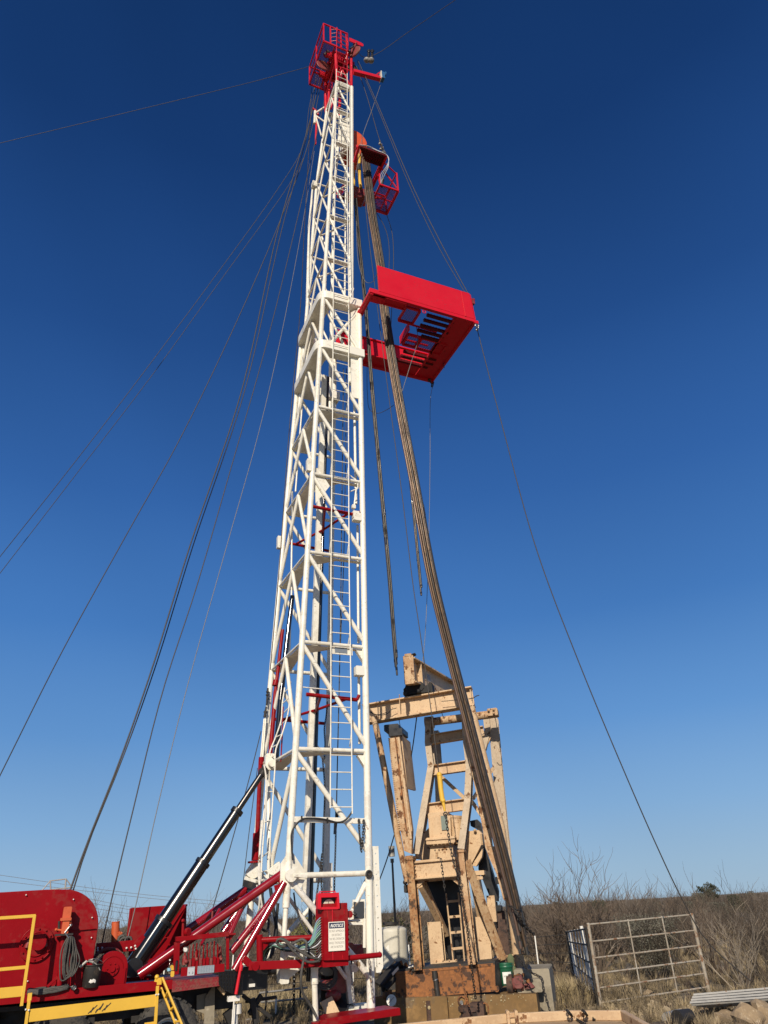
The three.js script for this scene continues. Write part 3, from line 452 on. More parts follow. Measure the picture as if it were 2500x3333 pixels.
  part(cr, 'line_guide_plate', new THREE.ExtrudeGeometry(s, { depth: .03, bevelEnabled: false, curveSegments: 12 }).applyMatrix4(new THREE.Matrix4().makeBasis(U, Y, U.clone().cross(Y)).setPosition(V(-0.083,31.697,-15.255))), MT.red);
  part(cr, 'line_guide', [bar(V(-0.063,31.665,-15.319), V(-0.228,31.154,-15.408), .2, .16)], MT.crimsonDirty);
  part(cr, 'outrigger_arm', [bar(V(-0.235,29.762,-15.295), V(0.767,30.044,-15.758), .15, .17), tube(V(0.557,30.035,-15.661), V(0.787,30.478,-15.767), .025)], MT.red);
  part(cr, 'sheave_box', [basisBox(V(0.871,30.244,-15.806), U, Y, W, .16, .42, .2, .02), disc(V(0.970,30.302,-15.797), U, .14, .04)], flat([.03, .12, .28], .35), 'blue and white sheave box at the arm tip');
  part(cr, 'sheave_box_plate', [basisBox(V(0.798,30.191,-15.772), U, Y, W, .03, .46, .24, .004)], MT.white);
  part(cr, 'fixings', [ball(V(-0.084,31.586,-15.232), .03), tube(V(-0.161,31.393,-15.219), V(-0.308,31.103,-15.151), .03), tube(V(-1.156,31.190,-15.310), V(-1.305,31.068,-15.351), .12, .1), ball(V(-0.339,31.074,-15.247), .06)], MT.dark);
}
// two pale round fittings hung where the guy line meets the crown
{
  const t = thing('line_fitting', 'pair of pale round fittings with clamps on the guy line right of the crown', 'fitting', V(0.416,31.710,-15.995));
  for (const [x, d] of [[1195, 16.0], [1208, 15.95]]) void x, d;
  part(t, 'weight', [ball(V(0.320,31.812,-15.997), .115, 1.1, .9, 1), tube(V(0.350,31.941,-15.996), V(0.371,32.089,-16.196), .06)], MT.fitting); part(t, 'weight', [ball(V(0.489,31.578,-15.892), .12, 1.05, .95, 1), tube(V(0.507,31.729,-15.892), V(0.517,31.881,-16.092), .06)], MT.fitting);
  part(t, 'clamp', [tube(V(0.385,31.891,-15.995), V(0.434,32.512,-15.994), .055), torus(V(0.432,32.467,-15.994), V(0, .2, 1), .06, .03, 16, 8)], MT.black); part(t, 'clamp', [tube(V(0.533,31.869,-15.991), V(0.571,32.490,-15.990), .055), torus(V(0.569,32.445,-15.990), V(0, .2, 1), .06, .03, 16, 8)], MT.black);
  part(t, 'eye', [ball(V(0.428,32.286,-15.934), .03), ball(V(0.564,32.264,-15.930), .03)], MT.chrome);
}
// ---------------------------------------------------------------- racking board
{
  const hb = 17.08, t = thing('racking_board', 'large red racking board platform sticking out right of the mast', 'platform', M(.35, hb, .5)), P = (u, y, w) => M(u, y, w);
  part(t, 'arm', [tube(P(.33, hb + .02, -.02), P(.33, hb + .02, -.87), .085, .085, 16), disc(P(.33, hb + .02, -.02), W, .1, .1), ], MT.board);
  part(t, 'edge_beam', [bar(P(.27, hb + .06, -.85), P(3.66, hb + .06, -.85), .1, .16)], MT.board);
  part(t, 'wind_wall', [plate([P(.58, hb + .1, -.9), P(3.64, hb + .1, -.9), P(3.58, 18.22, -.9), P(.55, 18.22, -.9)], .012)], MT.board);
  part(t, 'wall_rib', [bar(P(3.33, hb + .1, -.912), P(3.30, 18.2, -.912), .02, .03, U)], MT.board); part(t, 'wall_rib', [bar(P(.57, hb + .1, -.89), P(.56, 18.22, -.89), .04, .05, U)], MT.board);
  part(t, 'floor_pan', [plate([P(.4, hb, -.86), P(1.45, hb, -.86), P(1.45, hb, -.66), P(.6, hb, -.55), P(.36, hb, -.55)], .04)], MT.board);
  // far beam and wall
  part(t, 'edge_beam', [bar(P(.3, hb + .0, 1.93), P(3.66, hb + .0, 1.93), .1, .18)], MT.board);
  part(t, 'wind_wall', [plate([P(.3, hb + .1, 1.96), P(3.64, hb + .1, 1.96), P(3.6, 18.2, 1.96), P(.3, 18.2, 1.96)], .012)], MT.board);
  for (const u of [.95, 1.45, 2.3, 3.1]) part(t, 'wall_rib', [bar(P(u, hb + .1, 1.93), P(u, 18.2, 1.93), .04, .05, U)], MT.board);
  part(t, 'wall_rib', [bar(P(.3, 18.18, 1.93), P(3.6, 18.18, 1.93), .05, .05), bar(P(.3, 17.6, 1.93), P(1.45, 17.6, 1.93), .03, .03), bar(P(1.45, 17.2, 1.92), P(1.2, hb, 1.7), .04, .04)], MT.board);
  part(t, 'floor_pan', [plate([P(.5, hb, 1.93), P(2.98, hb, 1.93), P(2.98, hb, 1.5), P(1.2, hb, 1.5), P(.6, hb, 1.66)], .03)], MT.board);
  // right hand catwalk: solid pan on the outer edge
  part(t, 'floor_pan', [plate([P(3.66, hb, -.86), P(3.66, hb, 1.95), P(3.0, hb, 1.95), P(3.0, hb, -.86)], .03), bar(P(3.64, hb + .05, -.87), P(3.64, hb + .05, 1.95), .08, .2), bar(P(3.0, hb, -.8), P(3.0, hb, 1.5), .06, .1)], MT.board);
  part(t, 'wind_wall', [plate([P(3.67, hb + .1, -.9), P(3.67, hb + .1, 1.96), P(3.62, 18.2, 1.96), P(3.6, 18.2, -.9)], .012)], MT.board);
  // fingers, each a notched comb
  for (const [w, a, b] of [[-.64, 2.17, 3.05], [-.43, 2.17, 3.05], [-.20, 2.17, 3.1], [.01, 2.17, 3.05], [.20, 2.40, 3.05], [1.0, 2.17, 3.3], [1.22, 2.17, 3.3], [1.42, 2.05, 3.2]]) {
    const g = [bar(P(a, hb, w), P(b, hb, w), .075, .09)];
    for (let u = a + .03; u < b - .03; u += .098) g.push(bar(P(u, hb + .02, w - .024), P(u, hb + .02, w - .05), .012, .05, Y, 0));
    part(t, 'finger', g, MT.shadedRed);
  }
  // mesh platforms
  const deck = (ua, ub, wa, wb, nx, ny) => {
    const f = part(t, 'mesh_platform', [bar(P(ua, hb, wa), P(ub, hb, wa), .05, .1), bar(P(ua, hb, wb), P(ub, hb, wb), .05, .1), bar(P(ua, hb, wa), P(ua, hb, wb), .05, .1), bar(P(ub, hb, wa), P(ub, hb, wb), .05, .1)], MT.board);
    part(f, 'grating', meshGrid(P(ua, hb + .02, wa), U.clone().multiplyScalar(ub - ua), W.clone().multiplyScalar(wb - wa), nx, ny, .0085), MT.crimson);
  };
  deck(1.47, 1.92, -.72, -.16, 7, 9); deck(.78, 1.42, -.84, -.62, 10, 4); deck(2.0, 2.42, .27, .72, 7, 7); deck(2.46, 2.98, .27, .74, 8, 8); deck(2.98, 3.3, .27, .74, 5, 8);
  part(t, 'stub_box', [plate([P(1.95, hb + .3, .1), P(1.95, hb + .3, .75), P(1.95, hb, .75), P(1.95, hb, .1)], .03), bar(P(1.95, hb + .25, .1), P(2.9, hb + .25, .12), .04, .06), bar(P(1.95, hb + .25, .75), P(2.9, hb + .25, .75), .04, .06)], MT.board);
  part(t, 'lug', [basisBox(P(3.7, 17.95, -.86), U, Y, W, .08, .22, .08, .01), ball(P(3.74, 18.05, -.86), .04)], MT.crimsonDirty); part(t, 'lug', [basisBox(P(3.68, hb, -.88), U, Y, W, .14, .12, .06, .01)], MT.board);
  part(t, 'shackle', [torus(P(3.7, hb - .12, -.88), W, .06, .02, 16, 8), torus(P(3.7, hb - .24, -.88), U, .06, .02, 16, 8)], MT.steel);
  part(t, 'shackle', [torus(P(3.6, hb - .12, 1.9), W, .06, .02, 16, 8), torus(P(3.6, hb - .24, 1.9), U, .06, .02, 16, 8), ball(P(3.5, hb - .06, 1.9), .06)], MT.dark);
  part(t, 'ring', [torus(V(1.472,16.878,-14.982), W, .05, .014, 16, 6)], MT.board);
}
// ---------------------------------------------------------------- rod basket higher up
{
  const h = 24.35, t = thing('rod_basket', 'small red rod basket and comb arms high on the mast', 'platform', M(.4, h, .6)), P = (u, y, w) => M(u, y, w);
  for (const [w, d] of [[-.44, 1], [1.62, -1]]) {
    part(t, 'comb_arm', [bar(P(.36, h, w), P(1.36, h, w), .07, .1), plate([P(.4, h - .02, w + .03 * d), P(1.34, h - .02, w + .03 * d), P(1.34, h - .02, w + .42 * d), P(.75, h - .02, w + .42 * d)], .03)], MT.shadedRed);
    for (let k = 0; k < 11; k++) part(t, 'comb_finger', [bar(P(.5 + k * .08, h - .06, w + .05 * d), P(.5 + k * .08, h - .06, w + .40 * d), .012, .05, Y, 0)], MT.shadedRed);
    part(t, 'bracket', [bar(P(.36, h, w), P(.36, h - .25, w + .45 * d), .08, .14), bar(P(.30, h + .04, w + .04 * d), P(.42, h + .04, w + .5 * d), .05, .1)], MT.red);
  }
  const fh = 23.4, u0 = 1.28, u1 = 1.95, w0 = .02, w1 = 1.0, tp = 24.35;
  part(t, 'floor_frame', [bar(P(u0, fh, w0), P(u1, fh, w0), .05, .06), bar(P(u0, fh, w1), P(u1, fh, w1), .07, .1), bar(P(u0, fh, w0), P(u0, fh, w1), .05, .06), bar(P(u1, fh, w0), P(u1, fh, w1), .07, .1), bar(P((u0 + u1) / 2 + .05, fh, w0), P((u0 + u1) / 2 + .05, fh, w1), .03, .04), bar(P(u0, fh, .5), P(u1, fh, .5), .03, .04)], MT.red);
  part(t, 'floor_mesh', meshGrid(P(u0, fh, w0), U.clone().multiplyScalar(u1 - u0), W.clone().multiplyScalar(w1 - w0), 11, 16, .0075), MT.crimson);
  part(t, 'side_mesh', meshGrid(P(u0, fh, w1), U.clone().multiplyScalar(u1 - u0), V(0, tp - fh, 0), 9, 12, .006), MT.crimson);
  for (const [u, w] of [[u0, w0], [u1, w0], [u1, w1], [u0, w1]]) part(t, 'post', [bar(P(u, fh, w), P(u, tp, w), .045, .045, U)], MT.red);
  part(t, 'top_rail', [bar(P(u0, tp, w0), P(u0, tp, w1), .04, .04), bar(P(u0, tp, w1), P(u1, tp, w1), .04, .04), bar(P(u1, tp, w0), P(u1, tp, w1), .04, .04), bar(P(1.36, h, -.44), P(1.36, h, 1.62), .09, .12), bar(P(1.36, h, -.2), P(u1, tp, .05), .04, .04), bar(P(1.36, h, 1.4), P(u1, tp, w1), .04, .04)], MT.red);
  part(t, 'diagonal', [bar(P(u0 + .1, tp, w0), P(u1, fh + .05, w0), .04, .04)], MT.red); part(t, 'diagonal', [bar(P(1.36, h, .3), P(u0, fh, w0), .05, .06)], MT.red);
  part(t, 'fall_strap', [ball(P(1.45, 23.9, .15), .06, 1, 1.5, 1), tube(P(1.45, 23.9, .15), P(1.42, 23.6, .2), .05)], MT.dark);
  for (let k = 0; k < 3; k++) part(t, 'air_hose', [pipe([P(.36, h + .02, -.47 + k * .012), P(.6, h + .07, -.49 - k * .01), P(1.0, h + .03 + k * .015, -.49), P(1.34, h + .02, -.48), P(1.42 + k * .01, h - .1, -.46), P(1.42 - k * .03, h - .5, -.4), P(1.36 - k * .06, fh + .25, -.25 + k * .05), P(1.30, fh + .05, 0)], .012, 50, 5)], MT.hoseWhite);
}
// ---------------------------------------------------------------- travelling block with its hook, links and elevators
{
  const t = thing('travelling_block', 'orange travelling block with hook and yellow links beside the upper mast', 'block', V(-0.311,25.073,-16.196));
  const a = V(-0.353,27.118,-16.177), b = V(-0.288,25.878,-16.207);
  const s = new THREE.Shape(); s.moveTo(-.34, -.72); s.lineTo(.18, -.72); s.quadraticCurveTo(.36, -.3, .31, .12); s.quadraticCurveTo(.24, .5, -.1, .58); s.quadraticCurveTo(-.42, .5, -.43, .1); s.quadraticCurveTo(-.46, -.4, -.34, -.72);
  const sheet = w => new THREE.ExtrudeGeometry(s, { depth: .08, bevelEnabled: true, bevelSize: .02, bevelThickness: .02, bevelSegments: 2 }).applyMatrix4(new THREE.Matrix4().makeBasis(U, Y, U.clone().cross(Y)).setPosition(lerp(a, b, .55).addScaledVector(W, w).addScaledVector(U, .02)));
  part(t, 'side_plate', [sheet(-.2)], MT.block); part(t, 'side_plate', [sheet(.3)], MT.block);
  for (let k = 0; k < 3; k++) part(t, 'sheave', [disc(lerp(a, b, .4).addScaledVector(W, -.12 + k * .16), W, .26, .06, 28), torus(lerp(a, b, .4).addScaledVector(W, -.12 + k * .16), W, .27, .03, 28, 8)], MT.dark);
  part(t, 'guard', [torus(lerp(a, b, .45).addScaledVector(W, .05), W, .3, .04, 24, 8, Math.PI)], MT.black);
  part(t, 'slot', [bar(V(-0.305,26.699,-15.946), V(-0.256,26.473,-15.968), .1, .08)], MT.black);
  part(t, 'hook', [tube(V(-0.283,26.060,-16.209), V(-0.329,25.588,-16.188), .16, .1), torus(V(-0.334,25.409,-16.186), W, .14, .06, 20, 10), basisBox(V(-0.357,25.748,-16.175), U, Y, W, .4, .26, .3, .05)], MT.block);
  for (const w of [.75, 1.3]) part(t, 'link', [pipe([V(-0.332,25.753,-16.131).addScaledVector(W, w - .95), V(-0.279,25.714,-16.156).addScaledVector(W, w - .95), V(-0.278,25.014,-16.157).addScaledVector(W, w - .95), V(-0.287,24.327,-16.152).addScaledVector(W, w - .95), V(-0.259,23.876,-16.165).addScaledVector(W, w - .95)], .055, 40, 10)], MT.yellow);
  part(t, 'link_band', [tube(V(-0.274,25.155,-16.158), V(-0.284,24.804,-16.154), .07)].map(g => g.translate(W.x * -.2, 0, W.z * -.2)), MT.dark);
  part(t, 'elevator', [basisBox(V(-0.322,23.940,-16.356), U, Y, W, .55, .35, .5, .06), bar(V(-0.449,24.055,-16.188), V(-0.155,24.014,-16.323), .25, .18), torus(V(-0.259,23.554,-16.000), W, .1, .03)], MT.crimsonDirty);
}

// ================================================================ the rig carrier: dark red truck that the mast stands on
const truck = thing('rig_carrier', 'dark red well service rig truck with raised mast, seen from its side', 'truck', M(-4.5, 0, 1));
{
  const P = (u, y, w) => M(u, y, w), dk = 1.12, C = MT.crimson;
  // deck with its edge rail
  part(truck, 'deck', [basisBox(P(-6.6, dk - .05, 1.05), U, Y, W, 6.6, .03, 2.0), bar(P(-9.9, dk - .04, .03), P(-3.46, dk - .015, .03), .06, .13), bar(P(-9.9, dk - .04, 2.08), P(-2.6, dk - .04, 2.08), .06, .13), bar(P(-9.9, dk + .02, .1), P(-3.46, dk + .03, .1), .14, .02)], MT.crimson);
  const tread = []; for (let i = 0; i < 17; i++) for (let j = 0; j < 3; j++) { const c = P(-3.40 + i * .049 + (j % 2) * .024, dk - .07 + j * .045 + i * .0008, -.012); tread.push(bar(c.clone().addScaledVector(U, -.012).add(V(0, j % 2 ? .012 : -.012, 0)), c.clone().addScaledVector(U, .012).add(V(0, j % 2 ? -.012 : .012, 0)), .012, .008, W, .002)); }
  const tp = part(truck, 'tread_plate', [plate([P(-3.46, dk - .12, 0), P(-2.57, dk - .085, 0), P(-2.57, dk + .04, 0), P(-3.46, dk + .03, 0)], .02), basisBox(P(-3.0, dk, 1.0), U, Y, W, .9, .03, 2.0)], MT.crimsonDirty);
  part(tp, 'tread_bumps', tread, MT.crimsonDirty).userData.kind = 'stuff';
  part(truck, 'frame_beam', [bar(P(-9.9, .83, .62), P(-2.3, .83, .62), .1, .34), bar(P(-9.9, .83, 1.5), P(-2.3, .83, 1.5), .1, .34), basisBox(P(-6.5, .96, 1.05), U, Y, W, 6.5, .06, 1.7)], MT.dark);
  for (const u of [-6.2, -5.05, -3.6]) part(truck, 'hanger', [bar(P(u, .98, .3), P(u, .45, .4), .08, .1, U), bar(P(u - .4, .66, .35), P(u + .5, .70, .35), .05, .09)], MT.dark);
  part(truck, 'side_tank', [tube(P(-6.9, .72, .55), P(-5.9, .72, .55), .2, .2, 18)], MT.dark);
  // wheels
  for (const [u, w] of [[-5.05, .18], [-3.47, .18], [-5.05, 1.85], [-3.47, 1.85]]) {
    const c = P(u, .43, w), wh = part(truck, 'wheel', [disc(c, W, .18, .2)], MT.dark);
    const prof = [[.24, -.13], [.31, -.15], [.42, -.14], [.48, -.10], [.495, -.06], [.495, .06], [.48, .10], [.42, .14], [.31, .15], [.24, .13]].map(p => new THREE.Vector2(p[0], p[1]));
    const ty = new THREE.LatheGeometry(prof, 40).applyQuaternion(new THREE.Quaternion().setFromUnitVectors(V(0, 1, 0), W)).translate(c.x, c.y, c.z);
    const lugs = []; for (let k = 0; k < 30; k++) { const a = k / 30 * Math.PI * 2, d = U.clone().multiplyScalar(Math.cos(a)).add(V(0, Math.sin(a), 0)); lugs.push(bar(c.clone().addScaledVector(d, .49).addScaledVector(W, -.12), c.clone().addScaledVector(d, .49).addScaledVector(W, -.03), .05, .03, d, .004), bar(c.clone().addScaledVector(d, .49).addScaledVector(W, .03), c.clone().addScaledVector(d, .49).addScaledVector(W, .12), .05, .03, d, .004)); }
    part(wh, 'tyre', [ty, ...lugs], MT.rubber);
    part(wh, 'rim', [torus(c.clone().addScaledVector(W, -.1), W, .235, .022, 32, 8), disc(c.clone().addScaledVector(W, -.04), W, .22, .03), disc(c.clone().addScaledVector(W, -.09), W, .085, .1), ...Array.from({ length: 8 }, (_, k) => ball(c.clone().addScaledVector(W, -.06).addScaledVector(U, .13 * Math.cos(k * .785)).add(V(0, .13 * Math.sin(k * .785), 0)), .016, 1, 1, 1, 8))], MT.sign);
  }
  part(truck, 'mud_flap', [plate([V(-3.416,0.866,-14.156), V(-3.280,1.047,-14.219), V(-3.259,0.483,-14.228), V(-3.410,0.498,-14.159)], .012), plate([V(-3.559,0.894,-14.145), V(-3.413,0.916,-14.212), V(-3.412,0.629,-14.212), V(-3.544,0.683,-14.152)], .01)], MT.concreteGrey);
  part(truck, 'step_tread_black', [plate([V(-3.143,1.240,-13.819), V(-2.833,1.233,-13.962), V(-2.773,1.147,-13.990), V(-2.761,0.879,-13.996), V(-2.853,0.878,-13.953), V(-3.040,0.961,-13.867), V(-3.127,1.048,-13.826)], .02)], MT.oilBlack);
  const bumps = []; for (let i = 0; i < 8; i++) for (let j = 0; j < 10; j++) { const c = lerp(lerp(V(-3.105,1.212,-13.815), V(-2.799,1.189,-13.956), i / 7), lerp(V(-3.073,0.974,-13.829), V(-2.767,0.906,-13.971), i / 7), j / 9); bumps.push(bar(c.clone().add(V(-.008, j % 2 ? .008 : -.008, 0)), c.clone().add(V(.008, j % 2 ? -.008 : .008, 0)), .01, .01, W, .002)); }
  part(truck, 'tread_bumps', bumps, MT.oilBlack).userData.kind = 'stuff';
  part(truck, 'winch_box', [basisBox(V(-2.720,1.090,-14.477), U, Y, W, .42, .34, .5, .02), basisBox(V(-2.685,1.178,-14.328), U, Y, W, .48, .12, .3, .02), tube(V(-2.547,1.137,-14.447), V(-2.326,1.156,-14.549), .05)], MT.black);
  part(truck, 'winch_slot', [basisBox(V(-2.654,0.988,-14.210), U, Y, W, .1, .045, .02)], MT.sign);
  part(truck, 'rear_bracket', [bar(V(-3.175,1.004,-14.047), V(-3.086,0.899,-14.088), .1, .05)], MT.cream);
  part(truck, 'frame_strut', [bar(V(-2.884,0.822,-14.622), V(-2.433,0.476,-14.830), .06, .06), bar(V(-2.608,0.789,-14.859), V(-2.766,0.551,-14.676), .06, .08), bar(V(-2.871,0.713,-14.848), V(-2.390,0.728,-15.181), .04, .05), bar(V(-2.736,0.765,-14.690), V(-2.650,0.411,-14.730), .09, .1), bar(V(-3.113,0.626,-14.516), V(-3.008,0.434,-14.564), .14, .16)], MT.dark);
  part(truck, 'leveling_jack', [tube(V(-2.863,0.750,-14.081), V(-2.856,0.617,-14.084), .07), tube(V(-2.892,0.682,-14.068), V(-2.882,0.484,-14.072), .05), basisBox(V(-2.901,0.839,-13.953), U, Y, W, .2, .075, .06, .006), tube(V(-2.880,0.809,-13.908), V(-2.892,0.503,-13.902), .013)], MT.whiteWorn);
  part(truck, 'stake', [tube(V(-2.776,1.381,-13.900), V(-2.846,0.902,-13.868), .022, .028), tube(V(-2.778,1.303,-13.900), V(-2.792,1.219,-13.893), .03)], MT.red);

  // drum housing: sheet metal cover with a rounded back, panel seams and bearing flange
  {
    const s = new THREE.Shape(), X = [-8.8, -4.745], y0 = dk + .05;
    s.moveTo(X[0], y0); s.lineTo(-4.72, y0); s.lineTo(-4.70, 1.95); s.bezierCurveTo(-4.70, 2.2, -4.86, 2.44, -5.20, 2.505); s.lineTo(-5.55, 2.515); s.lineTo(-6.2, 2.5); s.lineTo(X[0], 2.46); s.closePath();
    const g = new THREE.ExtrudeGeometry(s, { depth: 1.75, bevelEnabled: true, bevelSize: .012, bevelThickness: .012, bevelSegments: 2, curveSegments: 20 }).applyMatrix4(new THREE.Matrix4().makeBasis(U, Y, U.clone().cross(Y)).setPosition(M(0, 0, 1.87)));
    const h = part(truck, 'drum_housing', g, C);
    const w = .085, F = (u, y) => P(u, y, w);
    part(h, 'panel_seam', [bar(F(-6.35, 2.5), F(-6.36, 2.05), .02, .012, U), bar(F(-6.36, 2.05), F(-8, 2.0), .02, .012), bar(F(-5.13, 1.93), F(-4.72, 1.945), .02, .012), bar(F(-5.2, 1.16), F(-5.2, 1.93), .02, .012, U)], C);
    part(h, 'bearing_flange', [disc(P(-5.56, 1.78, .08), W, .235, .02, 40), torus(P(-5.56, 1.78, .075), W, .235, .01, 40, 6), torus(P(-5.56, 1.78, .06), W, .16, .012, 40, 6)], C);
    part(h, 'bearing_cap', [disc(P(-5.53, 1.80, .03), W, .105, .12, 28), basisBox(P(-5.54, 1.87, .03), U, Y, W, .2, .1, .1, .02)], C);
    part(h, 'bearing_base', [torus(P(-5.56, 1.74, .05), W, .13, .04, 20, 8, Math.PI).rotateX(0)], MT.crimsonDirty);
    for (let k = 0; k < 12; k++) part(h, 'bolt', [disc(P(-5.56 + .205 * Math.cos(k * .5236), 1.78 + .205 * Math.sin(k * .5236), .06), W, .014, .03, 6)], C);
    const dots = []; for (const [u, y] of [[-5.83, 2.46], [-6.36, 2.2], [-5.12, 2.37], [-4.80, 2.1], [-5.6, 1.3], [-4.77, 1.82], [-5.3, 1.95], [-4.78, 1.5]]) dots.push(ball(P(u, y, w - .002), .011, 1, 1, 1, 8));
    part(h, 'rivet', dots, MT.sign).userData.kind = 'stuff';
    part(h, 'roof_rail', [tube(V(-6.134,2.562,-13.781), V(-6.159,2.700,-13.769), .012), tube(V(-5.923,2.554,-13.879), V(-5.934,2.731,-13.873), .014), tube(V(-6.177,2.701,-13.761), V(-5.938,2.726,-13.871), .010), tube(V(-6.167,2.691,-13.766), V(-6.261,2.558,-13.722), .009), tube(V(-5.929,2.721,-13.876), V(-5.818,2.583,-13.927), .009), bar(V(-6.134,2.567,-13.781), V(-5.820,2.593,-13.926), .03, .02)], MT.galv);
  }
  // rear red cover (leaning sheet metal box) behind the raising cylinder
  part(truck, 'rear_cover', [plate([V(-5.037,2.242,-14.839), V(-4.152,2.261,-15.248), V(-4.103,1.505,-15.271), V(-4.556,1.113,-15.061), V(-5.013,1.495,-14.850)], .05), plate([V(-5.078,2.234,-14.864), V(-5.037,2.242,-14.839), V(-5.020,1.566,-14.846), V(-5.076,1.590,-14.887)], .03)], C);
  part(truck, 'rear_cover_flange', [bar(V(-4.111,2.243,-15.102), V(-4.358,1.756,-14.877), .03, .14, W), bar(V(-4.370,1.723,-14.872), V(-4.570,1.443,-14.724), .03, .14, W), plate([V(-4.157,2.256,-15.268), V(-4.045,2.248,-14.857), V(-4.002,1.446,-14.877), V(-4.112,1.432,-15.288)], .02)], C);
  part(truck, 'exhaust_stack', [tube(V(-5.098,1.603,-14.370), V(-5.135,2.032,-14.353), .068, .068, 18), torus(V(-5.134,2.027,-14.353), Y, .066, .006), tube(V(-5.060,1.818,-14.332), V(-5.000,1.857,-14.360), .02), tube(V(-5.056,1.865,-14.334), V(-5.004,1.810,-14.358), .03)], MT.orange);
  part(truck, 'cross_beam', [bar(V(-5.279,1.646,-13.956), V(-4.666,1.660,-14.239), .1, .16), bar(V(-4.694,1.646,-14.171), V(-4.561,1.783,-14.232), .07, .1)], C);
  for (let k = 0; k < 8; k++) part(truck, 'bolt', [ball([V(-5.225,1.655,-13.893), V(-5.163,1.656,-13.921), V(-5.220,1.620,-13.895), V(-5.158,1.620,-13.923), V(-4.801,1.627,-14.089), V(-4.733,1.632,-14.120), V(-4.676,1.651,-14.146), V(-4.663,1.609,-14.153)][k], .018, 1, 1, 1, 8)], MT.sign);
  part(truck, 'hose_bundle', [pipe([V(-5.011,1.670,-14.190), V(-4.980,1.795,-14.204), V(-4.926,1.810,-14.229), V(-4.902,1.672,-14.240)], .025), pipe([V(-4.886,1.682,-14.192), V(-4.861,1.780,-14.204), V(-4.800,1.776,-14.232), V(-4.767,1.683,-14.247)], .02), pipe([V(-4.978,1.688,-14.150), V(-4.932,1.766,-14.171), V(-4.879,1.781,-14.196)], .02)], MT.hoseGrey);
  // sprocket guard: half round case with a toothed chain wheel behind it
  {
    const c = V(-4.851,1.367,-13.603), r = .235, s = new THREE.Shape(); s.moveTo(-r, -.24); s.lineTo(-r, 0); s.absarc(0, 0, r, Math.PI, 0, true); s.lineTo(r, -.24); s.closePath();
    part(truck, 'sprocket_guard', new THREE.ExtrudeGeometry(s, { depth: .24, bevelEnabled: true, bevelSize: .008, bevelThickness: .008, bevelSegments: 1, curveSegments: 24 }).applyMatrix4(new THREE.Matrix4().makeBasis(U, Y, U.clone().cross(Y)).setPosition(c.clone().addScaledVector(W, .1))), C);
    part(truck, 'guard_boss', [disc(c.clone().addScaledVector(W, -.16), W, .1, .03), disc(c.clone().addScaledVector(W, -.18), W, .045, .04), torus(c.clone().addScaledVector(W, -.15), W, .17, .008, 24, 6, Math.PI), bar(c.clone().addScaledVector(W, -.16).addScaledVector(U, .2).add(V(0, -.22, 0)), c.clone().addScaledVector(W, -.16).addScaledVector(U, .2).add(V(0, 0, 0)), .02, .03, U), ...Array.from({ length: 6 }, (_, k) => ball(c.clone().addScaledVector(W, -.18).addScaledVector(U, .075 * Math.cos(k * 1.047)).add(V(0, .075 * Math.sin(k * 1.047), 0)), .013, 1, 1, 1, 8))], C);
    const teeth = []; for (let k = 0; k < 34; k++) { const a = .5 + k * .09, d = U.clone().multiplyScalar(Math.cos(a)).add(V(0, Math.sin(a), 0)), q = c.clone().addScaledVector(d, .285).addScaledVector(W, .2).addScaledVector(U, -.05); teeth.push(tube(q.clone().addScaledVector(W, -.03), q.clone().addScaledVector(W, .03), .014, .014, 8)); teeth.push(basisBox(q.clone().addScaledVector(W, -.035), U, Y, W, .02, .02, .008)); }
    part(truck, 'roller_chain', [torus(c.clone().addScaledVector(W, .2).addScaledVector(U, -.05), W, .265, .018, 40, 6), ...teeth], MT.crimsonDirty);
  }
  // post that carries the orange jack
  part(truck, 'jack_post', [tube(V(-5.332,1.216,-12.807), V(-5.377,1.874,-12.787), .038, .038, 16), bar(V(-5.484,1.213,-12.738), V(-5.369,1.329,-12.791), .02, .04)], C);
  // valve bank: open box, levers, gauge and lettered plates
  {
    const vb = part(truck, 'valve_bank', [
      bar(V(-3.813,1.727,-13.532), V(-3.033,1.755,-13.892), .12, .07), bar(V(-3.032,1.751,-13.892), V(-2.923,1.749,-13.943), .1, .03), bar(V(-3.791,1.687,-13.542), V(-3.771,1.236,-13.551), .07, .09, U), bar(V(-3.036,1.720,-13.891), V(-3.010,1.250,-13.903), .03, .05, U),
      plate([V(-3.694,1.323,-13.565), V(-3.061,1.336,-13.857), V(-3.055,1.224,-13.860), V(-3.693,1.206,-13.565)], .03), plate([V(-3.036,1.732,-13.913), V(-2.932,1.740,-13.961), V(-3.030,1.630,-13.915)], .02)], C);
    part(vb, 'grab_handle', [tube(V(-3.708,1.717,-13.580), V(-3.723,1.950,-13.573), .03, .02), ball(V(-3.726,1.986,-13.572), .03), torus(V(-3.644,1.818,-13.610), W, .055, .01, 20, 6), tube(V(-3.707,1.820,-13.635), V(-3.613,1.817,-13.569), .05, .05)], C);
    for (let k = 0; k < 9; k++) { const x = 612 + k * 12.5, d = (k % 3) * 4; part(vb, 'valve', [basisBox(V(-3.602,1.362,-13.695).addScaledVector(U, k * .0575), U, Y, W, .045, .13 + (k % 2) * .03, .09, .008), tube(V(-3.604,1.388,-13.694).addScaledVector(U, k * .0575), V(-3.604,1.527,-13.650).addScaledVector(U, k * .0575 + (k % 3 - 1) * .01).add(V(0, (k % 4) * .015, 0)), .012, .015, 8), tube(V(-3.603,1.510,-13.651).addScaledVector(U, k * .0575).add(V(0, (k % 4) * .015, 0)), V(-3.607,1.632,-13.627).addScaledVector(U, k * .0575 + .01).add(V(0, (k % 4) * .015 - .01, 0)), .009, .011, 8)], k % 3 ? C : MT.crimsonDirty); }
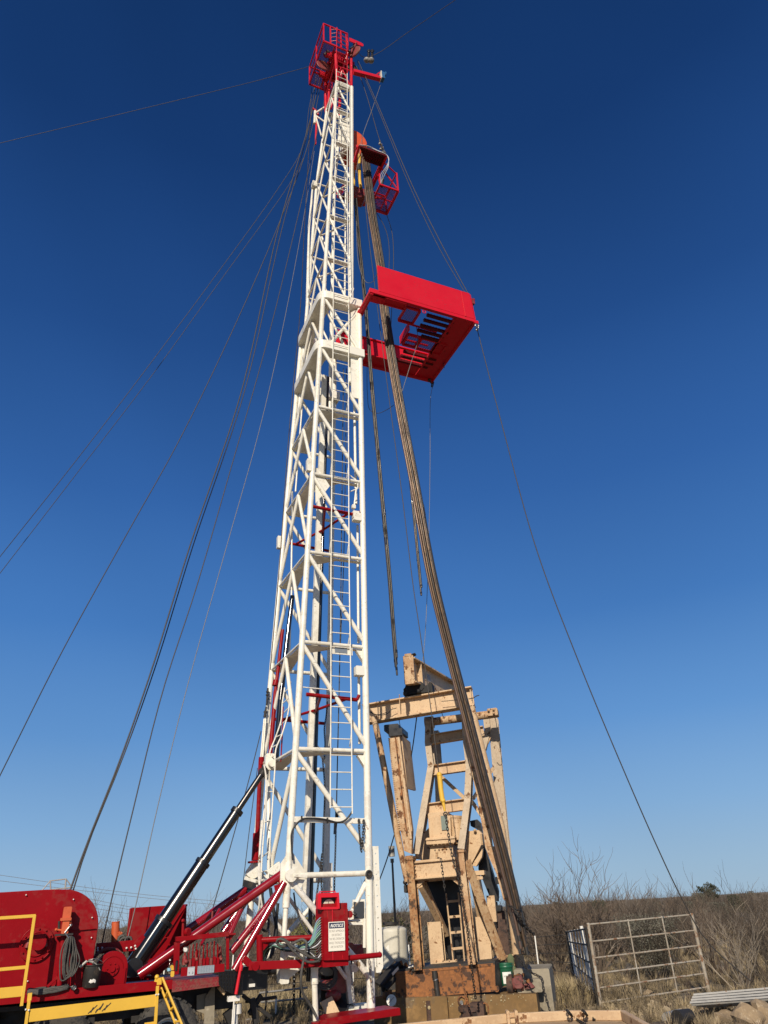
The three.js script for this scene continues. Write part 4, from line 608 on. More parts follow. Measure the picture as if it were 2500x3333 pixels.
    for (let k = 0; k < 4; k++) part(vb, 'ring_handle', [torus([V(-3.401,1.630,-13.777), V(-3.350,1.636,-13.801), V(-3.281,1.636,-13.833), V(-3.225,1.632,-13.859)][k], W, .017, .006, 14, 6)], MT.oilBlack);
    part(vb, 'valve_body', [tube(V(-3.672,1.487,-13.652), V(-3.666,1.359,-13.654), .035, .045), ball(V(-3.634,1.402,-13.614), .035), tube(V(-3.512,1.540,-13.759), V(-3.507,1.345,-13.761), .03, .04), ball(V(-3.491,1.424,-13.714), .03), tube(V(-3.172,1.582,-13.938), V(-3.143,1.318,-13.951), .03), ball(V(-3.170,1.497,-13.884), .03), ball(V(-3.122,1.398,-13.884), .025)], MT.crimsonDirty);
    part(vb, 'gauge', [disc(V(-3.664,1.570,-13.633), W, .036, .03), torus(V(-3.659,1.570,-13.614), W, .036, .006, 20, 6)], MT.steel); part(vb, 'gauge_face', [disc(V(-3.658,1.570,-13.609), W, .03, .012)], MT.sign);
    const t12 = lettering(.1, .12, 128, (c, w, h) => { c.fillStyle = '#b9bcc0'; c.fillRect(0, 0, w, h); c.fillStyle = '#3c434a'; c.fillRect(6, 6, w - 12, 3); c.fillRect(10, 16, w - 20, 2); c.font = 'bold 50px sans-serif'; c.textAlign = 'center'; c.fillText('1', w * .24, h * .82); c.fillText('2', w * .74, h * .82); });
    const tb = lettering(.27, .11, 256, (c, w, h) => { c.fillStyle = '#8f9aa2'; c.fillRect(0, 0, w, h); c.fillStyle = '#56626b'; for (let i = 0; i < 6; i++) { c.fillRect(8 + i * 41, 8, 30, 4); for (let j = 0; j < 6; j++) c.fillRect(8 + i * 41, 22 + j * 12, 14 + ((i * 7 + j * 5) % 4) * 5, 3); } });
    const ey = Y, c1 = V(-3.541,1.267,-13.608), c2 = V(-3.326,1.276,-13.707);
    printPlate(vb, 'number_plate', c1, U, ey, .112, .12, .006, t12); printPlate(vb, 'instruction_plate', c2, U, ey, .27, .105, .006, tb);
  }
  // A-frame of red struts between carrier and mast hinge
  {
    const strut = (a, b, r) => part(truck, 'mast_strut', [tube(a, b, r, r, 24)], MT.crimsonGloss);
    strut(V(-4.400,1.250,-13.646), V(-2.179,2.651,-14.353), .075); strut(V(-2.903,1.230,-13.930), V(-2.148,2.499,-14.279), .065); strut(V(-3.001,1.481,-14.061), V(-2.278,2.347,-14.395), .06);
    strut(V(-4.449,1.672,-15.551), V(-3.139,2.518,-16.157), .075); strut(V(-3.574,1.751,-15.955), V(-3.106,2.423,-16.171), .075); strut(V(-3.651,1.604,-14.598), V(-3.457,2.141,-15.018), .03); strut(V(-3.453,1.627,-15.791), V(-3.188,2.317,-16.078), .055);
    part(truck, 'strut_gusset', [plate([V(-2.328,2.458,-14.240), V(-2.246,2.474,-14.278), V(-2.299,2.331,-14.253)], .02), plate([V(-2.179,2.635,-14.320), V(-2.103,2.460,-14.355), V(-2.196,2.439,-14.312), V(-2.264,2.514,-14.280)], .05), plate([V(-3.200,2.454,-16.106), V(-3.066,2.514,-16.168), V(-3.103,2.287,-16.151)], .03), plate([V(-3.647,2.021,-15.701), V(-3.478,2.091,-15.779), V(-3.500,1.988,-15.769)], .03)], C);
    part(truck, 'strut_pin', [tube(V(-3.278,2.283,-15.982), V(-3.139,2.283,-15.716), .05), basisBox(V(-3.235,2.280,-15.892), U, Y, W, .12, .12, .1, .01), tube(V(-3.669,1.974,-15.361), V(-3.668,2.126,-15.361), .02)], MT.crimsonDirty);
  }
  // lower arm that carries the control panel
  part(truck, 'panel_arm', [bar(V(-2.738,1.401,-13.808), V(-2.641,1.308,-13.853), .07, .1), bar(V(-2.649,1.283,-13.849), V(-1.486,1.257,-14.111), .08, .12), disc(V(-2.546,1.274,-13.842), W, .06, .1), tube(V(-2.506,1.637,-14.025), V(-1.631,1.629,-14.099), .045, .045), tube(V(-2.518,1.718,-14.020), V(-2.500,1.327,-14.028), .055, .055), plate([V(-2.475,1.590,-14.040), V(-2.354,1.591,-14.096), V(-2.471,1.465,-14.041)], .03), tube(V(-1.101,1.294,-14.234), V(-0.502,1.307,-14.510), .042, .042), ball(V(-0.502,1.307,-14.510), .045)], C);
  // operator's control panel
  {
    const w0 = -.62, cp = part(truck, 'control_panel', [plate([V(-1.419,2.054,-13.955), V(-1.020,2.026,-14.139), V(-1.027,1.278,-14.136), V(-1.414,1.297,-13.957)], .02), plate([V(-1.020,2.026,-14.139), V(-1.020,2.026,-14.139).addScaledVector(W, .2).addScaledVector(U, .06), V(-1.027,1.278,-14.136).addScaledVector(W, .2).addScaledVector(U, .06), V(-1.027,1.278,-14.136)], .02), plate([V(-1.419,2.054,-13.955), V(-1.419,2.054,-13.955).addScaledVector(W, .25).addScaledVector(U, -.05), V(-1.414,1.297,-13.957).addScaledVector(W, .25).addScaledVector(U, -.05), V(-1.414,1.297,-13.957)], .02), basisBox(V(-1.216,1.660,-14.049).addScaledVector(W, .14), U, Y, W, .46, .93, .2, .01)], MT.crimson);
    part(cp, 'panel_edge', [bar(V(-1.270,2.042,-14.007), V(-1.269,1.292,-14.007), .012, .012, U), bar(V(-1.076,2.024,-14.097), V(-1.072,1.954,-14.099), .006, .006, U), bar(V(-1.361,2.037,-13.965), V(-1.343,1.899,-13.974), .006, .006, U), bar(V(-1.114,1.355,-14.079), V(-1.110,1.293,-14.081), .006, .006, U)], MT.red);
    const gb = part(cp, 'gauge_box', [bar(V(-1.516,2.254,-13.932), V(-1.178,2.249,-14.088), .12, .07), bar(V(-1.501,2.262,-13.939), V(-1.501,2.053,-13.939), .06, .12, W), bar(V(-1.193,2.250,-14.081), V(-1.186,2.038,-14.084), .04, .12, W), plate([V(-1.517,2.270,-14.042), V(-1.187,2.261,-14.194), V(-1.180,2.029,-14.197), V(-1.518,2.045,-14.041)], .03), bar(V(-1.506,2.058,-13.936), V(-1.176,2.047,-14.089), .1, .04)], MT.red);
    part(gb, 'dial_hood', [disc(V(-1.341,2.106,-14.090), W, .14, .03, 32)], MT.black); part(gb, 'dial', [disc(V(-1.339,2.092,-14.064), W, .10, .02, 32)], flat([.62, .58, .45], .5)); part(gb, 'needle', [bar(V(-1.337,2.097,-14.048), V(-1.342,2.158,-14.046), .006, .004, W, 0), disc(V(-1.337,2.101,-14.048), W, .012, .01), basisBox(V(-1.337,2.078,-14.048), U, Y, W, .1, .03, .008)], MT.black);
    part(gb, 'carry_handle', [tube(V(-1.493,2.267,-13.965), V(-1.493,2.310,-13.965), .008), tube(V(-1.493,2.310,-13.965), V(-1.225,2.309,-14.088), .008), tube(V(-1.225,2.309,-14.088), V(-1.226,2.261,-14.088), .008)], MT.red);
    const tx = lettering(.31, .43, 512, (c, w, h) => {
      c.fillStyle = '#e9e4d4'; c.fillRect(0, 0, w, h); c.fillStyle = '#1d2a48'; c.fillRect(w * .04, h * .03, w * .92, h * .2); c.fillStyle = '#f4f1e6'; c.font = 'italic bold ' + h * .155 + 'px sans-serif'; c.textAlign = 'center'; c.fillText('NOTICE', w * .5, h * .19, w * .84);
      c.fillStyle = '#6a665c'; c.font = h * .105 + 'px sans-serif'; ['DO NOT APPROACH', 'OR DISTRACT', 'THE RIG OPERATOR', 'WHILE THE BLOCKS', 'ARE IN MOTION'].forEach((t, i) => c.fillText(t, w * .5, h * (.36 + i * .135), w * (i === 1 ? .62 : i === 4 ? .76 : .92)));
    });
    printPlate(cp, 'notice_sign', V(-1.203,1.633,-14.021), V(-1.072,1.630,-14.082).sub(V(-1.334,1.632,-13.961)).normalize(), Y, .295, .425, .006, tx);
    for (let k = 0; k < 16; k++) part(cp, 'port', [tube(V(-1.427,1.925,-13.973).lerp(V(-1.420,1.357,-13.976), k / 15).addScaledVector(W, .03), V(-1.462,1.918,-13.957).lerp(V(-1.455,1.351,-13.960), k / 15).addScaledVector(W, .03), .012, .014, 8)], MT.crimsonDirty);
    for (let k = 0; k < 6; k++) part(cp, 'edge_valve', [ball(V(-1.019,1.787,-14.272).lerp(V(-1.022,1.423,-14.270), k / 5), .02, 1, 1, 1, 8)], MT.crimson);
    part(cp, 'side_lug', [disc(V(-0.996,1.945,-14.227), W, .055, .06)], MT.crimson);
    // bundle of control hoses sweeping from the ports to the carrier
    const hm = [MT.hoseBlue, MT.hoseGreen, MT.hoseGreen, MT.hoseBlue, MT.hoseGrey, MT.hoseGrey, MT.hose, MT.hoseGrey, MT.hoseWhite];
    for (let k = 0; k < 16; k++) {
      const a = V(-1.462,1.918,-13.957).lerp(V(-1.455,1.351,-13.960), k / 15).addScaledVector(W, .03), j = rr(-6, 6) * .004, q = k / 15;
      part(cp, 'control_hose', [pipe([a, a.clone().addScaledVector(U, -.07).add(V(0, -.06, 0)), V(-1.648,1.530,-13.981).add(V(0, .04 - q * .16 + j, 0)), V(-1.832,1.481,-14.006).add(V(0, .02 - q * .05 + j, 0)), V(-2.067,1.501,-14.008).add(V(0, j * 2, 0)).addScaledVector(W, rr(-.1, .1)), V(-2.319,1.571,-14.112).add(V(0, j * 2, 0)), V(-2.444,1.468,-14.274).add(V(0, j, 0)).addScaledVector(U, rr(-.05, .05)), V(-2.495,1.287,-14.361).addScaledVector(U, rr(-.05, .05))], .0105, 40, 5)], k < 7 ? hm[k % 4] : hm[4 + k % 5]);
    }
    part(cp, 'loose_hose', [pipe([V(-1.475,1.314,-14.006), V(-1.635,1.359,-13.877), V(-1.878,1.506,-13.765), V(-2.111,1.648,-13.767), V(-2.172,1.608,-13.739), V(-2.123,1.539,-13.762), V(-1.941,1.562,-13.846), V(-1.764,1.615,-13.872), V(-1.694,1.559,-13.850), V(-1.732,1.366,-13.832), V(-1.778,1.091,-13.811), V(-1.766,0.872,-13.927), V(-1.634,0.642,-14.098), V(-1.563,0.511,-14.131)], .022, 90, 7), pipe([V(-1.495,1.290,-13.997), V(-1.683,1.297,-13.855), V(-1.901,1.464,-13.754), V(-2.047,1.625,-13.687), V(-2.150,1.639,-13.694), V(-2.181,1.586,-13.735)], .02, 50, 7)], MT.hoseGrey);
  }
  // white telescopic jack leg and the red step board at the rear
  part(truck, 'jack_leg', [tube(V(-1.614,1.225,-14.327), V(-1.615,0.948,-14.327), .062, .062, 18), tube(V(-1.615,0.948,-14.327), V(-1.596,0.441,-14.336), .048, .048, 18)], MT.white);
  part(truck, 'step_board', [plate([V(-1.408,0.459,-14.092), V(-0.199,0.496,-14.651), V(-0.199,0.496,-14.651).addScaledVector(W, .55).addScaledVector(U, -.05), V(-1.282,0.530,-14.150).addScaledVector(W, .55).addScaledVector(U, -.1)], .05), bar(V(-1.504,0.424,-14.048), V(-0.201,0.462,-14.650), .03, .09), tube(V(-1.557,0.451,-14.078), V(-1.557,0.374,-14.078), .08)], MT.crimson);
  // hoses and pipes hanging in the gap under the mast
  part(truck, 'hydraulic_hose', [pipe([V(-2.710,3.619,-14.922), V(-2.727,3.131,-14.915), V(-2.732,2.660,-14.912), V(-2.702,2.404,-14.926), V(-2.731,2.105,-15.023), V(-2.804,1.861,-15.100), V(-2.765,1.519,-15.117)], .018, 60, 6), pipe([V(-2.730,4.728,-15.023), V(-2.675,4.432,-15.049), V(-2.663,3.898,-14.944), V(-2.718,3.185,-14.919), V(-2.719,2.763,-14.918), V(-2.675,2.252,-14.939), V(-2.577,1.900,-15.094), V(-2.515,1.603,-15.123)], .018, 60, 6), pipe([V(-2.777,2.511,-15.002), V(-2.688,2.103,-15.043), V(-2.733,1.859,-15.022)], .016, 30, 6)], MT.whiteWorn);
  part(truck, 'hydraulic_hose', [pipe([V(-2.684,2.505,-14.935), V(-2.607,2.099,-14.970), V(-2.533,1.898,-15.004), V(-2.565,1.754,-14.989), V(-2.660,1.808,-14.945), V(-2.694,1.955,-15.040)], .022, 50, 6), pipe([V(-2.414,2.192,-15.280), V(-2.456,1.694,-15.260), V(-2.524,1.312,-15.229)], .03, 30, 6), pipe([V(-2.022,2.338,-14.579), V(-1.972,2.068,-14.603), V(-1.826,1.775,-14.560), V(-1.658,1.581,-14.527)], .016, 40, 6), pipe([V(-2.539,2.451,-15.112), V(-2.476,2.093,-15.141), V(-2.414,1.743,-15.170), V(-2.483,1.362,-15.138)], .035, 40, 6)], MT.hose);
  part(truck, 'work_floor_hose', [...[0, 1, 2, 3].map(k => torus(V(-1.508,1.034,-15.147).add(V(0, -.01 * k, 0)), V(.2, .3, 1), .16 + k * .016, .013, 30, 6))], MT.hoseGrey);
  part(truck, 'power_tong', [basisBox(V(-1.440,0.859,-15.289), U, Y, W, .3, .16, .3, .03), basisBox(V(-1.264,0.891,-15.371), U, Y, W, .18, .34, .2, .04), tube(V(-1.363,0.691,-15.325), V(-1.280,0.846,-15.363), .07, .1), ball(V(-1.380,0.702,-15.207), .11, 1.3, .9, 1), basisBox(V(-1.038,1.341,-15.695), U, Y, W, .3, .2, .3, .03), disc(V(-1.077,1.426,-15.457), W, .06, .1), tube(V(-1.263,1.283,-15.591), V(-0.983,1.288,-15.720), .05)], MT.crimsonDirty);
  part(truck, 'black_drum', [disc(V(-1.517,1.186,-15.364), W, .2, .2), disc(V(-1.356,0.542,-15.218), V(.3, .8, .4), .22, .08)], MT.black);
  part(truck, 'shade_block', [basisBox(V(-1.451,0.866,-15.835), U, Y, W, .62, .8, .5, .04), ...[0, 1, 2, 3].map(k => bar(V(-1.539,1.110,-15.464).add(V(0, -.14 * k, 0)), V(-1.277,1.110,-15.585).add(V(0, -.14 * k, 0)), .05, .04))], MT.dark);  // dark ribbed box added to stand for the shade under the mast
  part(truck, 'tan_cover', [bar(V(-1.517,0.512,-14.923), V(-1.326,0.583,-15.011), .3, .04, V(0, .6, 1))], MT.cream, 'tan plate with a slot under the control panel');
}

// ---------------------------------------------------------------- raising cylinder: five chromed stages
{
  const t = thing('raising_cylinder', 'long black and chrome hydraulic cylinder raising the mast', 'hydraulic cylinder', V(-4.688,1.357,-14.229));
  const a = V(-4.688,1.357,-14.229), b = V(-2.758,4.563,-15.176), q = k => lerp(a, b, k);
  part(t, 'barrel', [tube(q(0), q(.198), .157, .157, 28)], MT.oilBlack); part(t, 'gland', [tube(q(.19), q(.207), .172, .172, 28)], MT.black);
  part(t, 'stage', [tube(q(.2), q(.487), .128, .128, 28)], MT.chrome); part(t, 'gland', [tube(q(.478), q(.494), .142, .142, 28)], MT.black);
  part(t, 'stage', [tube(q(.48), q(.765), .10, .10, 28)], MT.chrome); part(t, 'gland', [tube(q(.755), q(.775), .122, .122, 28)], MT.black);
  part(t, 'stage', [tube(q(.77), q(.985), .062, .062, 24)], MT.chrome); part(t, 'eye', [disc(q(1), W, .09, .12), tube(q(.98), q(1), .075)], MT.dark);
  part(t, 'base_pin', [disc(q(-.005), W, .14, .4), bar(q(-.03), q(.01), .3, .2)], MT.black);
}
// ---------------------------------------------------------------- yellow handrails and ladder on the truck side
{
  const w = -.42, P = (u, y, k = 0) => M(u, y, w + k);
  const t = thing('yellow_handrail', 'yellow square tube handrail standing in front of the drum housing', 'handrail', P(-6.3, 1.03), 'yellow rails on the carrier side');
  delete t.userData.group;
  part(t, 'post', [bar(V(-5.627,2.165,-12.231), V(-5.603,1.028,-12.242), .045, .045, U)], MT.yellow);
  part(t, 'rail', [bar(V(-5.614,2.156,-12.237), V(-6.633,2.138,-11.766), .045, .045)], MT.yellow); part(t, 'rail', [bar(V(-5.629,1.500,-12.230), V(-6.503,1.484,-11.826), .04, .045)], MT.yellow); part(t, 'kick_plate', [bar(V(-5.610,1.206,-12.239), V(-6.445,1.197,-11.853), .03, .13)], MT.yellow);
  const t2 = thing('yellow_handrail', 'lower yellow handrail folded down below the deck edge', 'handrail', V(-4.700,0.727,-12.659));
  part(t2, 'post', [bar(V(-5.521,1.087,-12.280), V(-5.512,0.763,-12.284), .045, .045, U), bar(V(-5.541,1.174,-12.315), V(-5.536,1.077,-12.317), .06, .06, U)], MT.yellow); part(t2, 'post', [bar(V(-3.894,1.128,-13.032), V(-3.876,0.601,-13.040), .045, .045, U)], MT.yellow);
  part(t2, 'kick_plate', [bar(V(-5.487,0.901,-12.295), V(-3.889,0.943,-13.034), .03, .155)], MT.yellow); part(t2, 'rail', [bar(V(-4.023,0.649,-12.972), V(-3.877,0.654,-13.039), .04, .05)], MT.yellow);
  part(t2, 'scuff', [0, 1, 2, 3, 4, 5, 6, 7, 8].map(k => basisBox(lerp(V(-4.746,0.896,-12.618), V(-4.515,0.913,-12.725), k / 8).add(V(0, (k % 3) * .022 - .02, 0)), U.clone().add(V(0, .9 + (k % 2) * .8, 0)).normalize(), U.clone().multiplyScalar(-1).add(V(0, 1, 0)).normalize(), W, .05 + (k % 3) * .02, .012 + (k % 2) * .006, .002)), MT.dark).userData.kind = 'stuff';
  for (const q of [V(-5.493,0.970,-12.259), V(-5.531,0.981,-12.242), V(-3.895,1.017,-12.998), V(-3.862,1.018,-13.013)]) part(t2, 'bolt', [ball(q, .014, 1, 1, 1, 8)], MT.sign);
  const t3 = thing('yellow_ladder', 'yellow boarding ladder slanting down from the deck edge', 'ladder', V(-3.520,0.615,-13.171));
  part(t3, 'stile', [bar(V(-3.840,1.227,-13.056), V(-3.471,0.618,-13.028), .03, .10, W)], MT.yellow); part(t3, 'stile', [bar(V(-3.880,1.093,-13.170), V(-3.608,0.606,-13.186), .03, .08, W)], MT.yellow);
  for (const k of [.3, .62, .92]) part(t3, 'tread', [bar(lerp(V(-3.840,1.227,-13.056), V(-3.471,0.618,-13.028), k), lerp(V(-3.880,1.093,-13.170), V(-3.608,0.606,-13.186), k), .04, .03)], MT.yellow);
  part(t3, 'hook', [ball(V(-3.977,1.233,-13.235), .035), bar(V(-3.976,1.225,-13.236), V(-3.988,1.169,-13.230), .03, .05, U), bar(V(-3.942,1.222,-13.252), V(-3.938,1.129,-13.254), .05, .07, U)], MT.yellow);
}
// ---------------------------------------------------------------- loose things on the carrier deck
{
  let t = thing('hydraulic_jack', 'orange hand crank jack standing on the red post by the drum housing', 'jack', V(-5.363,1.886,-12.760));
  part(t, 'housing', [basisBox(V(-5.355,2.166,-12.753), U, Y, W, .12, .2, .12, .012)], MT.orange); part(t, 'body', [basisBox(V(-5.348,2.006,-12.745), U, Y, W, .1, .22, .13, .012), basisBox(V(-5.353,2.094,-12.732), U, Y, W, .16, .04, .15, .006)], MT.orange);
  part(t, 'screw', [tube(V(-5.458,1.959,-12.683), V(-5.388,1.946,-12.716), .014), ball(V(-5.458,1.959,-12.683), .022), tube(V(-5.277,2.099,-12.745), V(-5.273,2.015,-12.747), .014)], MT.orange); part(t, 'crank', [tube(V(-5.253,2.006,-12.712), V(-5.316,1.911,-12.683), .014), tube(V(-5.316,1.911,-12.683), V(-5.253,1.837,-12.712), .013), ball(V(-5.253,2.006,-12.712), .025)], MT.steel);
  part(t, 'base_plate', [basisBox(V(-5.359,1.886,-12.762), U, Y, W, .26, .025, .2)], MT.dark); part(t, 'handle', [tube(V(-5.447,2.074,-12.722), V(-5.434,1.961,-12.727), .02)], MT.dark);
  t = thing('hose_coil', 'dark air hose coil hanging on the red jack post', 'hose', V(-5.170,1.257,-12.839));
  for (let k = 0; k < 8; k++) { const o = (k - 3.5) * .021, s = rr(.6, 1.15), d = rr(-.05, .03), e = rr(-.06, .05); part(t, 'hose_loop', [pipe([V(-5.243,1.856,-12.739).addScaledVector(U, o * .35).addScaledVector(W, d), V(-5.251,1.686,-12.713).addScaledVector(U, o * s).addScaledVector(W, d), V(-5.244,1.466,-12.716).addScaledVector(U, o * s * .9).addScaledVector(W, d).add(V(0, e, 0)), V(-5.204,1.324,-12.746).addScaledVector(U, o).add(V(0, e, 0)), V(-5.159,1.344,-12.766).addScaledVector(U, o * .6).add(V(0, e * .7, 0)), V(-5.152,1.518,-12.781).addScaledVector(U, o * s).addScaledVector(W, -d), V(-5.193,1.701,-12.784).addScaledVector(U, o * .6).addScaledVector(W, -d), V(-5.233,1.847,-12.765).addScaledVector(U, o * .35)], .0105, 48, 6, true)], MT.hoseGrey); }
  t = thing('hose_coil', 'dark hose bundle lying along the deck edge below the post', 'hose', V(-5.490,1.151,-12.735));
  for (let k = 0; k < 8; k++) part(t, 'hose_loop', [pipe([V(-5.717,1.140,-12.630).add(V(0, k * .009, 0)), V(-5.596,1.147,-12.664).add(V(0, rr(-.02, .04), 0)), V(-5.402,1.162,-12.742).add(V(0, rr(-.03, .05), 0)), V(-5.214,1.183,-12.862).add(V(0, rr(-.02, .03), 0)), V(-5.361,1.169,-12.927).add(V(0, rr(0, .05), 0)), V(-5.617,1.159,-12.808).add(V(0, rr(0, .04), 0))], .017, 48, 6, true)], MT.hoseGrey);
  t = thing('fitting', 'small shiny metal coupling at the end of the lying hose', 'fitting', V(-5.126,1.147,-12.870));
  part(t, 'body', [tube(V(-5.184,1.190,-12.854), V(-5.139,1.179,-12.864), .018), disc(V(-5.123,1.175,-12.860), V(.3, .2, 1), .034, .025), torus(V(-5.117,1.176,-12.846), V(.3, .2, 1), .03, .008)], MT.chrome);
  t = thing('bucket', 'black stained bucket with white smear standing on the truck deck', 'bucket', V(-4.922,1.149,-13.019));
  const L = new THREE.LatheGeometry([[0, 0], [.125, 0], [.14, .3], [.148, .3], [.148, .285], [.133, .29], [.12, .02], [0, .02]].map(p => new THREE.Vector2(...p)), 28), bc = V(-4.949,1.154,-13.073);
  part(t, 'pail', L.translate(bc.x, bc.y, bc.z), MT.dark); part(t, 'bail', [pipe([bc.clone().addScaledVector(U, -.145).add(V(0, .27, 0)), bc.clone().addScaledVector(U, -.1).addScaledVector(W, -.12).add(V(0, .36, 0)), bc.clone().addScaledVector(W, -.15).add(V(0, .38, 0)), bc.clone().addScaledVector(U, .12).addScaledVector(W, -.1).add(V(0, .33, 0)), bc.clone().addScaledVector(U, .145).add(V(0, .27, 0))], .005, 24, 5)], MT.steel);
  const sm = new THREE.SphereGeometry(1, 14, 6); part(t, 'smear', [...Array.from({ length: 9 }, (_, k) => { const a = -.25 + k * .075, r = .1305; return sm.clone().scale(.013, .012 + (k % 3) * .005, .003).rotateY(a).translate(0, 0, 0).applyMatrix4(new THREE.Matrix4().makeBasis(U, Y, W.clone().negate())).translate(bc.x, bc.y, bc.z).translate(U.x * Math.sin(a) * r - W.x * Math.cos(a) * r, .08 + (k % 2) * .015, U.z * Math.sin(a) * r - W.z * Math.cos(a) * r); })], MT.sign);
  t = thing('grease_gun', 'grease gun lying across the black bucket', 'tool', V(-4.987,1.458,-12.989));
  part(t, 'barrel', [tube(V(-5.087,1.436,-12.888), V(-5.004,1.511,-12.926), .02), tube(V(-4.985,1.518,-12.935), V(-4.916,1.489,-12.967), .02), pipe([V(-4.916,1.489,-12.967), V(-4.866,1.453,-12.990), V(-4.812,1.376,-13.015)], .007)], MT.galv); part(t, 'handle', [tube(V(-5.144,1.505,-12.861), V(-5.079,1.436,-12.892), .016)], MT.hose);
  t = thing('water_bottle', 'clear plastic water bottle left of the valve bank', 'bottle', V(-3.858,1.212,-13.467));
  const bt = new THREE.LatheGeometry([[0, 0], [.03, .002], [.033, .02], [.031, .06], [.033, .1], [.031, .14], [.026, .18], [.012, .205], [.011, .225]].map(p => new THREE.Vector2(...p)), 20), b0 = V(-3.864,1.207,-13.486);
  part(t, 'bottle', bt.translate(b0.x, b0.y, b0.z), new THREE.MeshPhysicalMaterial({ color: 0xffffff, transmission: 1, roughness: .08, thickness: 0, ior: 1.4 })); part(t, 'label_band', [tube(b0.clone().add(V(0, .085, 0)), b0.clone().add(V(0, .125, 0)), .0325, .0325, 20, true)], flat([.25, .5, .6], .5)); part(t, 'cap', [tube(b0.clone().add(V(0, .225, 0)), b0.clone().add(V(0, .245, 0)), .014)], MT.sign);
  t = thing('spray_can', 'silver spray can beside the valve bank', 'can', V(-3.760,1.288,-13.512));
  const s0 = V(-3.766,1.287,-13.531); part(t, 'body', [tube(s0, s0.clone().add(V(0, .13, 0)), .026, .026, 20), tube(s0.clone().add(V(0, .13, 0)), s0.clone().add(V(0, .15, 0)), .026, .012, 20)], MT.chrome); part(t, 'cap', [tube(s0.clone().add(V(0, .15, 0)), s0.clone().add(V(0, .17, 0)), .009)], MT.sign);
  t = thing('glove', 'yellow work glove lying between bottle and can', 'glove', V(-3.807,1.225,-13.490));
  part(t, 'palm', [basisBox(V(-3.812,1.249,-13.499), U, Y, W, .055, .08, .03, .012)], MT.yellow); for (let k = 0; k < 4; k++) part(t, 'finger', [tube(V(-3.834,1.301,-13.489).addScaledVector(U, k * .014 - .005), V(-3.845,1.377,-13.484).addScaledVector(U, k * .015 - .005).add(V(0, -.01 * Math.abs(k - 1.5), 0)), .0085, .007, 8)], MT.yellow);
}

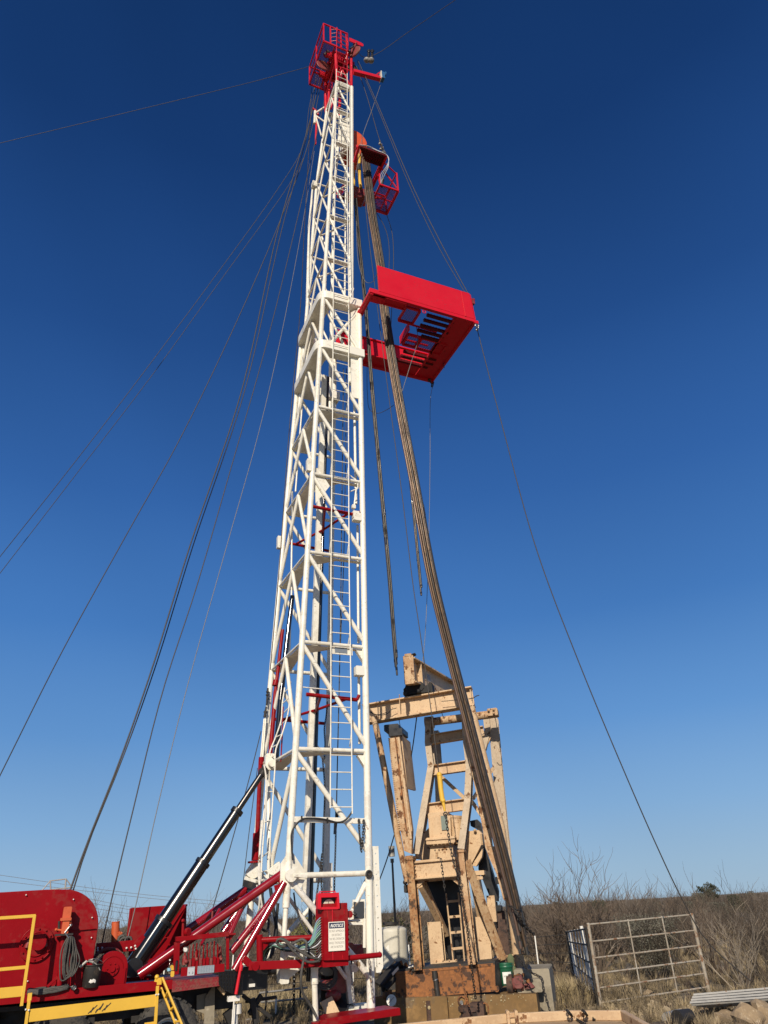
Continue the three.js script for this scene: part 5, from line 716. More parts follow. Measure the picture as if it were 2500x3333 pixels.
// ================================================================ pumping unit: cream steel pump jack with rust, horsehead taken off
const AJ = V(Math.sin(rad(13)), 0, -Math.cos(rad(13))), BJ = V(Math.sin(rad(103)), 0, -Math.cos(rad(103)));   // AJ points back, BJ to the right
{
  const t = thing('pump_jack', 'cream and rusty oil well pump jack with its horsehead taken off', 'pump jack', V(0.722,0.824,-18.511)), C = MT.cream, CR = MT.creamRust;
  const back = (p, k) => p.clone().addScaledVector(AJ, k);
  const I = (a, b, w, h, up = AJ) => ibeam(a, b, w, h, up, .022, .014);
  // rusty base box with its dark cover plate
  { const a = V(-0.283,0.844,-17.511), b = V(1.699,0.927,-17.054), c = V(1.662,0.468,-17.062), d = V(-0.303,0.385,-17.516), k = 1.6;
    part(t, 'base_box', [plate([a, b, c, d], .03), plate([b, back(b, k), back(c, k), c], .03), plate([a, back(a, k), back(d, k), d], .03), bar(lerp(a, d, .02), lerp(b, c, .02), .05, .05), bar(lerp(b, c, 0), lerp(c, b, 0), .06, .06, AJ)], MT.rust);
    part(t, 'cover_plate', [plate([lerp(a, b, -.01).add(V(0, .03, -.02)), lerp(b, a, -.02).add(V(0, .03, -.02)), back(b, k).add(V(0, .03, 0)), back(a, k).add(V(0, .03, 0))], .045)], MT.dark);
    part(t, 'bolt', [ball(V(0.075,0.877,-17.408), .045), tube(V(0.055,0.865,-17.433), V(0.045,0.802,-17.436), .03)], MT.dark); part(t, 'bolt', [ball(V(0.215,0.883,-17.376), .045), tube(V(0.195,0.871,-17.401), V(0.178,0.808,-17.405), .03)], MT.dark);
    part(t, 'box_end', [plate([V(1.699,0.933,-17.038), V(1.846,0.950,-17.276), V(1.847,0.519,-17.276), V(1.673,0.474,-17.044)], .02)], MT.dark); }
  // front posts, cross beam
  part(t, 'front_post', [I(V(0.160,3.000,-17.409), V(0.209,0.882,-17.398), .165, .30), basisBox(V(0.156,2.945,-17.400), BJ, Y, AJ, .19, .06, .32, .008)], MT.postRust);
  part(t, 'front_post', [I(V(1.261,3.038,-17.155), V(1.298,0.941,-17.146), .16, .30), basisBox(V(1.265,3.019,-17.144), BJ, Y, AJ, .18, .05, .32, .008)], CR);
  part(t, 'cross_beam', [bar(V(0.215,2.702,-17.458), V(1.168,2.717,-17.238), .02, .40), bar(V(0.212,2.862,-17.500), V(1.186,2.880,-17.275), .22, .03), bar(V(0.204,2.542,-17.502), V(1.168,2.558,-17.279), .26, .03)], C);
  // gear box on top: upper case with round cap, flange with bolts, lower case
  { const g = part(t, 'gear_box', [plate([V(0.742,3.801,-17.788), V(1.135,3.804,-17.697), V(1.116,3.309,-17.701), V(0.715,3.311,-17.794)], .04), basisBox(V(0.974,3.596,-18.299), BJ, Y, AJ, .47, .62, 1.05, .03), tube(V(1.262,3.802,-17.924), V(1.269,3.300,-17.923), .16, .17, 20), tube(V(1.263,3.816,-17.924), V(1.258,3.763,-17.925), .175, .175, 20), basisBox(V(0.987,3.103,-18.296), BJ, Y, AJ, .52, .52, 1.0, .02), basisBox(V(0.871,3.896,-18.169), BJ, Y, AJ, .12, .16, .2, .01)], C);
    part(g, 'flange', [basisBox(V(0.995,3.300,-18.243), BJ, Y, AJ, .66, .14, 1.2, .02), basisBox(V(0.997,3.331,-18.222), BJ, Y, AJ, .68, .03, 1.22, .006)], C);
    for (let k = 0; k < 7; k++) part(g, 'bolt', [tube(lerp(V(0.702,3.202,-17.674), V(1.222,3.204,-17.554), k / 6), lerp(V(0.704,3.220,-17.673), V(1.224,3.223,-17.553), k / 6), .016, .016, 6)], CR);
    part(g, 'gauge_plate', [basisBox(V(0.987,3.661,-17.690), BJ, Y, AJ, .15, .3, .02, .003)], flat([.16, .2, .17], .5));
    part(g, 'grease_tube', [tube(V(0.738,2.904,-17.635), V(0.756,3.033,-17.631), .022), tube(V(0.756,3.033,-17.631), V(0.759,3.070,-17.630), .03)], CR); }
  // crank housings left and right of it
  part(t, 'crank_cover', [plate([V(0.651,3.623,-18.630), V(0.759,3.682,-18.605), V(0.750,2.874,-18.607), V(0.478,2.891,-18.670), V(0.365,3.121,-18.696), V(0.382,3.359,-18.692)], .3)], C);
  part(t, 'crank_cover', [plate([V(1.562,3.467,-18.009), V(1.800,3.476,-17.954), V(1.867,3.393,-17.939), V(1.853,3.208,-17.942), V(1.574,2.802,-18.006), V(1.371,2.839,-18.053), V(1.416,3.141,-18.043)], .45), plate([V(1.836,3.110,-17.894), V(1.788,2.923,-17.906), V(1.645,2.745,-17.938), V(1.525,2.765,-17.966), V(1.662,2.900,-17.935)], .2)], C);
  part(t, 'grease_cup', [ball(V(1.662,3.465,-17.678), .035), tube(V(1.779,3.371,-17.548), V(1.781,3.150,-17.548), .02)], CR);
  // black belt guard slanting down on the right
  part(t, 'belt_guard', [plate([V(1.674,3.744,-18.599), V(1.844,3.765,-18.560), V(1.914,3.685,-18.543), V(1.948,3.414,-18.536), V(1.949,3.182,-18.535), V(2.137,2.243,-18.492), V(2.104,2.034,-18.500), V(1.970,2.054,-18.531), V(1.754,2.707,-18.580), V(1.819,3.157,-18.566), V(1.820,3.557,-18.565), V(1.677,3.635,-18.598)], .3)], MT.black);
  part(t, 'motor', [basisBox(V(2.019,1.898,-18.519), BJ, Y, AJ, .3, .12, .3, .02), tube(V(2.056,2.031,-18.511), V(2.054,1.908,-18.511), .03), basisBox(V(1.932,1.945,-18.437), BJ, Y, AJ, .16, .06, .2, .01)], MT.black);
  part(t, 'motor_post', [I(V(2.108,1.845,-18.499), V(2.142,0.958,-18.491), .2, .16)], MT.darkRust);
  // samson post: kinked front legs, rear legs, rungs and the saddle shaft
  const leg = (pts, w, h, m = MT.shadedCream) => { for (let i = 0; i + 1 < pts.length; i++) part(t, 'samson_leg', [I(pts[i], pts[i + 1], w, h)], m); };
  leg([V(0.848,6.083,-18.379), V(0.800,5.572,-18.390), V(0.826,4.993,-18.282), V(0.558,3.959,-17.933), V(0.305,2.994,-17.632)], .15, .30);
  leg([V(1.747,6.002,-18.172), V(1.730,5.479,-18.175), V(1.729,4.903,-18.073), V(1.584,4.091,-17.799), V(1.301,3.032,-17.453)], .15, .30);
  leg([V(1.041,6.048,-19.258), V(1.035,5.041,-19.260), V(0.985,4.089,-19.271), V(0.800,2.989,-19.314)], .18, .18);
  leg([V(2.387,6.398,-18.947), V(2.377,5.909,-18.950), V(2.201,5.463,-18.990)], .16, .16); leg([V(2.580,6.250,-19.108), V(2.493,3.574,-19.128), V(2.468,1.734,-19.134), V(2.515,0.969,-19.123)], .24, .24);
  part(t, 'saddle_shaft', [tube(V(0.892,6.117,-18.471), V(2.442,6.189,-18.319), .10, .10, 20)], MT.creamRust); part(t, 'saddle_cap', [disc(V(0.860,6.105,-18.479), BJ, .15, .22, 20)], MT.creamRust); part(t, 'saddle_cap', [basisBox(V(2.483,6.216,-18.310), BJ, Y, AJ, .26, .18, .3, .02), ball(V(2.352,6.250,-18.134), .03), ball(V(2.474,6.259,-18.106), .03), ball(V(2.471,6.168,-18.107), .03)], MT.creamRust);
  const rung = (a, b, h) => part(t, 'samson_rung', [I(a, b, .18, h, Y)], C);
  rung(V(0.850,5.647,-18.327), V(2.163,5.721,-18.024), .24); rung(V(0.849,4.905,-18.276), V(2.070,4.957,-17.994), .24); rung(V(0.608,4.007,-18.075), V(1.522,4.042,-17.813), .25);
  part(t, 'cross_brace', [bar(V(1.007,4.903,-18.855), V(1.568,4.265,-18.521), .05, .08)], C); part(t, 'cross_brace', [bar(V(1.770,4.235,-18.474), V(2.381,4.959,-18.744), .05, .08)], C); part(t, 'cross_brace', [bar(V(1.716,4.266,-18.692), V(1.994,3.792,-18.628), .06, .09)], C); part(t, 'cross_brace', [bar(V(2.186,5.464,-18.994), V(2.394,5.790,-18.946), .08, .14)], C);
  for (const [p, q] of [[V(0.248,2.801,-17.419), V(0.252,2.573,-17.419)], [V(1.143,2.824,-17.213), V(1.141,2.598,-17.213)], [V(0.587,0.975,-18.152), V(1.007,0.982,-18.055)], [V(0.848,5.666,-18.205), V(0.841,5.578,-18.206)], [V(0.848,4.942,-18.153), V(0.840,4.843,-18.155)]]) for (let k = 0; k < 4; k++) part(t, 'bolt', [tube(lerp(p, q, k / 3).addScaledVector(AJ, -.02), lerp(p, q, k / 3).addScaledVector(AJ, .03), .016, .016, 6)], CR);
  part(t, 'gusset', [plate([V(0.223,2.518,-17.518), V(0.491,2.526,-17.456), V(0.223,2.339,-17.518)], .02), plate([V(1.168,2.547,-17.299), V(0.969,2.534,-17.345), V(1.164,2.370,-17.300)], .02)], CR);
  // braces of the gear base and rear base posts
  part(t, 'base_brace', [bar(V(0.328,2.479,-17.575), V(0.744,1.700,-18.506), .10, .28, AJ)], C); part(t, 'base_brace', [bar(V(0.376,2.541,-17.718), V(0.869,1.451,-18.682), .12, .16, AJ)], CR);
  part(t, 'base_brace', [I(V(1.381,2.810,-17.281), V(1.992,0.971,-18.012), .16, .2)], CR); part(t, 'base_brace', [bar(V(1.547,2.551,-17.602), V(1.687,1.717,-18.185), .2, .3, AJ)], C);
  part(t, 'base_post', [I(V(0.628,1.707,-18.327), V(0.639,0.884,-18.325), .30, .26)], C); part(t, 'base_post', [I(V(1.682,1.753,-18.084), V(1.652,0.928,-18.091), .30, .26)], C); part(t, 'base_post', [bar(V(1.934,2.157,-18.334), V(1.926,1.645,-18.336), .18, .2, AJ)], C);
  part(t, 'bearing_pad', [basisBox(V(1.641,2.598,-17.683), BJ, Y, AJ, .3, .09, .3, .01), basisBox(V(1.645,2.499,-17.631), BJ, Y, AJ, .18, .06, .2, .01)], C);
  part(t, 'ground_beam', [bar(V(0.556,0.887,-18.241), V(1.044,0.909,-18.129), .14, .14)], C);
  part(t, 'dark_infill', [plate([V(0.415,2.660,-19.300), V(1.369,2.683,-19.080), V(1.281,0.987,-19.100), V(0.991,0.843,-19.167), V(0.876,1.255,-19.194), V(0.729,1.755,-19.228)], .5)], MT.black);  // black sheet added as the interior darkness between the posts
  part(t, 'under_plate', [plate([V(0.384,2.489,-17.614), V(1.199,2.514,-17.426), V(1.293,2.558,-18.789), V(0.414,2.531,-18.992)], .03)], CR);
  // inner ladder
  { const lad = part(t, 'ladder', [tube(V(0.916,2.247,-18.158), V(0.956,0.879,-18.149), .018), tube(V(1.189,2.250,-18.095), V(1.192,0.893,-18.094), .018)], C);
    for (let k = 0; k < 5; k++) part(lad, 'rung', [bar(lerp(V(0.916,2.247,-18.158), V(0.956,0.879,-18.149), .12 + k * .22), lerp(V(1.189,2.250,-18.095), V(1.192,0.893,-18.094), .12 + k * .22), .03, .05)], C); }
  // cranks with toothed racks and counterweight
  { const c = part(t, 'crank', [plate([V(-0.137,5.566,-17.324), V(0.084,5.586,-17.273), V(0.139,4.830,-17.260), V(0.248,3.515,-17.235), V(0.201,3.025,-17.246), V(0.044,3.096,-17.282), V(-0.021,3.598,-17.297), V(-0.120,5.060,-17.320)], .16)], CR);
    part(c, 'rack_groove', [bar(V(-0.028,5.521,-17.201), V(0.110,3.392,-17.169), .03, .035, AJ)], MT.rust); part(c, 'crank_edge', [bar(V(0.051,5.513,-17.183), V(0.194,3.324,-17.150), .045, .04, AJ)], C);
    const teeth = []; for (let k = 0; k < 46; k++) teeth.push(basisBox(lerp(V(-0.138,5.536,-17.314), V(-0.013,3.502,-17.285), (k + .5) / 46).addScaledVector(BJ, -.015), BJ, Y, AJ, .06, .03, .15));
    part(c, 'rack_teeth', teeth, CR).userData.kind = 'stuff';
    part(c, 'counterweight', [plate([V(0.099,5.596,-17.320), back(V(0.099,5.596,-17.320), .95), back(V(0.158,4.459,-17.307), .95), V(0.154,4.393,-17.308)], .05)], C);
    part(c, 'end_cap', [plate([V(-0.192,5.719,-17.224), V(0.143,5.712,-17.146), V(0.148,5.556,-17.145), V(-0.179,5.547,-17.221)], .05), basisBox(V(0.001,5.748,-17.672), BJ, Y, AJ, .36, .16, 1.0, .02)], MT.black);
    part(c, 'pivot', [disc(V(0.045,4.225,-17.189), BJ, .07, .05)], MT.rust); }
  part(t, 'crank', [plate([V(1.590,5.686,-17.387), V(1.719,5.673,-17.357), V(1.884,4.344,-17.319), V(1.975,3.433,-17.298), V(1.975,3.098,-17.298), V(1.827,3.083,-17.332), V(1.818,3.407,-17.334), V(1.747,4.289,-17.351)], .16), plate([V(1.827,3.083,-17.332), V(2.013,3.089,-17.289), V(2.103,2.546,-17.268), V(2.161,2.099,-17.255), V(2.128,2.038,-17.263), V(2.085,2.052,-17.272), V(2.000,2.552,-17.292), V(1.893,2.853,-17.317)], .155), bar(V(1.659,5.443,-17.268), V(1.885,3.493,-17.216), .035, .05, AJ)], CR);
  part(t, 'crank_stop', [basisBox(V(2.010,2.422,-17.290), BJ, Y, AJ, .1, .14, .1, .01)], MT.black);
  // pitman arms
  part(t, 'pitman', [tube(V(-0.513,6.061,-17.564), V(-0.121,3.551,-17.423), .075, .075, 18), tube(V(-0.121,3.551,-17.423), V(0.053,2.498,-17.382), .075, .06, 18), tube(V(-0.526,6.107,-17.567), V(-0.501,5.971,-17.562), .09, .09, 18)], CR); part(t, 'pitman', [tube(V(1.812,6.096,-17.028), V(2.219,3.420,-17.293), .085, .085, 18), tube(V(2.219,3.420,-17.293), V(2.243,1.058,-17.441), .085, .085, 18)], C);
  part(t, 'pitman_foot', [ball(V(0.012,2.489,-17.392), .05), basisBox(V(0.045,2.374,-17.846), BJ, Y, AJ, .1, .16, .2, .02)], MT.dark);
  // equaliser beam
  part(t, 'equalizer', [ibeam(V(-0.764,6.209,-17.725), V(1.898,6.347,-17.110), .3, .46, Y, .03, .02), plate([V(1.822,6.493,-16.974), V(1.909,6.602,-17.364), V(1.931,6.187,-17.359), V(1.849,6.079,-16.968)], .02), bar(V(0.127,6.576,-17.376), V(0.119,6.188,-17.377), .01, .02, BJ)], C);
  part(t, 'wire_loop', [pipe([V(-0.617,6.216,-17.506), V(-0.512,6.155,-17.462), V(-0.348,6.102,-17.403), V(-0.167,6.139,-17.382), V(-0.088,6.211,-17.364), V(0.033,6.240,-17.356)], .009, 40, 5), pipe([V(-0.601,6.229,-17.503), V(-0.483,6.137,-17.455), V(-0.348,6.129,-17.424), V(-0.196,6.164,-17.388)], .008, 30, 5), pipe([V(1.121,6.273,-17.084), V(1.288,6.269,-17.046), V(1.505,6.266,-16.996)], .008, 20, 5), pipe([V(1.757,6.259,-16.938), V(1.866,6.268,-16.913), V(1.956,6.309,-16.892), V(2.014,6.316,-16.878)], .011, 24, 5), pipe([V(0.082,6.079,-17.530), V(0.089,5.946,-17.528), V(0.110,5.800,-17.472)], .009, 20, 5), pipe([V(1.119,6.068,-17.290), V(1.134,5.978,-17.287), V(1.167,5.938,-17.279)], .009, 20, 5), pipe([V(2.509,6.081,-18.201), V(2.521,5.814,-18.198), V(2.533,5.551,-18.195), V(2.468,5.506,-18.210), V(2.396,5.587,-18.227)], .009, 30, 5)], MT.hose);
  part(t, 'equalizer_bearing', [basisBox(V(0.599,6.625,-17.431), BJ, Y, AJ, .66, .17, .4, .03), basisBox(V(0.552,6.702,-17.421), BJ, Y, AJ, .46, .22, .4, .06), tube(V(0.283,6.660,-17.381), V(0.449,6.655,-17.342), .09, .09, 16), ball(V(0.599,6.574,-17.184), .06), basisBox(V(0.300,6.566,-17.428), BJ, Y, AJ, .1, .1, .3, .02), basisBox(V(0.924,6.650,-17.335), BJ, Y, AJ, .1, .26, .3, .03)], MT.tar);
  // walking beam with its bare front end
  { const a = V(0.413,7.044,-16.991), b = V(1.659,7.102,-19.731), ax = b.clone().sub(a).normalize();
    const wb = part(t, 'walking_beam', [ibeam(a, b, .30, .62, Y, .035, .02), bar(a.clone().addScaledVector(ax, .42).addScaledVector(BJ, .07), a.clone().addScaledVector(ax, .44).addScaledVector(BJ, .07), .14, .54)], C);
    part(wb, 'end_plate', [basisBox(a.clone().addScaledVector(ax, -.03), BJ, Y, AJ, .255, .70, .10, .012), basisBox(a.clone().addScaledVector(ax, -.03).add(V(0, .36, 0)), BJ, Y, AJ, .17, .08, .10, .01)], CR, 'rust flaked end plate of the beam');
    part(wb, 'latch', [bar(V(0.525,7.464,-17.017), V(0.561,7.428,-17.060), .1, .04)], MT.dark);
    const tx = lettering(.4, .22, 128, (c, w, h) => { c.fillStyle = '#a79d92'; c.fillRect(0, 0, w, h); c.strokeStyle = '#5d564f'; c.lineWidth = 3; c.strokeRect(6, 6, w - 12, h - 12); c.lineWidth = 6; c.beginPath(); for (const [x, y] of [[.2, .2], [.24, .75], [.36, .35], [.48, .8], [.52, .2], [.64, .2], [.78, .8], [.8, .2]]) c.lineTo(x * w, y * h); c.stroke(); });
    const up = Y.clone().addScaledVector(ax, -Y.dot(ax)).normalize();
    printPlate(wb, 'number_plate', a.clone().addScaledVector(ax, 1.1).addScaledVector(up, .06).addScaledVector(BJ, .024), ax, up, .32, .18, .006, tx); }
  // side frame on the right with its cream end panels
  part(t, 'side_frame', [bar(V(1.452,0.902,-17.521), V(2.110,0.996,-18.088), .08, .04), bar(V(2.110,0.996,-18.088), V(2.386,1.036,-18.024), .08, .03), bar(V(2.138,1.006,-18.081), V(2.147,0.782,-18.079), .04, .04, AJ), bar(V(2.280,1.012,-18.049), V(2.266,0.723,-18.052), .03, .03, AJ), bar(V(2.513,0.853,-17.995), V(2.511,0.660,-17.995), .04, .04, AJ), bar(V(2.320,0.655,-18.039), V(2.512,0.671,-17.995), .04, .04)], CR);
  part(t, 'end_panel', [plate([V(2.156,0.991,-18.139), V(2.460,1.003,-18.069), V(2.510,0.684,-18.057), V(2.165,0.667,-18.137)], .02), plate([V(1.937,0.901,-18.128), V(2.078,0.941,-18.095), V(2.084,0.796,-18.094), V(1.955,0.789,-18.123)], .02)], C);
}
// ---------------------------------------------------------------- concrete base of the pumping unit
{
  const t = thing('concrete_pedestal', 'stained concrete block under the pump jack with a stepped right end', 'concrete block', V(0.888,0.032,-18.062));
  const a = V(-0.767,0.375,-17.469), b = V(2.436,0.544,-16.730), g = y => p => V(p.x, y, p.z);
  const s = (p, k) => p.clone().addScaledVector(AJ, k), y0 = .42;
  const top = [a, b, s(b, 2.4), s(a, 2.4)].map(g(y0));
  part(t, 'block', [plate(top.map(p => V(p.x, y0 / 2 - .02, p.z)), y0 + .04)], MT.concrete);
  const c = V(2.604,0.638,-17.461), d = V(2.873,0.651,-17.399); 
  part(t, 'step_block', [basisBox(V(2.631,0.413,-17.967), BJ, Y, AJ, .72, .75, 1.3, .02)], MT.concreteGrey); part(t, 'step_block', [basisBox(V(2.416,0.531,-17.247), BJ, Y, AJ, .5, .22, .5, .02)], MT.concreteGrey);
  part(t, 'form_board', [bar(V(2.868,0.665,-17.502), V(2.867,0.386,-17.503), .03, .05, AJ)], MT.dark);
  const bits = []; for (let k = 0; k < 60; k++) { const q = lerp(a, b, rr(.05, .97)); bits.push(new THREE.DodecahedronGeometry(rr(.006, .02), 0).translate(q.x, rr(.25, .44), q.z).translate(-AJ.x * .003, 0, -AJ.z * .003)); }
  part(t, 'aggregate', bits, MT.paleGrass).userData.kind = 'stuff';
}
// ---------------------------------------------------------------- things on and around the concrete
{
  let t = thing('pipe_riser', 'short dark pipe standing against the rusty base box', 'pipe', V(0.520,0.440,-17.223));
  part(t, 'pipe', [tube(V(0.504,0.848,-17.207), V(0.539,0.391,-17.198), .048, .055, 16), tube(V(0.504,0.858,-17.206), V(0.511,0.711,-17.205), .058, .058, 16), tube(V(0.511,0.571,-17.205), V(0.527,0.534,-17.201), .058, .058, 16)], MT.pipeGrey); part(t, 'collar', [tube(V(0.511,0.711,-17.205), V(0.516,0.695,-17.204), .061, .061, 16)], MT.steel);
  t = thing('wellhead', 'rusty squat wellhead fitting with chains hanging onto it', 'wellhead', V(1.151,0.068,-16.667));
  part(t, 'body', [tube(V(1.122,0.002,-16.622), V(1.147,0.292,-16.617), .2, .2, 20), disc(V(1.144,0.258,-16.617), Y, .25, .07), disc(V(1.134,0.113,-16.620), Y, .23, .06), basisBox(V(1.248,0.246,-16.542), BJ, Y, AJ, .3, .22, .3, .04), tube(V(1.037,0.199,-16.385), V(1.327,0.170,-16.729), .08), tube(V(0.992,0.029,-16.652), V(1.009,0.227,-16.597), .05)], MT.darkRust);
  for (let k = 0; k < 8; k++) part(t, 'bolt', [tube(V(1.143,0.248,-16.618).add(V(.21 * Math.cos(k * .785), -.05, .21 * Math.sin(k * .785))), V(1.143,0.248,-16.618).add(V(.21 * Math.cos(k * .785), .06, .21 * Math.sin(k * .785))), .018, .018, 6)], MT.dark);
  part(t, 'bail', [pipe([V(1.344,0.326,-16.520), V(1.414,0.334,-16.504), V(1.455,0.290,-16.494), V(1.452,0.169,-16.495)], .014, 24, 6)], MT.rust);
  t = thing('pipe_nipple', 'pipe end with a bright nut set in the concrete front', 'pipe', V(1.000,0.326,-17.010)); part(t, 'collar', [torus(V(1.004,0.343,-17.040), AJ, .075, .02, 24, 8)], MT.rust); part(t, 'nut', [disc(V(0.996,0.323,-17.042), AJ, .035, .08, 6), ball(V(1.002,0.286,-17.009), .025)], MT.steel);
  t = thing('concrete_stub', 'rusty conduit stub darkened for shadow with a chipped white mark on the concrete front', 'pipe', V(0.358,0.150,-17.158)); part(t, 'stub', [basisBox(V(0.556,0.196,-17.112), BJ, Y, AJ, .34, .48, .12, .03)], MT.concrete); part(t, 'conduit', [tube(V(0.351,0.361,-17.170), V(0.349,-0.050,-17.170), .06, .06)], MT.darkRust); part(t, 'chip', [ball(V(0.347,0.255,-17.114), .03, 1, 1.1, .4, 10)], MT.paleGrass);  // conduit colour also carries the dark shadow strip on the concrete
  t = thing('white_disc', 'round white plate with a strap hanging at the left corner of the concrete', 'plate', V(-0.398,0.400,-17.230)); part(t, 'disc', [disc(V(-0.398,0.400,-17.230), V(.1, .15, 1), .1, .02, 28)], MT.sign); part(t, 'strap', [bar(V(-0.474,0.344,-17.217), V(-0.345,0.453,-17.187), .02, .012)], MT.galv);
  t = thing('valve', 'rusty small valve left of the base box', 'valve', V(-0.519,0.442,-17.463)); part(t, 'body', [ball(V(-0.499,0.467,-17.458), .09), tube(V(-0.742,0.411,-17.515), V(-0.475,0.430,-17.453), .04), tube(V(-0.469,0.560,-17.452), V(-0.489,0.415,-17.456), .045), disc(V(-0.423,0.482,-17.492), BJ, .08, .05)], MT.rust);
  t = thing('toolbox', 'dark grimy steel channel leaning beside the rusty base box', 'channel', V(-0.385,0.595,-17.432)); part(t, 'channel', [bar(V(-0.603,0.631,-17.431), V(-0.176,0.963,-17.794), .34, .05, V(0, .8, .5)), bar(V(-0.584,0.603,-17.376), V(-0.171,0.931,-17.691), .04, .18, V(0, .8, .5)), bar(V(-0.306,0.925,-17.619), V(-0.206,0.986,-17.699), .1, .1)], MT.dark); part(t, 'clamp', [bar(V(-0.190,1.035,-17.695), V(-0.156,0.957,-17.687), .08, .06), bar(V(-0.090,0.988,-17.775), V(-0.042,0.915,-17.764), .08, .06)], MT.rust); part(t, 'paint_smear', [bar(V(-0.356,0.832,-17.251), V(-0.225,0.939,-17.313), .006, .07, V(0, .8, .5))], MT.sign);
  t = thing('reel_fitting', 'bright metal fitting lying at the foot of the left rusty post', 'fitting', V(0.046,0.925,-17.333)); part(t, 'body', [tube(V(-0.004,0.926,-17.365), V(0.079,0.944,-17.346), .03), disc(V(0.002,0.925,-17.363), BJ, .045, .03), ball(V(0.073,0.944,-17.347), .035)], MT.steel);
  t = thing('bucket', 'green plastic bucket with a white label on the concrete', 'bucket', V(1.963,0.570,-17.352));
  const gp = V(1.965,0.539,-17.352), gl = new THREE.LatheGeometry([[0, 0], [.13, 0], [.152, .30], [.162, .30], [.162, .33], [.15, .335], [.16, .36], [.162, .375], [.15, .375], [.128, .02], [0, .02]].map(p => new THREE.Vector2(...p)), 32);
  part(t, 'pail', gl.translate(gp.x, gp.y, gp.z), MT.green);
  { const lt = lettering(.22, .2, 128, (c, w, h) => { c.fillStyle = '#e6e6de'; c.fillRect(0, 0, w, h); c.strokeStyle = '#9aa098'; c.lineWidth = 4; for (let k = 0; k < 7; k++) { c.beginPath(); c.arc(w * (.2 + k * .1), h * .36, 5, k, k + 4.2); c.moveTo(w * (.18 + k * .1), h * .26); c.lineTo(w * (.17 + k * .1), h * .46); c.stroke(); } });
    const q = new THREE.CylinderGeometry(.147, .137, .2, 20, 1, true, -.75, 1.3), b = bases.get(t); q.rotateY(.12).translate(gp.x - b.x, gp.y + .13 - b.y, gp.z - b.z); const m = new THREE.Mesh(q, new THREE.MeshPhysicalMaterial({ map: lt, roughness: .5, side: THREE.DoubleSide })); m.name = 'label'; m.castShadow = m.receiveShadow = true; t.add(m); }
  t = thing('prickly_pear', 'small prickly pear cactus behind the green bucket', 'cactus', V(2.125,0.720,-17.776)); part(t, 'pad', [ball(V(2.146,0.921,-17.772), .075, 1, 1.75, .35)], MT.cactus); part(t, 'pad', [ball(V(2.180,0.756,-17.764), .06, 1, 1.4, .35)], MT.cactus); part(t, 'pad', [ball(V(2.215,0.693,-17.704), .06, 1.1, 1.2, .35)], MT.cactus);
  t = thing('valve_assembly', 'red and rusty valve assembly lying on the concrete right of the box', 'valve', V(2.115,0.500,-17.163)); part(t, 'flange', [disc(V(2.022,0.568,-17.133), BJ, .17, .07, 24), disc(V(1.966,0.554,-17.146), BJ, .15, .05, 24)], MT.darkRust); part(t, 'body', [tube(V(2.022,0.568,-17.133), V(2.274,0.576,-17.075), .10, .10, 20), basisBox(V(2.163,0.604,-17.049), BJ, Y, AJ, .16, .2, .24, .03), disc(V(2.239,0.583,-17.083), BJ, .14, .05)], MT.oxide); for (let k = 0; k < 6; k++) part(t, 'bolt', [tube(V(2.057,0.620,-16.971).addScaledVector(BJ, k * .04).add(V(0, -.03 * (k % 3), 0)), V(2.128,0.623,-16.955).addScaledVector(BJ, k * .04).add(V(0, -.03 * (k % 3), 0)), .014)], k % 2 ? MT.oxide : MT.darkRust); part(t, 'bonnet', [tube(V(2.194,0.637,-17.145), V(2.206,0.730,-17.142), .05), disc(V(2.190,0.699,-17.146), Y, .1, .03), tube(V(2.284,0.686,-17.124), V(2.292,0.738,-17.122), .03)], MT.rust);
  t = thing('bell_reducer', 'short red pipe reducer standing on the concrete beside the valve assembly', 'fitting', V(2.387,0.496,-17.049)); part(t, 'bell', [tube(V(2.380,0.491,-17.050), V(2.364,0.584,-17.054), .12, .075, 20)], MT.oxide); part(t, 'neck', [tube(V(2.363,0.574,-17.054), V(2.367,0.646,-17.053), .068, .068, 18)], MT.rust);
  t = thing('round_fitting', 'small rusty round cap lying at the right end of the base box', 'fitting', V(1.712,0.504,-17.030)); part(t, 'cap', [disc(V(1.709,0.511,-17.000), AJ, .05, .06, 20), disc(V(1.705,0.515,-16.960), AJ, .025, .02, 16)], MT.rust);
  // tank
  t = thing('poly_tank', 'white plastic tank behind the mast foot', 'tank', V(-0.303,0.814,-19.498));
  const tc = V(-0.360,0.805,-19.497), T = new THREE.LatheGeometry([[0, 0], [.58, 0], [.62, .05], [.62, .35], [.615, .37], [.62, .39], [.62, .75], [.615, .77], [.62, .79], [.62, 1.0], [.60, 1.06], [.50, 1.10], [.2, 1.16], [.2, 1.19], [0, 1.19]].map(p => new THREE.Vector2(...p)), 48);
  part(t, 'body', T.scale(.56, .74, .56).translate(tc.x, tc.y, tc.z), MT.tank);
  part(t, 'lid', [disc(tc.clone().add(V(-.03, .90, 0)), Y, .19, .06, 28)], MT.dark); part(t, 'label_square', [basisBox(V(-0.460,1.223,-19.164), V(.7, .7, 0).normalize(), V(-.7, .7, 0).normalize(), V(0, 0, 1), .09, .09, .008)], MT.sign); part(t, 'rim_lug', [basisBox(V(-0.361,1.508,-19.247), V(1, 0, 0), Y, V(0, 0, 1), .12, .06, .1, .01)], MT.tank);
  part(t, 'stand', [basisBox(tc.clone().add(V(0, -.02, 0)), V(1, 0, 0), Y, V(0, 0, 1), 0.8, .05, 0.8), tube(V(tc.x, .0, tc.z), tc, .32, .33, 24)], MT.dark);
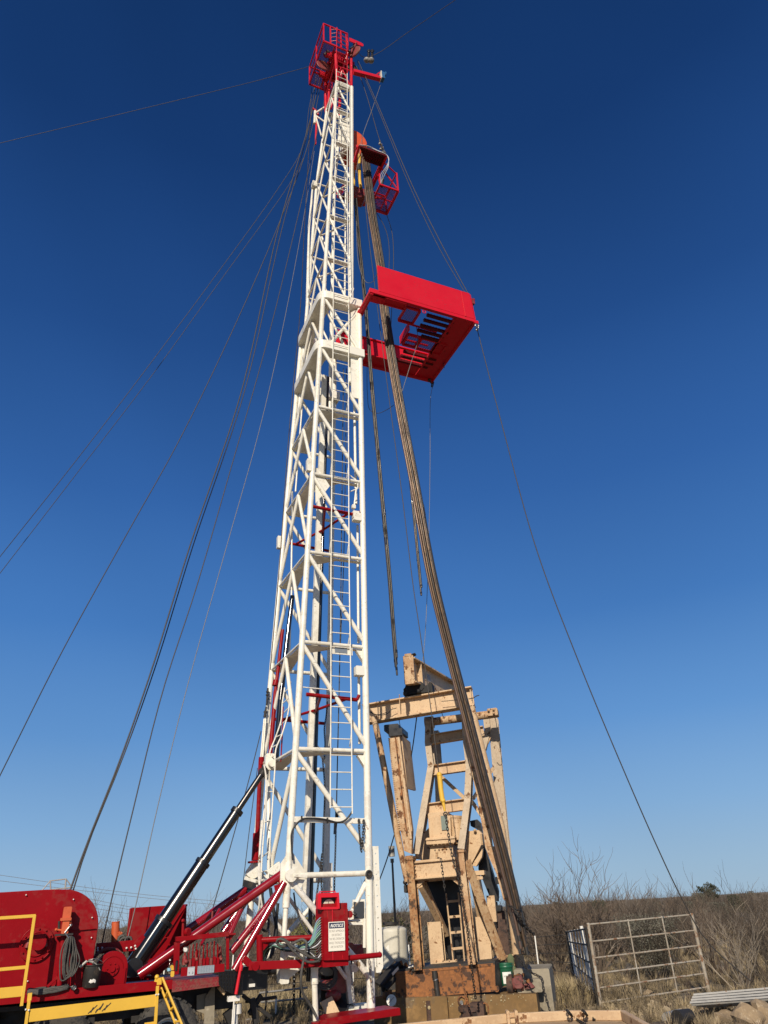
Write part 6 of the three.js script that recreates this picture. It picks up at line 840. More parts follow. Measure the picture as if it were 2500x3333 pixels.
  t = thing('antenna_pole', 'thin black pole with a grey canister on top above the white tank', 'pole', V(-0.278,1.613,-19.398)); part(t, 'pole', [tube(V(-0.274,1.563,-19.398), V(-0.275,2.993,-19.398), .032, .026)], MT.oilBlack); part(t, 'coupling', [tube(V(-0.275,2.993,-19.398), V(-0.278,3.082,-19.398), .045)], MT.oilBlack); part(t, 'canister', [tube(V(-0.276,3.129,-19.398), V(-0.278,3.363,-19.398), .075, .075, 18)], MT.galv);
}

// ================================================================ pipes hanging and leaning in the racking boards
{
  const ctr = [V(0.022,25.215,-15.600), V(0.151,22.017,-15.649), V(0.325,19.458,-15.697), V(0.358,17.780,-15.746), V(0.609,14.192,-15.788), V(0.838,11.813,-15.878), V(1.081,9.096,-15.963), V(1.274,7.691,-16.049), V(1.619,5.493,-16.119), V(1.950,3.332,-16.183), V(2.166,1.922,-16.206), V(2.256,1.088,-16.194)];
  const curve = new THREE.CatmullRomCurve3(ctr, false, 'centripetal');
  const side = V(.92, .25, 0).normalize(), mats = [MT.pipePink, MT.pipeBrown, MT.pipe, MT.pipeBrown, MT.pipeGrey, MT.pipe, MT.pipePink, MT.pipeGrey, MT.pipeBrown, MT.pipe, MT.pipeGrey, MT.pipeGrey, MT.pipe];
  const ord = ['leftmost', 'second', 'middle', 'fourth', 'rightmost'];
  for (let k = 0; k < 13; k++) {
    const col = k < 10 ? k % 5 : k - 9, row = Math.floor(k / 5), q = (col - 2) / 2 + (row === 1 ? .22 : 0), u1 = [.985, .99, .955, 1, .965, .995, .965, .985, .98, .95, .95, .97, .93][k], u0 = [0, .004, .01, .002, .012, .006, .02, .008, .015, .01, .02, .03, .025][k], n = 22, pts = [];
    for (let i = 0; i <= n; i++) { const u = u0 + (u1 - u0) * i / n, w = .098 - .008 * u - .025 * Math.exp(-Math.pow((u - .95) / .05, 2)) + .012 * Math.sin(k * 3.7 + u * 5); pts.push(curve.getPoint(u).addScaledVector(side, q * w).addScaledVector(AJ, (row - 1) * .062 + .012 * Math.sin(k * 2.1))); }
    const base = pts[n], tone = [['pinkish', MT.pipePink], ['tan', MT.pipeBrown], ['dark', MT.pipe], ['brown', MT.pipeBrown], ['grey', MT.pipeGrey], ['dark grey', MT.pipeGrey], ['blackish', MT.pipe]][[0, 1, 2, 1, 6, 1, 2, 5, 6, 4, 2, 5, 6][k]];
    const t = thing('tubing_stand', `${tone[0]} ${ord[col]} pipe in the ${['front', 'middle', 'back'][row]} row of the slanting bundle`, 'pipe', base, 'pipes in the slanting bundle');
    const r = [.028, .026, .028, .027, .028, .027, .026, .028, .026, .028, .028, .028, .026][k];
    part(t, 'pipe', [pipe(pts, r, 90, 8)], tone[1]);
    const C = new THREE.CatmullRomCurve3(pts, false, 'centripetal');
    for (const u of [.26, .505, .755, .985]) { const z = u + (k % 4) * .006 - .01, a = C.getPoint(Math.min(.985, z)), b = C.getPoint(Math.min(1, z + .01)); part(t, 'coupling', [tube(a, b, r + .007, r + .007, 10)], u > .9 ? MT.pipeGrey : tone[1]); }
  }
  const wrap = thing('binding_chain', 'dark chain wrapped round the lower pipes of the slanting bundle', 'chain', V(2.216,1.866,-16.048));
  part(wrap, 'chain', chainGeo([V(2.024,1.940,-16.174), V(2.081,1.915,-15.985), V(2.160,1.859,-15.954), V(2.263,1.901,-16.092)], .05, .008, .018), MT.dark); part(wrap, 'chain', chainGeo([V(2.098,1.883,-15.963), V(2.150,1.791,-15.905), V(2.208,1.700,-15.948), V(2.242,1.630,-16.044), V(2.372,1.517,-16.228), V(2.495,1.418,-16.411)], .06, .010, .022), MT.dark);
  // darker rods hanging left of the bundle
  const hang = (P, n, w, label, ends, group) => { const c = new THREE.CatmullRomCurve3(P, false, 'centripetal'); for (let k = 0; k < n; k++) { const e = ends[k], pts = []; for (let i = 0; i <= 16; i++) { const u = i / 16 * e; pts.push(c.getPoint(u).add(V((k - (n - 1) / 2) * w * (1 - .35 * u), 0, (k % 2) * .05))); } const t = thing('hanging_rod', label[k], 'rod', pts[16], group); part(t, 'rod', [pipe(pts, .023, 60, 7)], k % 2 ? MT.pipeGrey : MT.pipe); for (const u of [.33, .66, .98]) { const C = new THREE.CatmullRomCurve3(pts, false, 'centripetal'); part(t, 'coupling', [tube(C.getPoint(u - .012), C.getPoint(u), .029, .029, 10)], MT.oilBlack); } } };
  hang([V(-0.378,23.032,-15.795), V(-0.315,20.751,-15.797), V(-0.223,18.367,-15.848), V(-0.140,14.846,-15.899), V(-0.034,11.536,-15.950), V(0.046,9.093,-16.000), V(0.072,7.516,-16.000), V(0.100,6.634,-16.000)], 4, .026, ['leftmost dark rod hanging in the air between mast and slanting bundle', 'lowest reaching dark rod hanging between mast and slanting bundle', 'third dark rod hanging between mast and slanting bundle', 'rightmost and shortest of the four dark rods hanging beside the mast'], [.965, 1, .955, .93], 'dark rods hanging beside the mast');
  hang([V(0.691,14.463,-16.285), V(0.767,11.209,-16.182), V(0.792,9.549,-16.181), V(0.810,8.650,-16.180)], 2, .035, ['left one of two short dark rods hanging close beside the bundle', 'right one of two short dark rods hanging close beside the bundle'], [1, .93], 'short rods beside the slanting bundle');
}
// ================================================================ lines: guys, drilling lines, chains
{
  const line = (name, label, cat, pts, r, m, group) => solo(name, [pipe(pts, r, 60, 6)], m, label, cat, pts[pts.length - 1], group);
  const ext = (a, b, L) => b.clone().add(b.clone().sub(a).normalize().multiplyScalar(L));
  const G = (label, pts, r = .013, m = MT.cable, L = 0) => line('guy_wire', label, 'guy wire', L ? [...pts, ext(pts[pts.length - 2], pts[pts.length - 1], L)] : pts, r, m);
  G('guy wire from the crown to the upper left edge', [V(-1.148,30.987,-15.204), V(-1.477,32.626,-16.434), V(-2.129,33.192,-16.866), V(-4.391,33.442,-17.456), V(-7.462,33.465,-18.016), V(-10.993,32.063,-17.893), V(-14.872,30.133,-17.545)], .011, MT.cable, 6);
  G('guy wire from the crown up to the top right edge past the round fittings', [V(-0.076,31.577,-15.479), V(0.229,32.046,-15.998), V(0.717,32.004,-15.884), V(2.033,32.281,-15.265), V(3.792,32.022,-14.099)], .011, MT.cable, 6);
  G('upper of the two parallel guy wires on the left', [V(-1.499,32.765,-16.532), V(-2.034,30.363,-16.676), V(-2.342,27.651,-16.838), V(-3.310,25.346,-16.980), V(-5.288,21.452,-17.206), V(-7.755,16.556,-17.345), V(-9.488,13.571,-17.606), V(-10.963,11.264,-17.911)], .010, MT.cable, 12);
  G('lower of the two parallel guy wires on the left', [V(-1.975,31.153,-16.583), V(-2.134,27.865,-16.866), V(-2.626,26.095,-16.897), V(-3.516,24.277,-17.041), V(-5.181,21.279,-17.343), V(-7.178,17.447,-17.592), V(-9.400,13.730,-17.992), V(-10.984,10.849,-18.133)], .010, MT.cable, 12);
  G('guy wire with small clamps sagging to the lower left edge', [V(-1.582,31.337,-16.524), V(-2.143,27.368,-16.663), V(-3.200,23.279,-16.900), V(-4.561,18.714,-17.102), V(-6.015,14.438,-17.283), V(-7.177,11.524,-17.376), V(-8.476,8.147,-17.451), V(-9.499,5.231,-17.600)], .013, MT.cable, 8);
  line('drilling_line', 'thicker wire rope running from the crown to the drum housing', 'wire rope', [V(-1.486,32.789,-16.533), V(-1.984,29.234,-16.582), V(-3.102,22.426,-16.409), V(-3.898,15.047,-15.930), V(-4.744,9.892,-15.281), V(-5.127,6.759,-14.733), V(-5.408,4.798,-14.312), V(-5.706,3.242,-13.981), V(-5.818,2.510,-13.826)], .0165, MT.cable);
  line('drilling_line', 'second wire rope close beside the thicker one left of the mast', 'wire rope', [V(-1.766,31.979,-16.506), V(-2.055,28.929,-16.674), V(-2.997,22.566,-16.531), V(-3.838,15.138,-16.048), V(-4.705,9.948,-15.397), V(-5.106,6.793,-14.846), V(-5.412,4.817,-14.418), V(-5.724,3.250,-14.081), V(-5.849,2.515,-14.030)], .013, MT.cable);
  line('sand_line', 'thin dark wire running down to the toothed guard on the truck', 'wire rope', [V(-1.309,30.741,-16.348), V(-2.239,23.956,-16.246), V(-3.194,16.947,-15.882), V(-3.923,12.276,-15.512), V(-4.456,8.756,-15.158), V(-4.892,6.173,-14.813), V(-5.160,3.823,-14.616), V(-5.334,2.045,-14.447), V(-5.376,1.554,-14.431)], .012, MT.cable);
  line('sand_line', 'thin pale wire running down beside the red rear cover', 'wire rope', [V(-1.822,26.416,-16.198), V(-2.166,22.860,-16.155), V(-2.743,17.612,-15.966), V(-3.264,13.516,-15.663), V(-3.856,9.858,-15.322), V(-4.438,6.186,-14.955), V(-4.705,3.860,-14.664), V(-4.843,2.164,-14.408), V(-4.913,1.494,-14.278)], .0085, MT.cableLight);
  line('hoist_rope', 'brown rope running down along the left mast legs', 'rope', [V(-1.959,27.968,-16.081), V(-2.120,21.562,-15.859), V(-2.182,18.016,-15.649), V(-2.321,14.867,-15.426), V(-2.417,13.085,-15.412), V(-2.560,8.731,-15.186), V(-2.658,6.653,-15.067)], .011, MT.pipe);
  G('thin wire behind the raising cylinder left of the mast foot', [V(-3.210,5.836,-17.203), V(-3.416,4.867,-17.163), V(-3.721,3.581,-17.100), V(-4.063,2.201,-17.022), V(-4.223,1.627,-16.983)], .011, MT.wire); G('thin wire close to the red pull cylinder', [V(-3.244,4.982,-17.095), V(-3.367,3.685,-17.071), V(-3.458,2.574,-17.053), V(-3.487,2.259,-17.047)], .009, MT.wire);
  G('outer cable from the crown to the racking board corner', [V(-0.036,30.913,-15.497), V(0.563,28.109,-15.490), V(1.599,23.264,-15.618), V(2.344,20.452,-15.726), M(3.6, 18.22, -.84)], .013, MT.cable); G('inner cable from the crown to the racking board corner', [V(-0.063,31.012,-15.595), V(0.528,28.186,-15.591), V(1.555,23.218,-15.723), V(2.267,20.419,-15.839), M(3.55, 18.22, -.8)], .010, MT.cable);
  G('guy wire from the crown to the rod basket', [V(-0.108,30.455,-15.464), V(0.190,29.268,-15.799), V(0.586,25.940,-15.589), M(1.34, 24.5, -.45)], .012, MT.cable);
  { const t = thing('turnbuckle', 'grey clamps on the guy wire above the rod basket', 'clamp', V(0.609,25.493,-15.588)); part(t, 'rope_end', [tube(V(0.583,25.887,-15.589), V(0.664,25.275,-15.586), .03, .03)], MT.cable); for (const [x, y] of [[1236, 468], [1241, 472], [1240, 484], [1245, 481], [1248, 494]]) void 0; part(t, 'clip', [ball(V(0.574,25.634,-15.539), .045), ball(V(0.638,25.648,-15.587), .035)], MT.galv); part(t, 'clip', [ball(V(0.592,25.333,-15.539), .04), ball(V(0.673,25.466,-15.585), .04)], MT.galv); part(t, 'clip', [ball(V(0.692,25.144,-15.535), .05), tube(V(0.657,25.137,-15.586), V(0.767,25.172,-15.581), .03)], MT.galv); }
  G('left cable between rod basket and racking board', [M(1.4, 23.4, .9), V(0.659,22.314,-16.787), M(1.9, 18.2, 1.9)], .011, MT.cable); G('right cable between rod basket and racking board', [M(1.9, 23.4, .95), V(0.833,22.412,-16.879), M(2.2, 18.2, 1.93)], .011, MT.cable);
  line('winch_line', 'pale wire hanging from the blue sheave box to the upper mast', 'wire rope', [V(0.770,29.591,-15.760), V(0.372,27.726,-15.596), V(-0.021,26.347,-15.700), M(.62, 24.3, .5)], .010, MT.cableLight);
  line('winch_line', 'long thin wire from the upper mast down to the yellow strap', 'wire rope', [V(-0.040,26.283,-15.600), V(-0.035,24.199,-15.600), V(-0.042,22.115,-15.500), V(0.144,17.446,-15.299), V(0.309,13.961,-15.197), V(0.473,10.811,-15.093), V(0.572,8.500,-15.089), V(0.642,7.343,-14.986), V(0.751,5.581,-14.981), V(0.805,4.284,-14.978)], .011, MT.cable);
  { const t = thing('lifting_strap', 'yellow strap with hook hanging in front of the pump jack', 'strap', V(0.837,3.609,-14.977)); part(t, 'strap', [pipe([V(0.813,4.307,-14.978), V(0.817,4.063,-14.978), V(0.826,3.891,-14.977), V(0.835,3.788,-14.977)], .05, 24, 10), ball(V(0.811,4.283,-14.978), .054), ball(V(0.842,3.799,-14.976), .05)], MT.yellow); part(t, 'tail', [tube(V(0.841,3.788,-14.976), V(0.861,3.607,-14.975), .035, .02)], MT.yellow);
    part(t, 'hook', [torus(V(0.868,3.552,-14.975), AJ, .035, .012, 14, 6)], MT.dark); }
  solo('chain', chainGeo([V(0.867,3.540,-14.975), V(0.898,3.113,-14.973), V(0.939,2.739,-14.971), V(0.990,2.488,-14.967), V(1.071,1.921,-15.162), V(1.125,1.374,-15.359), V(1.157,0.876,-15.657), V(1.194,0.471,-15.955)], .056, .008, .0185), MT.dark, 'long dark chain hanging from the yellow strap to the wellhead', 'chain', V(1.194,0.471,-15.955));
  solo('chain', chainGeo([V(0.781,2.860,-16.482), V(0.798,2.545,-16.481), V(0.810,2.265,-16.480)], .056, .008, .0185), MT.dark, 'short chain hanging on the front of the cream cross beam', 'chain', V(0.810,2.265,-16.480));
  solo('chain', chainGeo([V(0.976,0.994,-16.271), V(0.992,0.752,-16.170), V(1.021,0.541,-16.068), V(1.033,0.454,-15.967), V(1.056,0.369,-15.865)], .056, .0085, .019), MT.rust, 'rusty chain hanging over the front of the base box', 'chain', V(1.056,0.369,-15.865));
  solo('chain', chainGeo([V(2.142,1.078,-16.764), V(2.202,0.952,-16.453), V(2.327,0.808,-16.234), V(2.480,0.711,-16.110), V(2.483,0.550,-16.009), V(2.495,0.308,-15.804), V(2.511,0.239,-15.802)], .06, .009, .02), MT.dark, 'chain draped from the side frame over the stepped concrete end', 'chain', V(2.511,0.239,-15.802));
  solo('chain', chainGeo([V(-1.550,4.763,-15.238), V(-1.511,4.225,-15.256), V(-1.540,3.424,-15.243), V(-1.561,2.879,-15.233), V(-1.585,2.521,-15.222), V(-1.575,2.329,-15.227)], .05, .0075, .0175), MT.dark, 'long dark chain hanging inside the mast left of the ladder', 'chain', V(-1.575,2.329,-15.227));
  solo('chain', chainGeo([V(-1.541,6.217,-16.344), V(-1.571,5.901,-16.330), V(-1.613,5.625,-16.311), V(-1.602,5.289,-16.316), V(-1.618,4.959,-16.308)], .05, .0075, .0175), MT.dark, 'doubled chain hooked on the upper red spreader inside the mast', 'chain', V(-1.618,4.959,-16.308));
  solo('chain', chainGeo([V(-1.269,3.725,-15.038), V(-1.290,3.067,-15.028), V(-1.314,2.594,-15.017), V(-1.323,2.303,-15.012)], .05, .0075, .0175), MT.dark, 'chain hanging from the hoist line down to the red gauge box', 'chain', V(-1.323,2.303,-15.012));
  solo('chain', chainGeo([V(-0.815,3.523,-14.829), V(-0.809,3.293,-14.809), V(-0.793,3.080,-14.817), V(-0.785,2.985,-14.821), V(-0.757,3.132,-14.833), V(-0.734,3.348,-14.855), V(-0.723,3.512,-14.871)], .05, .009, .019), MT.dark, 'small chain loop hanging from the flat white bar', 'chain', V(-0.785,2.985,-14.821));
  solo('chain', chainGeo([V(-1.593,3.001,-15.439), V(-1.641,2.625,-15.417), V(-1.698,2.261,-15.390), V(-1.743,1.906,-15.369)], .05, .0075, .0175), MT.dark, 'slanting chain beside the square guide column above the gauge box', 'chain', V(-1.743,1.906,-15.369));
  solo('chain', chainGeo([V(-1.032,1.185,-14.707), V(-1.007,0.949,-14.718), V(-1.001,0.749,-14.721), V(-0.984,0.637,-14.729)], .05, .008, .018), MT.galv, 'pale chain hanging under the red handle bar', 'chain', V(-0.984,0.637,-14.729));
  solo('chain', chainGeo([V(-0.707,1.237,-14.835), V(-0.689,1.015,-14.843), V(-0.676,0.812,-14.849), V(-0.662,0.633,-14.856)], .055, .009, .02), MT.galv, 'thin pale chain lying down the right mast leg', 'chain', V(-0.662,0.633,-14.856));
  solo('chain', chainGeo([V(-2.081,1.080,-15.213), V(-2.083,0.780,-15.212), V(-2.088,0.420,-15.210), V(-2.091,0.266,-15.208)], .065, .01, .023), MT.dark, 'dark chain hanging in the gap below the mast left of the jack leg', 'chain', V(-2.091,0.266,-15.208));
  line('hoist_line', 'dark line hanging inside the mast behind the ladder', 'wire rope', [V(-0.902,15.130,-15.207), V(-1.005,11.486,-15.160), V(-1.087,8.614,-15.122), V(-1.171,6.103,-15.083), V(-1.233,4.534,-15.054), V(-1.263,3.725,-15.040)], .013, MT.wire);
  line('hoist_line', 'dark line inside the mast reaching only half way down', 'wire rope', [V(-0.831,15.343,-15.460), V(-0.943,11.637,-15.409), V(-1.038,9.115,-15.365), V(-1.144,7.133,-15.316)], .011, MT.wire);
  { const t = thing('line_socket', 'dark rope socket hanging below the bottom ladder rung', 'socket', V(-1.258,3.669,-15.042)); part(t, 'socket', [tube(V(-1.256,3.792,-15.043), V(-1.247,3.657,-15.048), .02, .045, 14), tube(V(-1.247,3.657,-15.048), V(-1.260,3.568,-15.042), .03, .03)], MT.dark); part(t, 'block', [tube(V(-1.278,3.546,-15.034), V(-1.298,3.310,-15.024), .035, .03, 12)], MT.oilBlack); }
  G('long guy wire from the board corner down to the right beside the gate', [M(3.7, 16.75, -.88), V(3.074,16.945,-15.855), V(3.378,13.422,-15.946), V(3.789,9.672,-16.162), V(4.355,6.819,-16.329), V(4.970,4.355,-16.571), V(5.420,2.867,-16.850), V(5.748,1.943,-17.058), V(6.137,1.114,-17.240), V(6.841,0.389,-17.296)], .0125, MT.cable);
  line('tag_line', 'thin line hanging from the lower board corner', 'rope', [M(3.6, 16.75, 1.9), V(1.715,16.381,-18.219), V(1.489,13.846,-18.139), V(1.278,11.625,-17.955), V(0.909,8.302,-17.677), V(0.736,7.229,-17.484)], .009, MT.cableLight);
  line('tag_line', 'short rope hanging under the far board edge', 'rope', [V(2.157,17.050,-17.454), V(2.129,16.850,-17.223), V(2.120,16.600,-17.107)], .014, MT.hose);
  line('tag_line', 'thin line crossing from the board platform to the pipe bundle', 'rope', [M(2.2, 17.3, .1), V(1.290,16.737,-15.948), V(0.978,15.507,-15.670), V(0.687,14.640,-15.785)], .009, MT.cableLight);
  line('tag_line', 'loose thin line looping from the mast to the board wall', 'rope', [V(-0.374,21.689,-15.596), V(-0.372,19.721,-15.396), V(-0.269,18.750,-15.198), V(-0.122,18.197,-15.000), V(0.061,17.921,-14.700), V(0.187,17.894,-14.399)], .008, MT.cableLight);
  line('tag_line', 'loose dark line looping across the pipe bundle below the board', 'rope', [V(-0.251,15.999,-15.998), V(-0.284,14.858,-15.997), V(-0.229,14.252,-15.998), V(-0.018,14.131,-16.000), V(0.263,14.172,-15.898), V(0.437,14.152,-15.694)], .008, MT.hose);
  line('power_cable', 'black cable slanting from the pump jack beam down behind the tank', 'cable', [V(0.535,6.128,-17.528), V(0.399,5.515,-17.996), V(0.258,4.961,-18.298), V(-0.037,3.998,-18.800), V(-0.354,3.182,-19.297), V(-0.686,2.542,-19.988), V(-1.025,2.031,-20.574)], .014, MT.hose);
  // far power lines on the left
  line('power_line', 'topmost of the far power line wires over the truck', 'power line', [V(-29.364,5.702,-54.606), V(-20.281,4.088,-58.589), V(-12.940,3.115,-60.635)], .014, MT.farWire, 'far power line wires');
  line('power_line', 'second of the far power line wires over the truck', 'power line', [V(-29.295,5.319,-54.643), V(-19.182,3.722,-58.958), V(-12.927,2.871,-60.637)], .014, MT.farWire, 'far power line wires');
  line('power_line', 'third of the far power line wires over the truck', 'power line', [V(-23.952,4.124,-57.186), V(-20.138,3.193,-58.638), V(-14.412,2.145,-60.302)], .014, MT.farWire, 'far power line wires');
  line('power_line', 'fourth of the far power line wires over the truck', 'power line', [V(-23.908,3.813,-57.205), V(-20.158,3.018,-58.632), V(-14.397,1.927,-60.305)], .014, MT.farWire, 'far power line wires');
  line('power_line', 'fifth of the far power line wires over the truck', 'power line', [V(-23.863,3.503,-57.224), V(-20.127,2.744,-58.642), V(-14.382,1.690,-60.309)], .014, MT.farWire, 'far power line wires');
  line('power_line', 'lowest of the far power line wires over the truck', 'power line', [V(-23.797,3.041,-57.251), V(-20.073,2.278,-58.661), V(-14.353,1.258,-60.316)], .014, MT.farWire, 'far power line wires');
}

// ================================================================ land: ground, containment mat, fence, gates, brush, trees
{
  // one sheet of ground from under the camera to beyond the horizon, rings growing with distance
  const rings = [], n = 160; for (let r = 0; r < 60; r++) rings.push(r === 0 ? 0 : .9 * Math.pow(1.128, r)); rings.push(1600);
  const h = (x, z) => { const d = Math.hypot(x, z), k = smooth(24, 60, d); return (Math.sin(x * .11 + 1.3) * Math.cos(z * .083 + .4) * .25 + Math.sin(x * .31 + z * .27) * .08) * k * Math.min(1, 300 / (d + 1)) + .018 * Math.sin(x * 2.3) * Math.sin(z * 1.9 + x) * (1 - k) - .01; };
  const pos = [], tri = [], P = (i, j) => { const a = j / n * Math.PI * 2, x = rings[i] * Math.sin(a), z = -rings[i] * Math.cos(a); return [x, h(x, z), z]; };
  for (let i = 0; i + 1 < rings.length; i++) for (let j = 0; j < n; j++) { const a = P(i, j), b = P(i + 1, j), c = P(i + 1, j + 1), d = P(i, j + 1); if (i) pos.push(...a, ...c, ...b, ...a, ...d, ...c); else pos.push(...a, ...c, ...b); }
  const g = new THREE.BufferGeometry(); g.setAttribute('position', new THREE.Float32BufferAttribute(pos, 3)); g.computeVertexNormals();
  if (g.attributes.normal.getY(0) < 0) { for (let i = 0; i < pos.length; i += 9) for (let k = 0; k < 3; k++) { const t = pos[i + 3 + k]; pos[i + 3 + k] = pos[i + 6 + k]; pos[i + 6 + k] = t; } g.setAttribute('position', new THREE.Float32BufferAttribute(pos, 3)); g.computeVertexNormals(); }
  struct('ground', g, paint({ base: [.20, .155, .095], wear: [.29, .235, .155], at: .54, soft: .1, stain: [.10, .085, .052], stainAt: .45, stainBy: .6, grain: .45, rough: .98, metres: 7, bump: .03 }));
}
// cream rimmed mat in the foreground
{
  const t = thing('ground_mat', 'dusty tan mat with raised cream steel rim at the bottom edge', 'mat', V(1.2, 0, -12));
  const rim = [V(-0.807,0.340,-14.008), V(-0.059,0.340,-14.316), V(1.593,0.340,-14.829), V(2.660,0.340,-14.773), V(3.492,0.340,-14.436), V(3.431,0.340,-12.939)].map(p => V(p.x, .27, p.z));
  const last = rim[rim.length - 1].clone().add(rim[5].clone().sub(rim[4]).setLength(3)), first = rim[0].clone().add(V(-1.2, 0, 1.5));
  const poly = [first, ...rim, last, V(last.x - 1.2, .27, -8.5), V(first.x, .27, -8.5)].map(p => V(p.x, .1, p.z));
  part(t, 'sheet', [plate(poly, .2)], MT.mat);
  for (let i = 0; i + 1 < rim.length; i++) part(t, 'rim', [bar(rim[i], rim[i + 1], .09, .14, Y, .012)], MT.cream);
  part(t, 'rim', [bar(rim[5], last, .09, .14, Y, .012)], MT.cream); part(t, 'rim', [bar(first, rim[0], .09, .14, Y, .012)], MT.cream);
  part(t, 'rim_clamp', [basisBox(lerp(rim[2], rim[3], .03).add(V(0, .02, .03)), V(1, 0, 0), Y, V(0, 0, 1), .05, .2, .2, .01), basisBox(lerp(rim[2], rim[3], .16).add(V(0, .02, .03)), V(1, 0, 0), Y, V(0, 0, 1), .05, .2, .2, .01), basisBox(lerp(rim[2], rim[3], .09).add(V(0, .05, .0)), V(1, 0, 0), Y, V(0, 0, 1), .12, .07, .14, .01)], MT.creamRust);
  solo('chain', chainGeo([V(2.611,0.360,-14.639), V(2.583,0.360,-14.320), V(2.749,0.230,-14.841), V(2.751,0.230,-14.085), V(2.771,0.230,-13.629)], .06, .009, .02), MT.dark, 'first dark chain lying over the cream rim of the mat', 'chain', V(2.771,0.230,-13.629));
  solo('chain', chainGeo([V(2.852,0.360,-14.529), V(2.824,0.360,-14.213), V(2.995,0.230,-14.817), V(3.019,0.230,-14.493)], .06, .009, .02), MT.dark, 'second dark chain lying over the cream rim of the mat', 'chain', V(3.019,0.230,-14.493));
}
// steel gates and fence behind
{
  const gate = (name, label, A, B, rails, verts, mat, mv) => {   // A, B: [top, bottom] of the end posts
    const t = thing(name, label, 'gate', A[1]);
    part(t, 'post', [tube(A[0], A[1], .036, .036, 12)], mat); part(t, 'post', [tube(B[0], B[1], .04, .04, 12)], mat);
    for (const k of rails) { const b = part(t, 'rail', [tube(lerp(A[0], A[1], k), lerp(B[0], B[1], k * .97), .019, .019, 8)], mat); }
    for (const k of verts) part(t, 'upright', [tube(lerp(lerp(A[0], A[1], 0), lerp(B[0], B[1], 0), k), lerp(lerp(A[0], A[1], .93), lerp(B[0], B[1], .93), k), mv ? .012 : .017, mv ? .012 : .017, 8)], mv || mat);
    return t;
  };
  gate('pipe_gate', 'rusty galvanized pipe gate with six rails standing open on the right', [V(3.914,1.531,-17.876), V(3.902,-0.009,-17.879)], [V(6.560,1.585,-18.999), V(6.561,0.008,-18.999)], [.02, .225, .42, .6, .765, .93], [.37, .70], MT.gateSteel);
  const t2 = gate('pipe_gate', 'narrow white barred gate seen edge on beside the open gate', [V(3.904,1.447,-18.083), V(3.889,-0.003,-18.087)], [V(4.696,1.194,-24.555), V(4.710,0.011,-24.552)], [.02, .23, .46, .68, .9], [.12, .24, .36, .5, .66, .82], MT.dark, MT.sign);
  part(t2, 'post', [tube(V(4.642,1.220,-23.853), V(4.672,0.034,-23.847), .035), tube(V(4.115,1.436,-19.572), V(4.138,-0.016,-19.567), .04)], MT.sign);
  const f = thing('wire_fence', 'wire fence on thin steel posts running behind the pump jack', 'fence', V(2.424,0.279,-25.083));
  const posts = [[V(4.715,1.154,-24.551), V(4.758,0.091,-24.543)], [V(3.779,1.117,-24.713), V(3.770,0.179,-24.714)], [V(2.176,1.046,-25.407), V(2.189,0.193,-25.406)], [V(0.014,1.041,-25.500), V(0.033,0.194,-25.500)], [V(-1.681,1.043,-25.445), V(-1.704,0.179,-25.443)], [V(-3.445,1.054,-25.266), V(-3.470,0.175,-25.263)], [V(-5.146,1.069,-24.465), V(-5.184,0.190,-24.457)], [V(-7.002,1.087,-24.000), V(-7.039,0.206,-23.989)]];
  for (const [a, b] of posts) part(f, 'post', [bar(a, b, .035, .035, AJ)], MT.sign);
  for (let k = 0; k < 5; k++) part(f, 'fence_wire', [pipe(posts.map(([a, b]) => lerp(a, b, .04 + k * .22)), .009, 60, 4)], MT.dark);
  // welded pipe railing seen in the gap under the mast
  const r = thing('pipe_railing', 'low pipe railing standing in the gap under the mast', 'railing', V(-3.020,-0.083,-19.265));
  for (const [a, b] of [[V(-3.406,0.497,-19.200), V(-2.410,0.498,-19.854)], [V(-3.367,0.323,-19.207), V(-2.409,0.290,-19.854)], [V(-3.686,0.016,-19.148), V(-2.408,0.055,-19.855)]]) part(r, 'rail', [tube(a, b, .02)], MT.galv);
  for (const x of [0, 1, 2]) part(r, 'post', [tube([V(-3.254,1.028,-19.227), V(-3.039,0.400,-19.262), V(-2.555,0.900,-19.836)][x], [V(-3.271,-0.150,-19.224), V(-3.038,0.087,-19.262), V(-2.586,-0.252,-19.832)][x], .022)], x === 1 ? MT.sign : MT.dark);
}
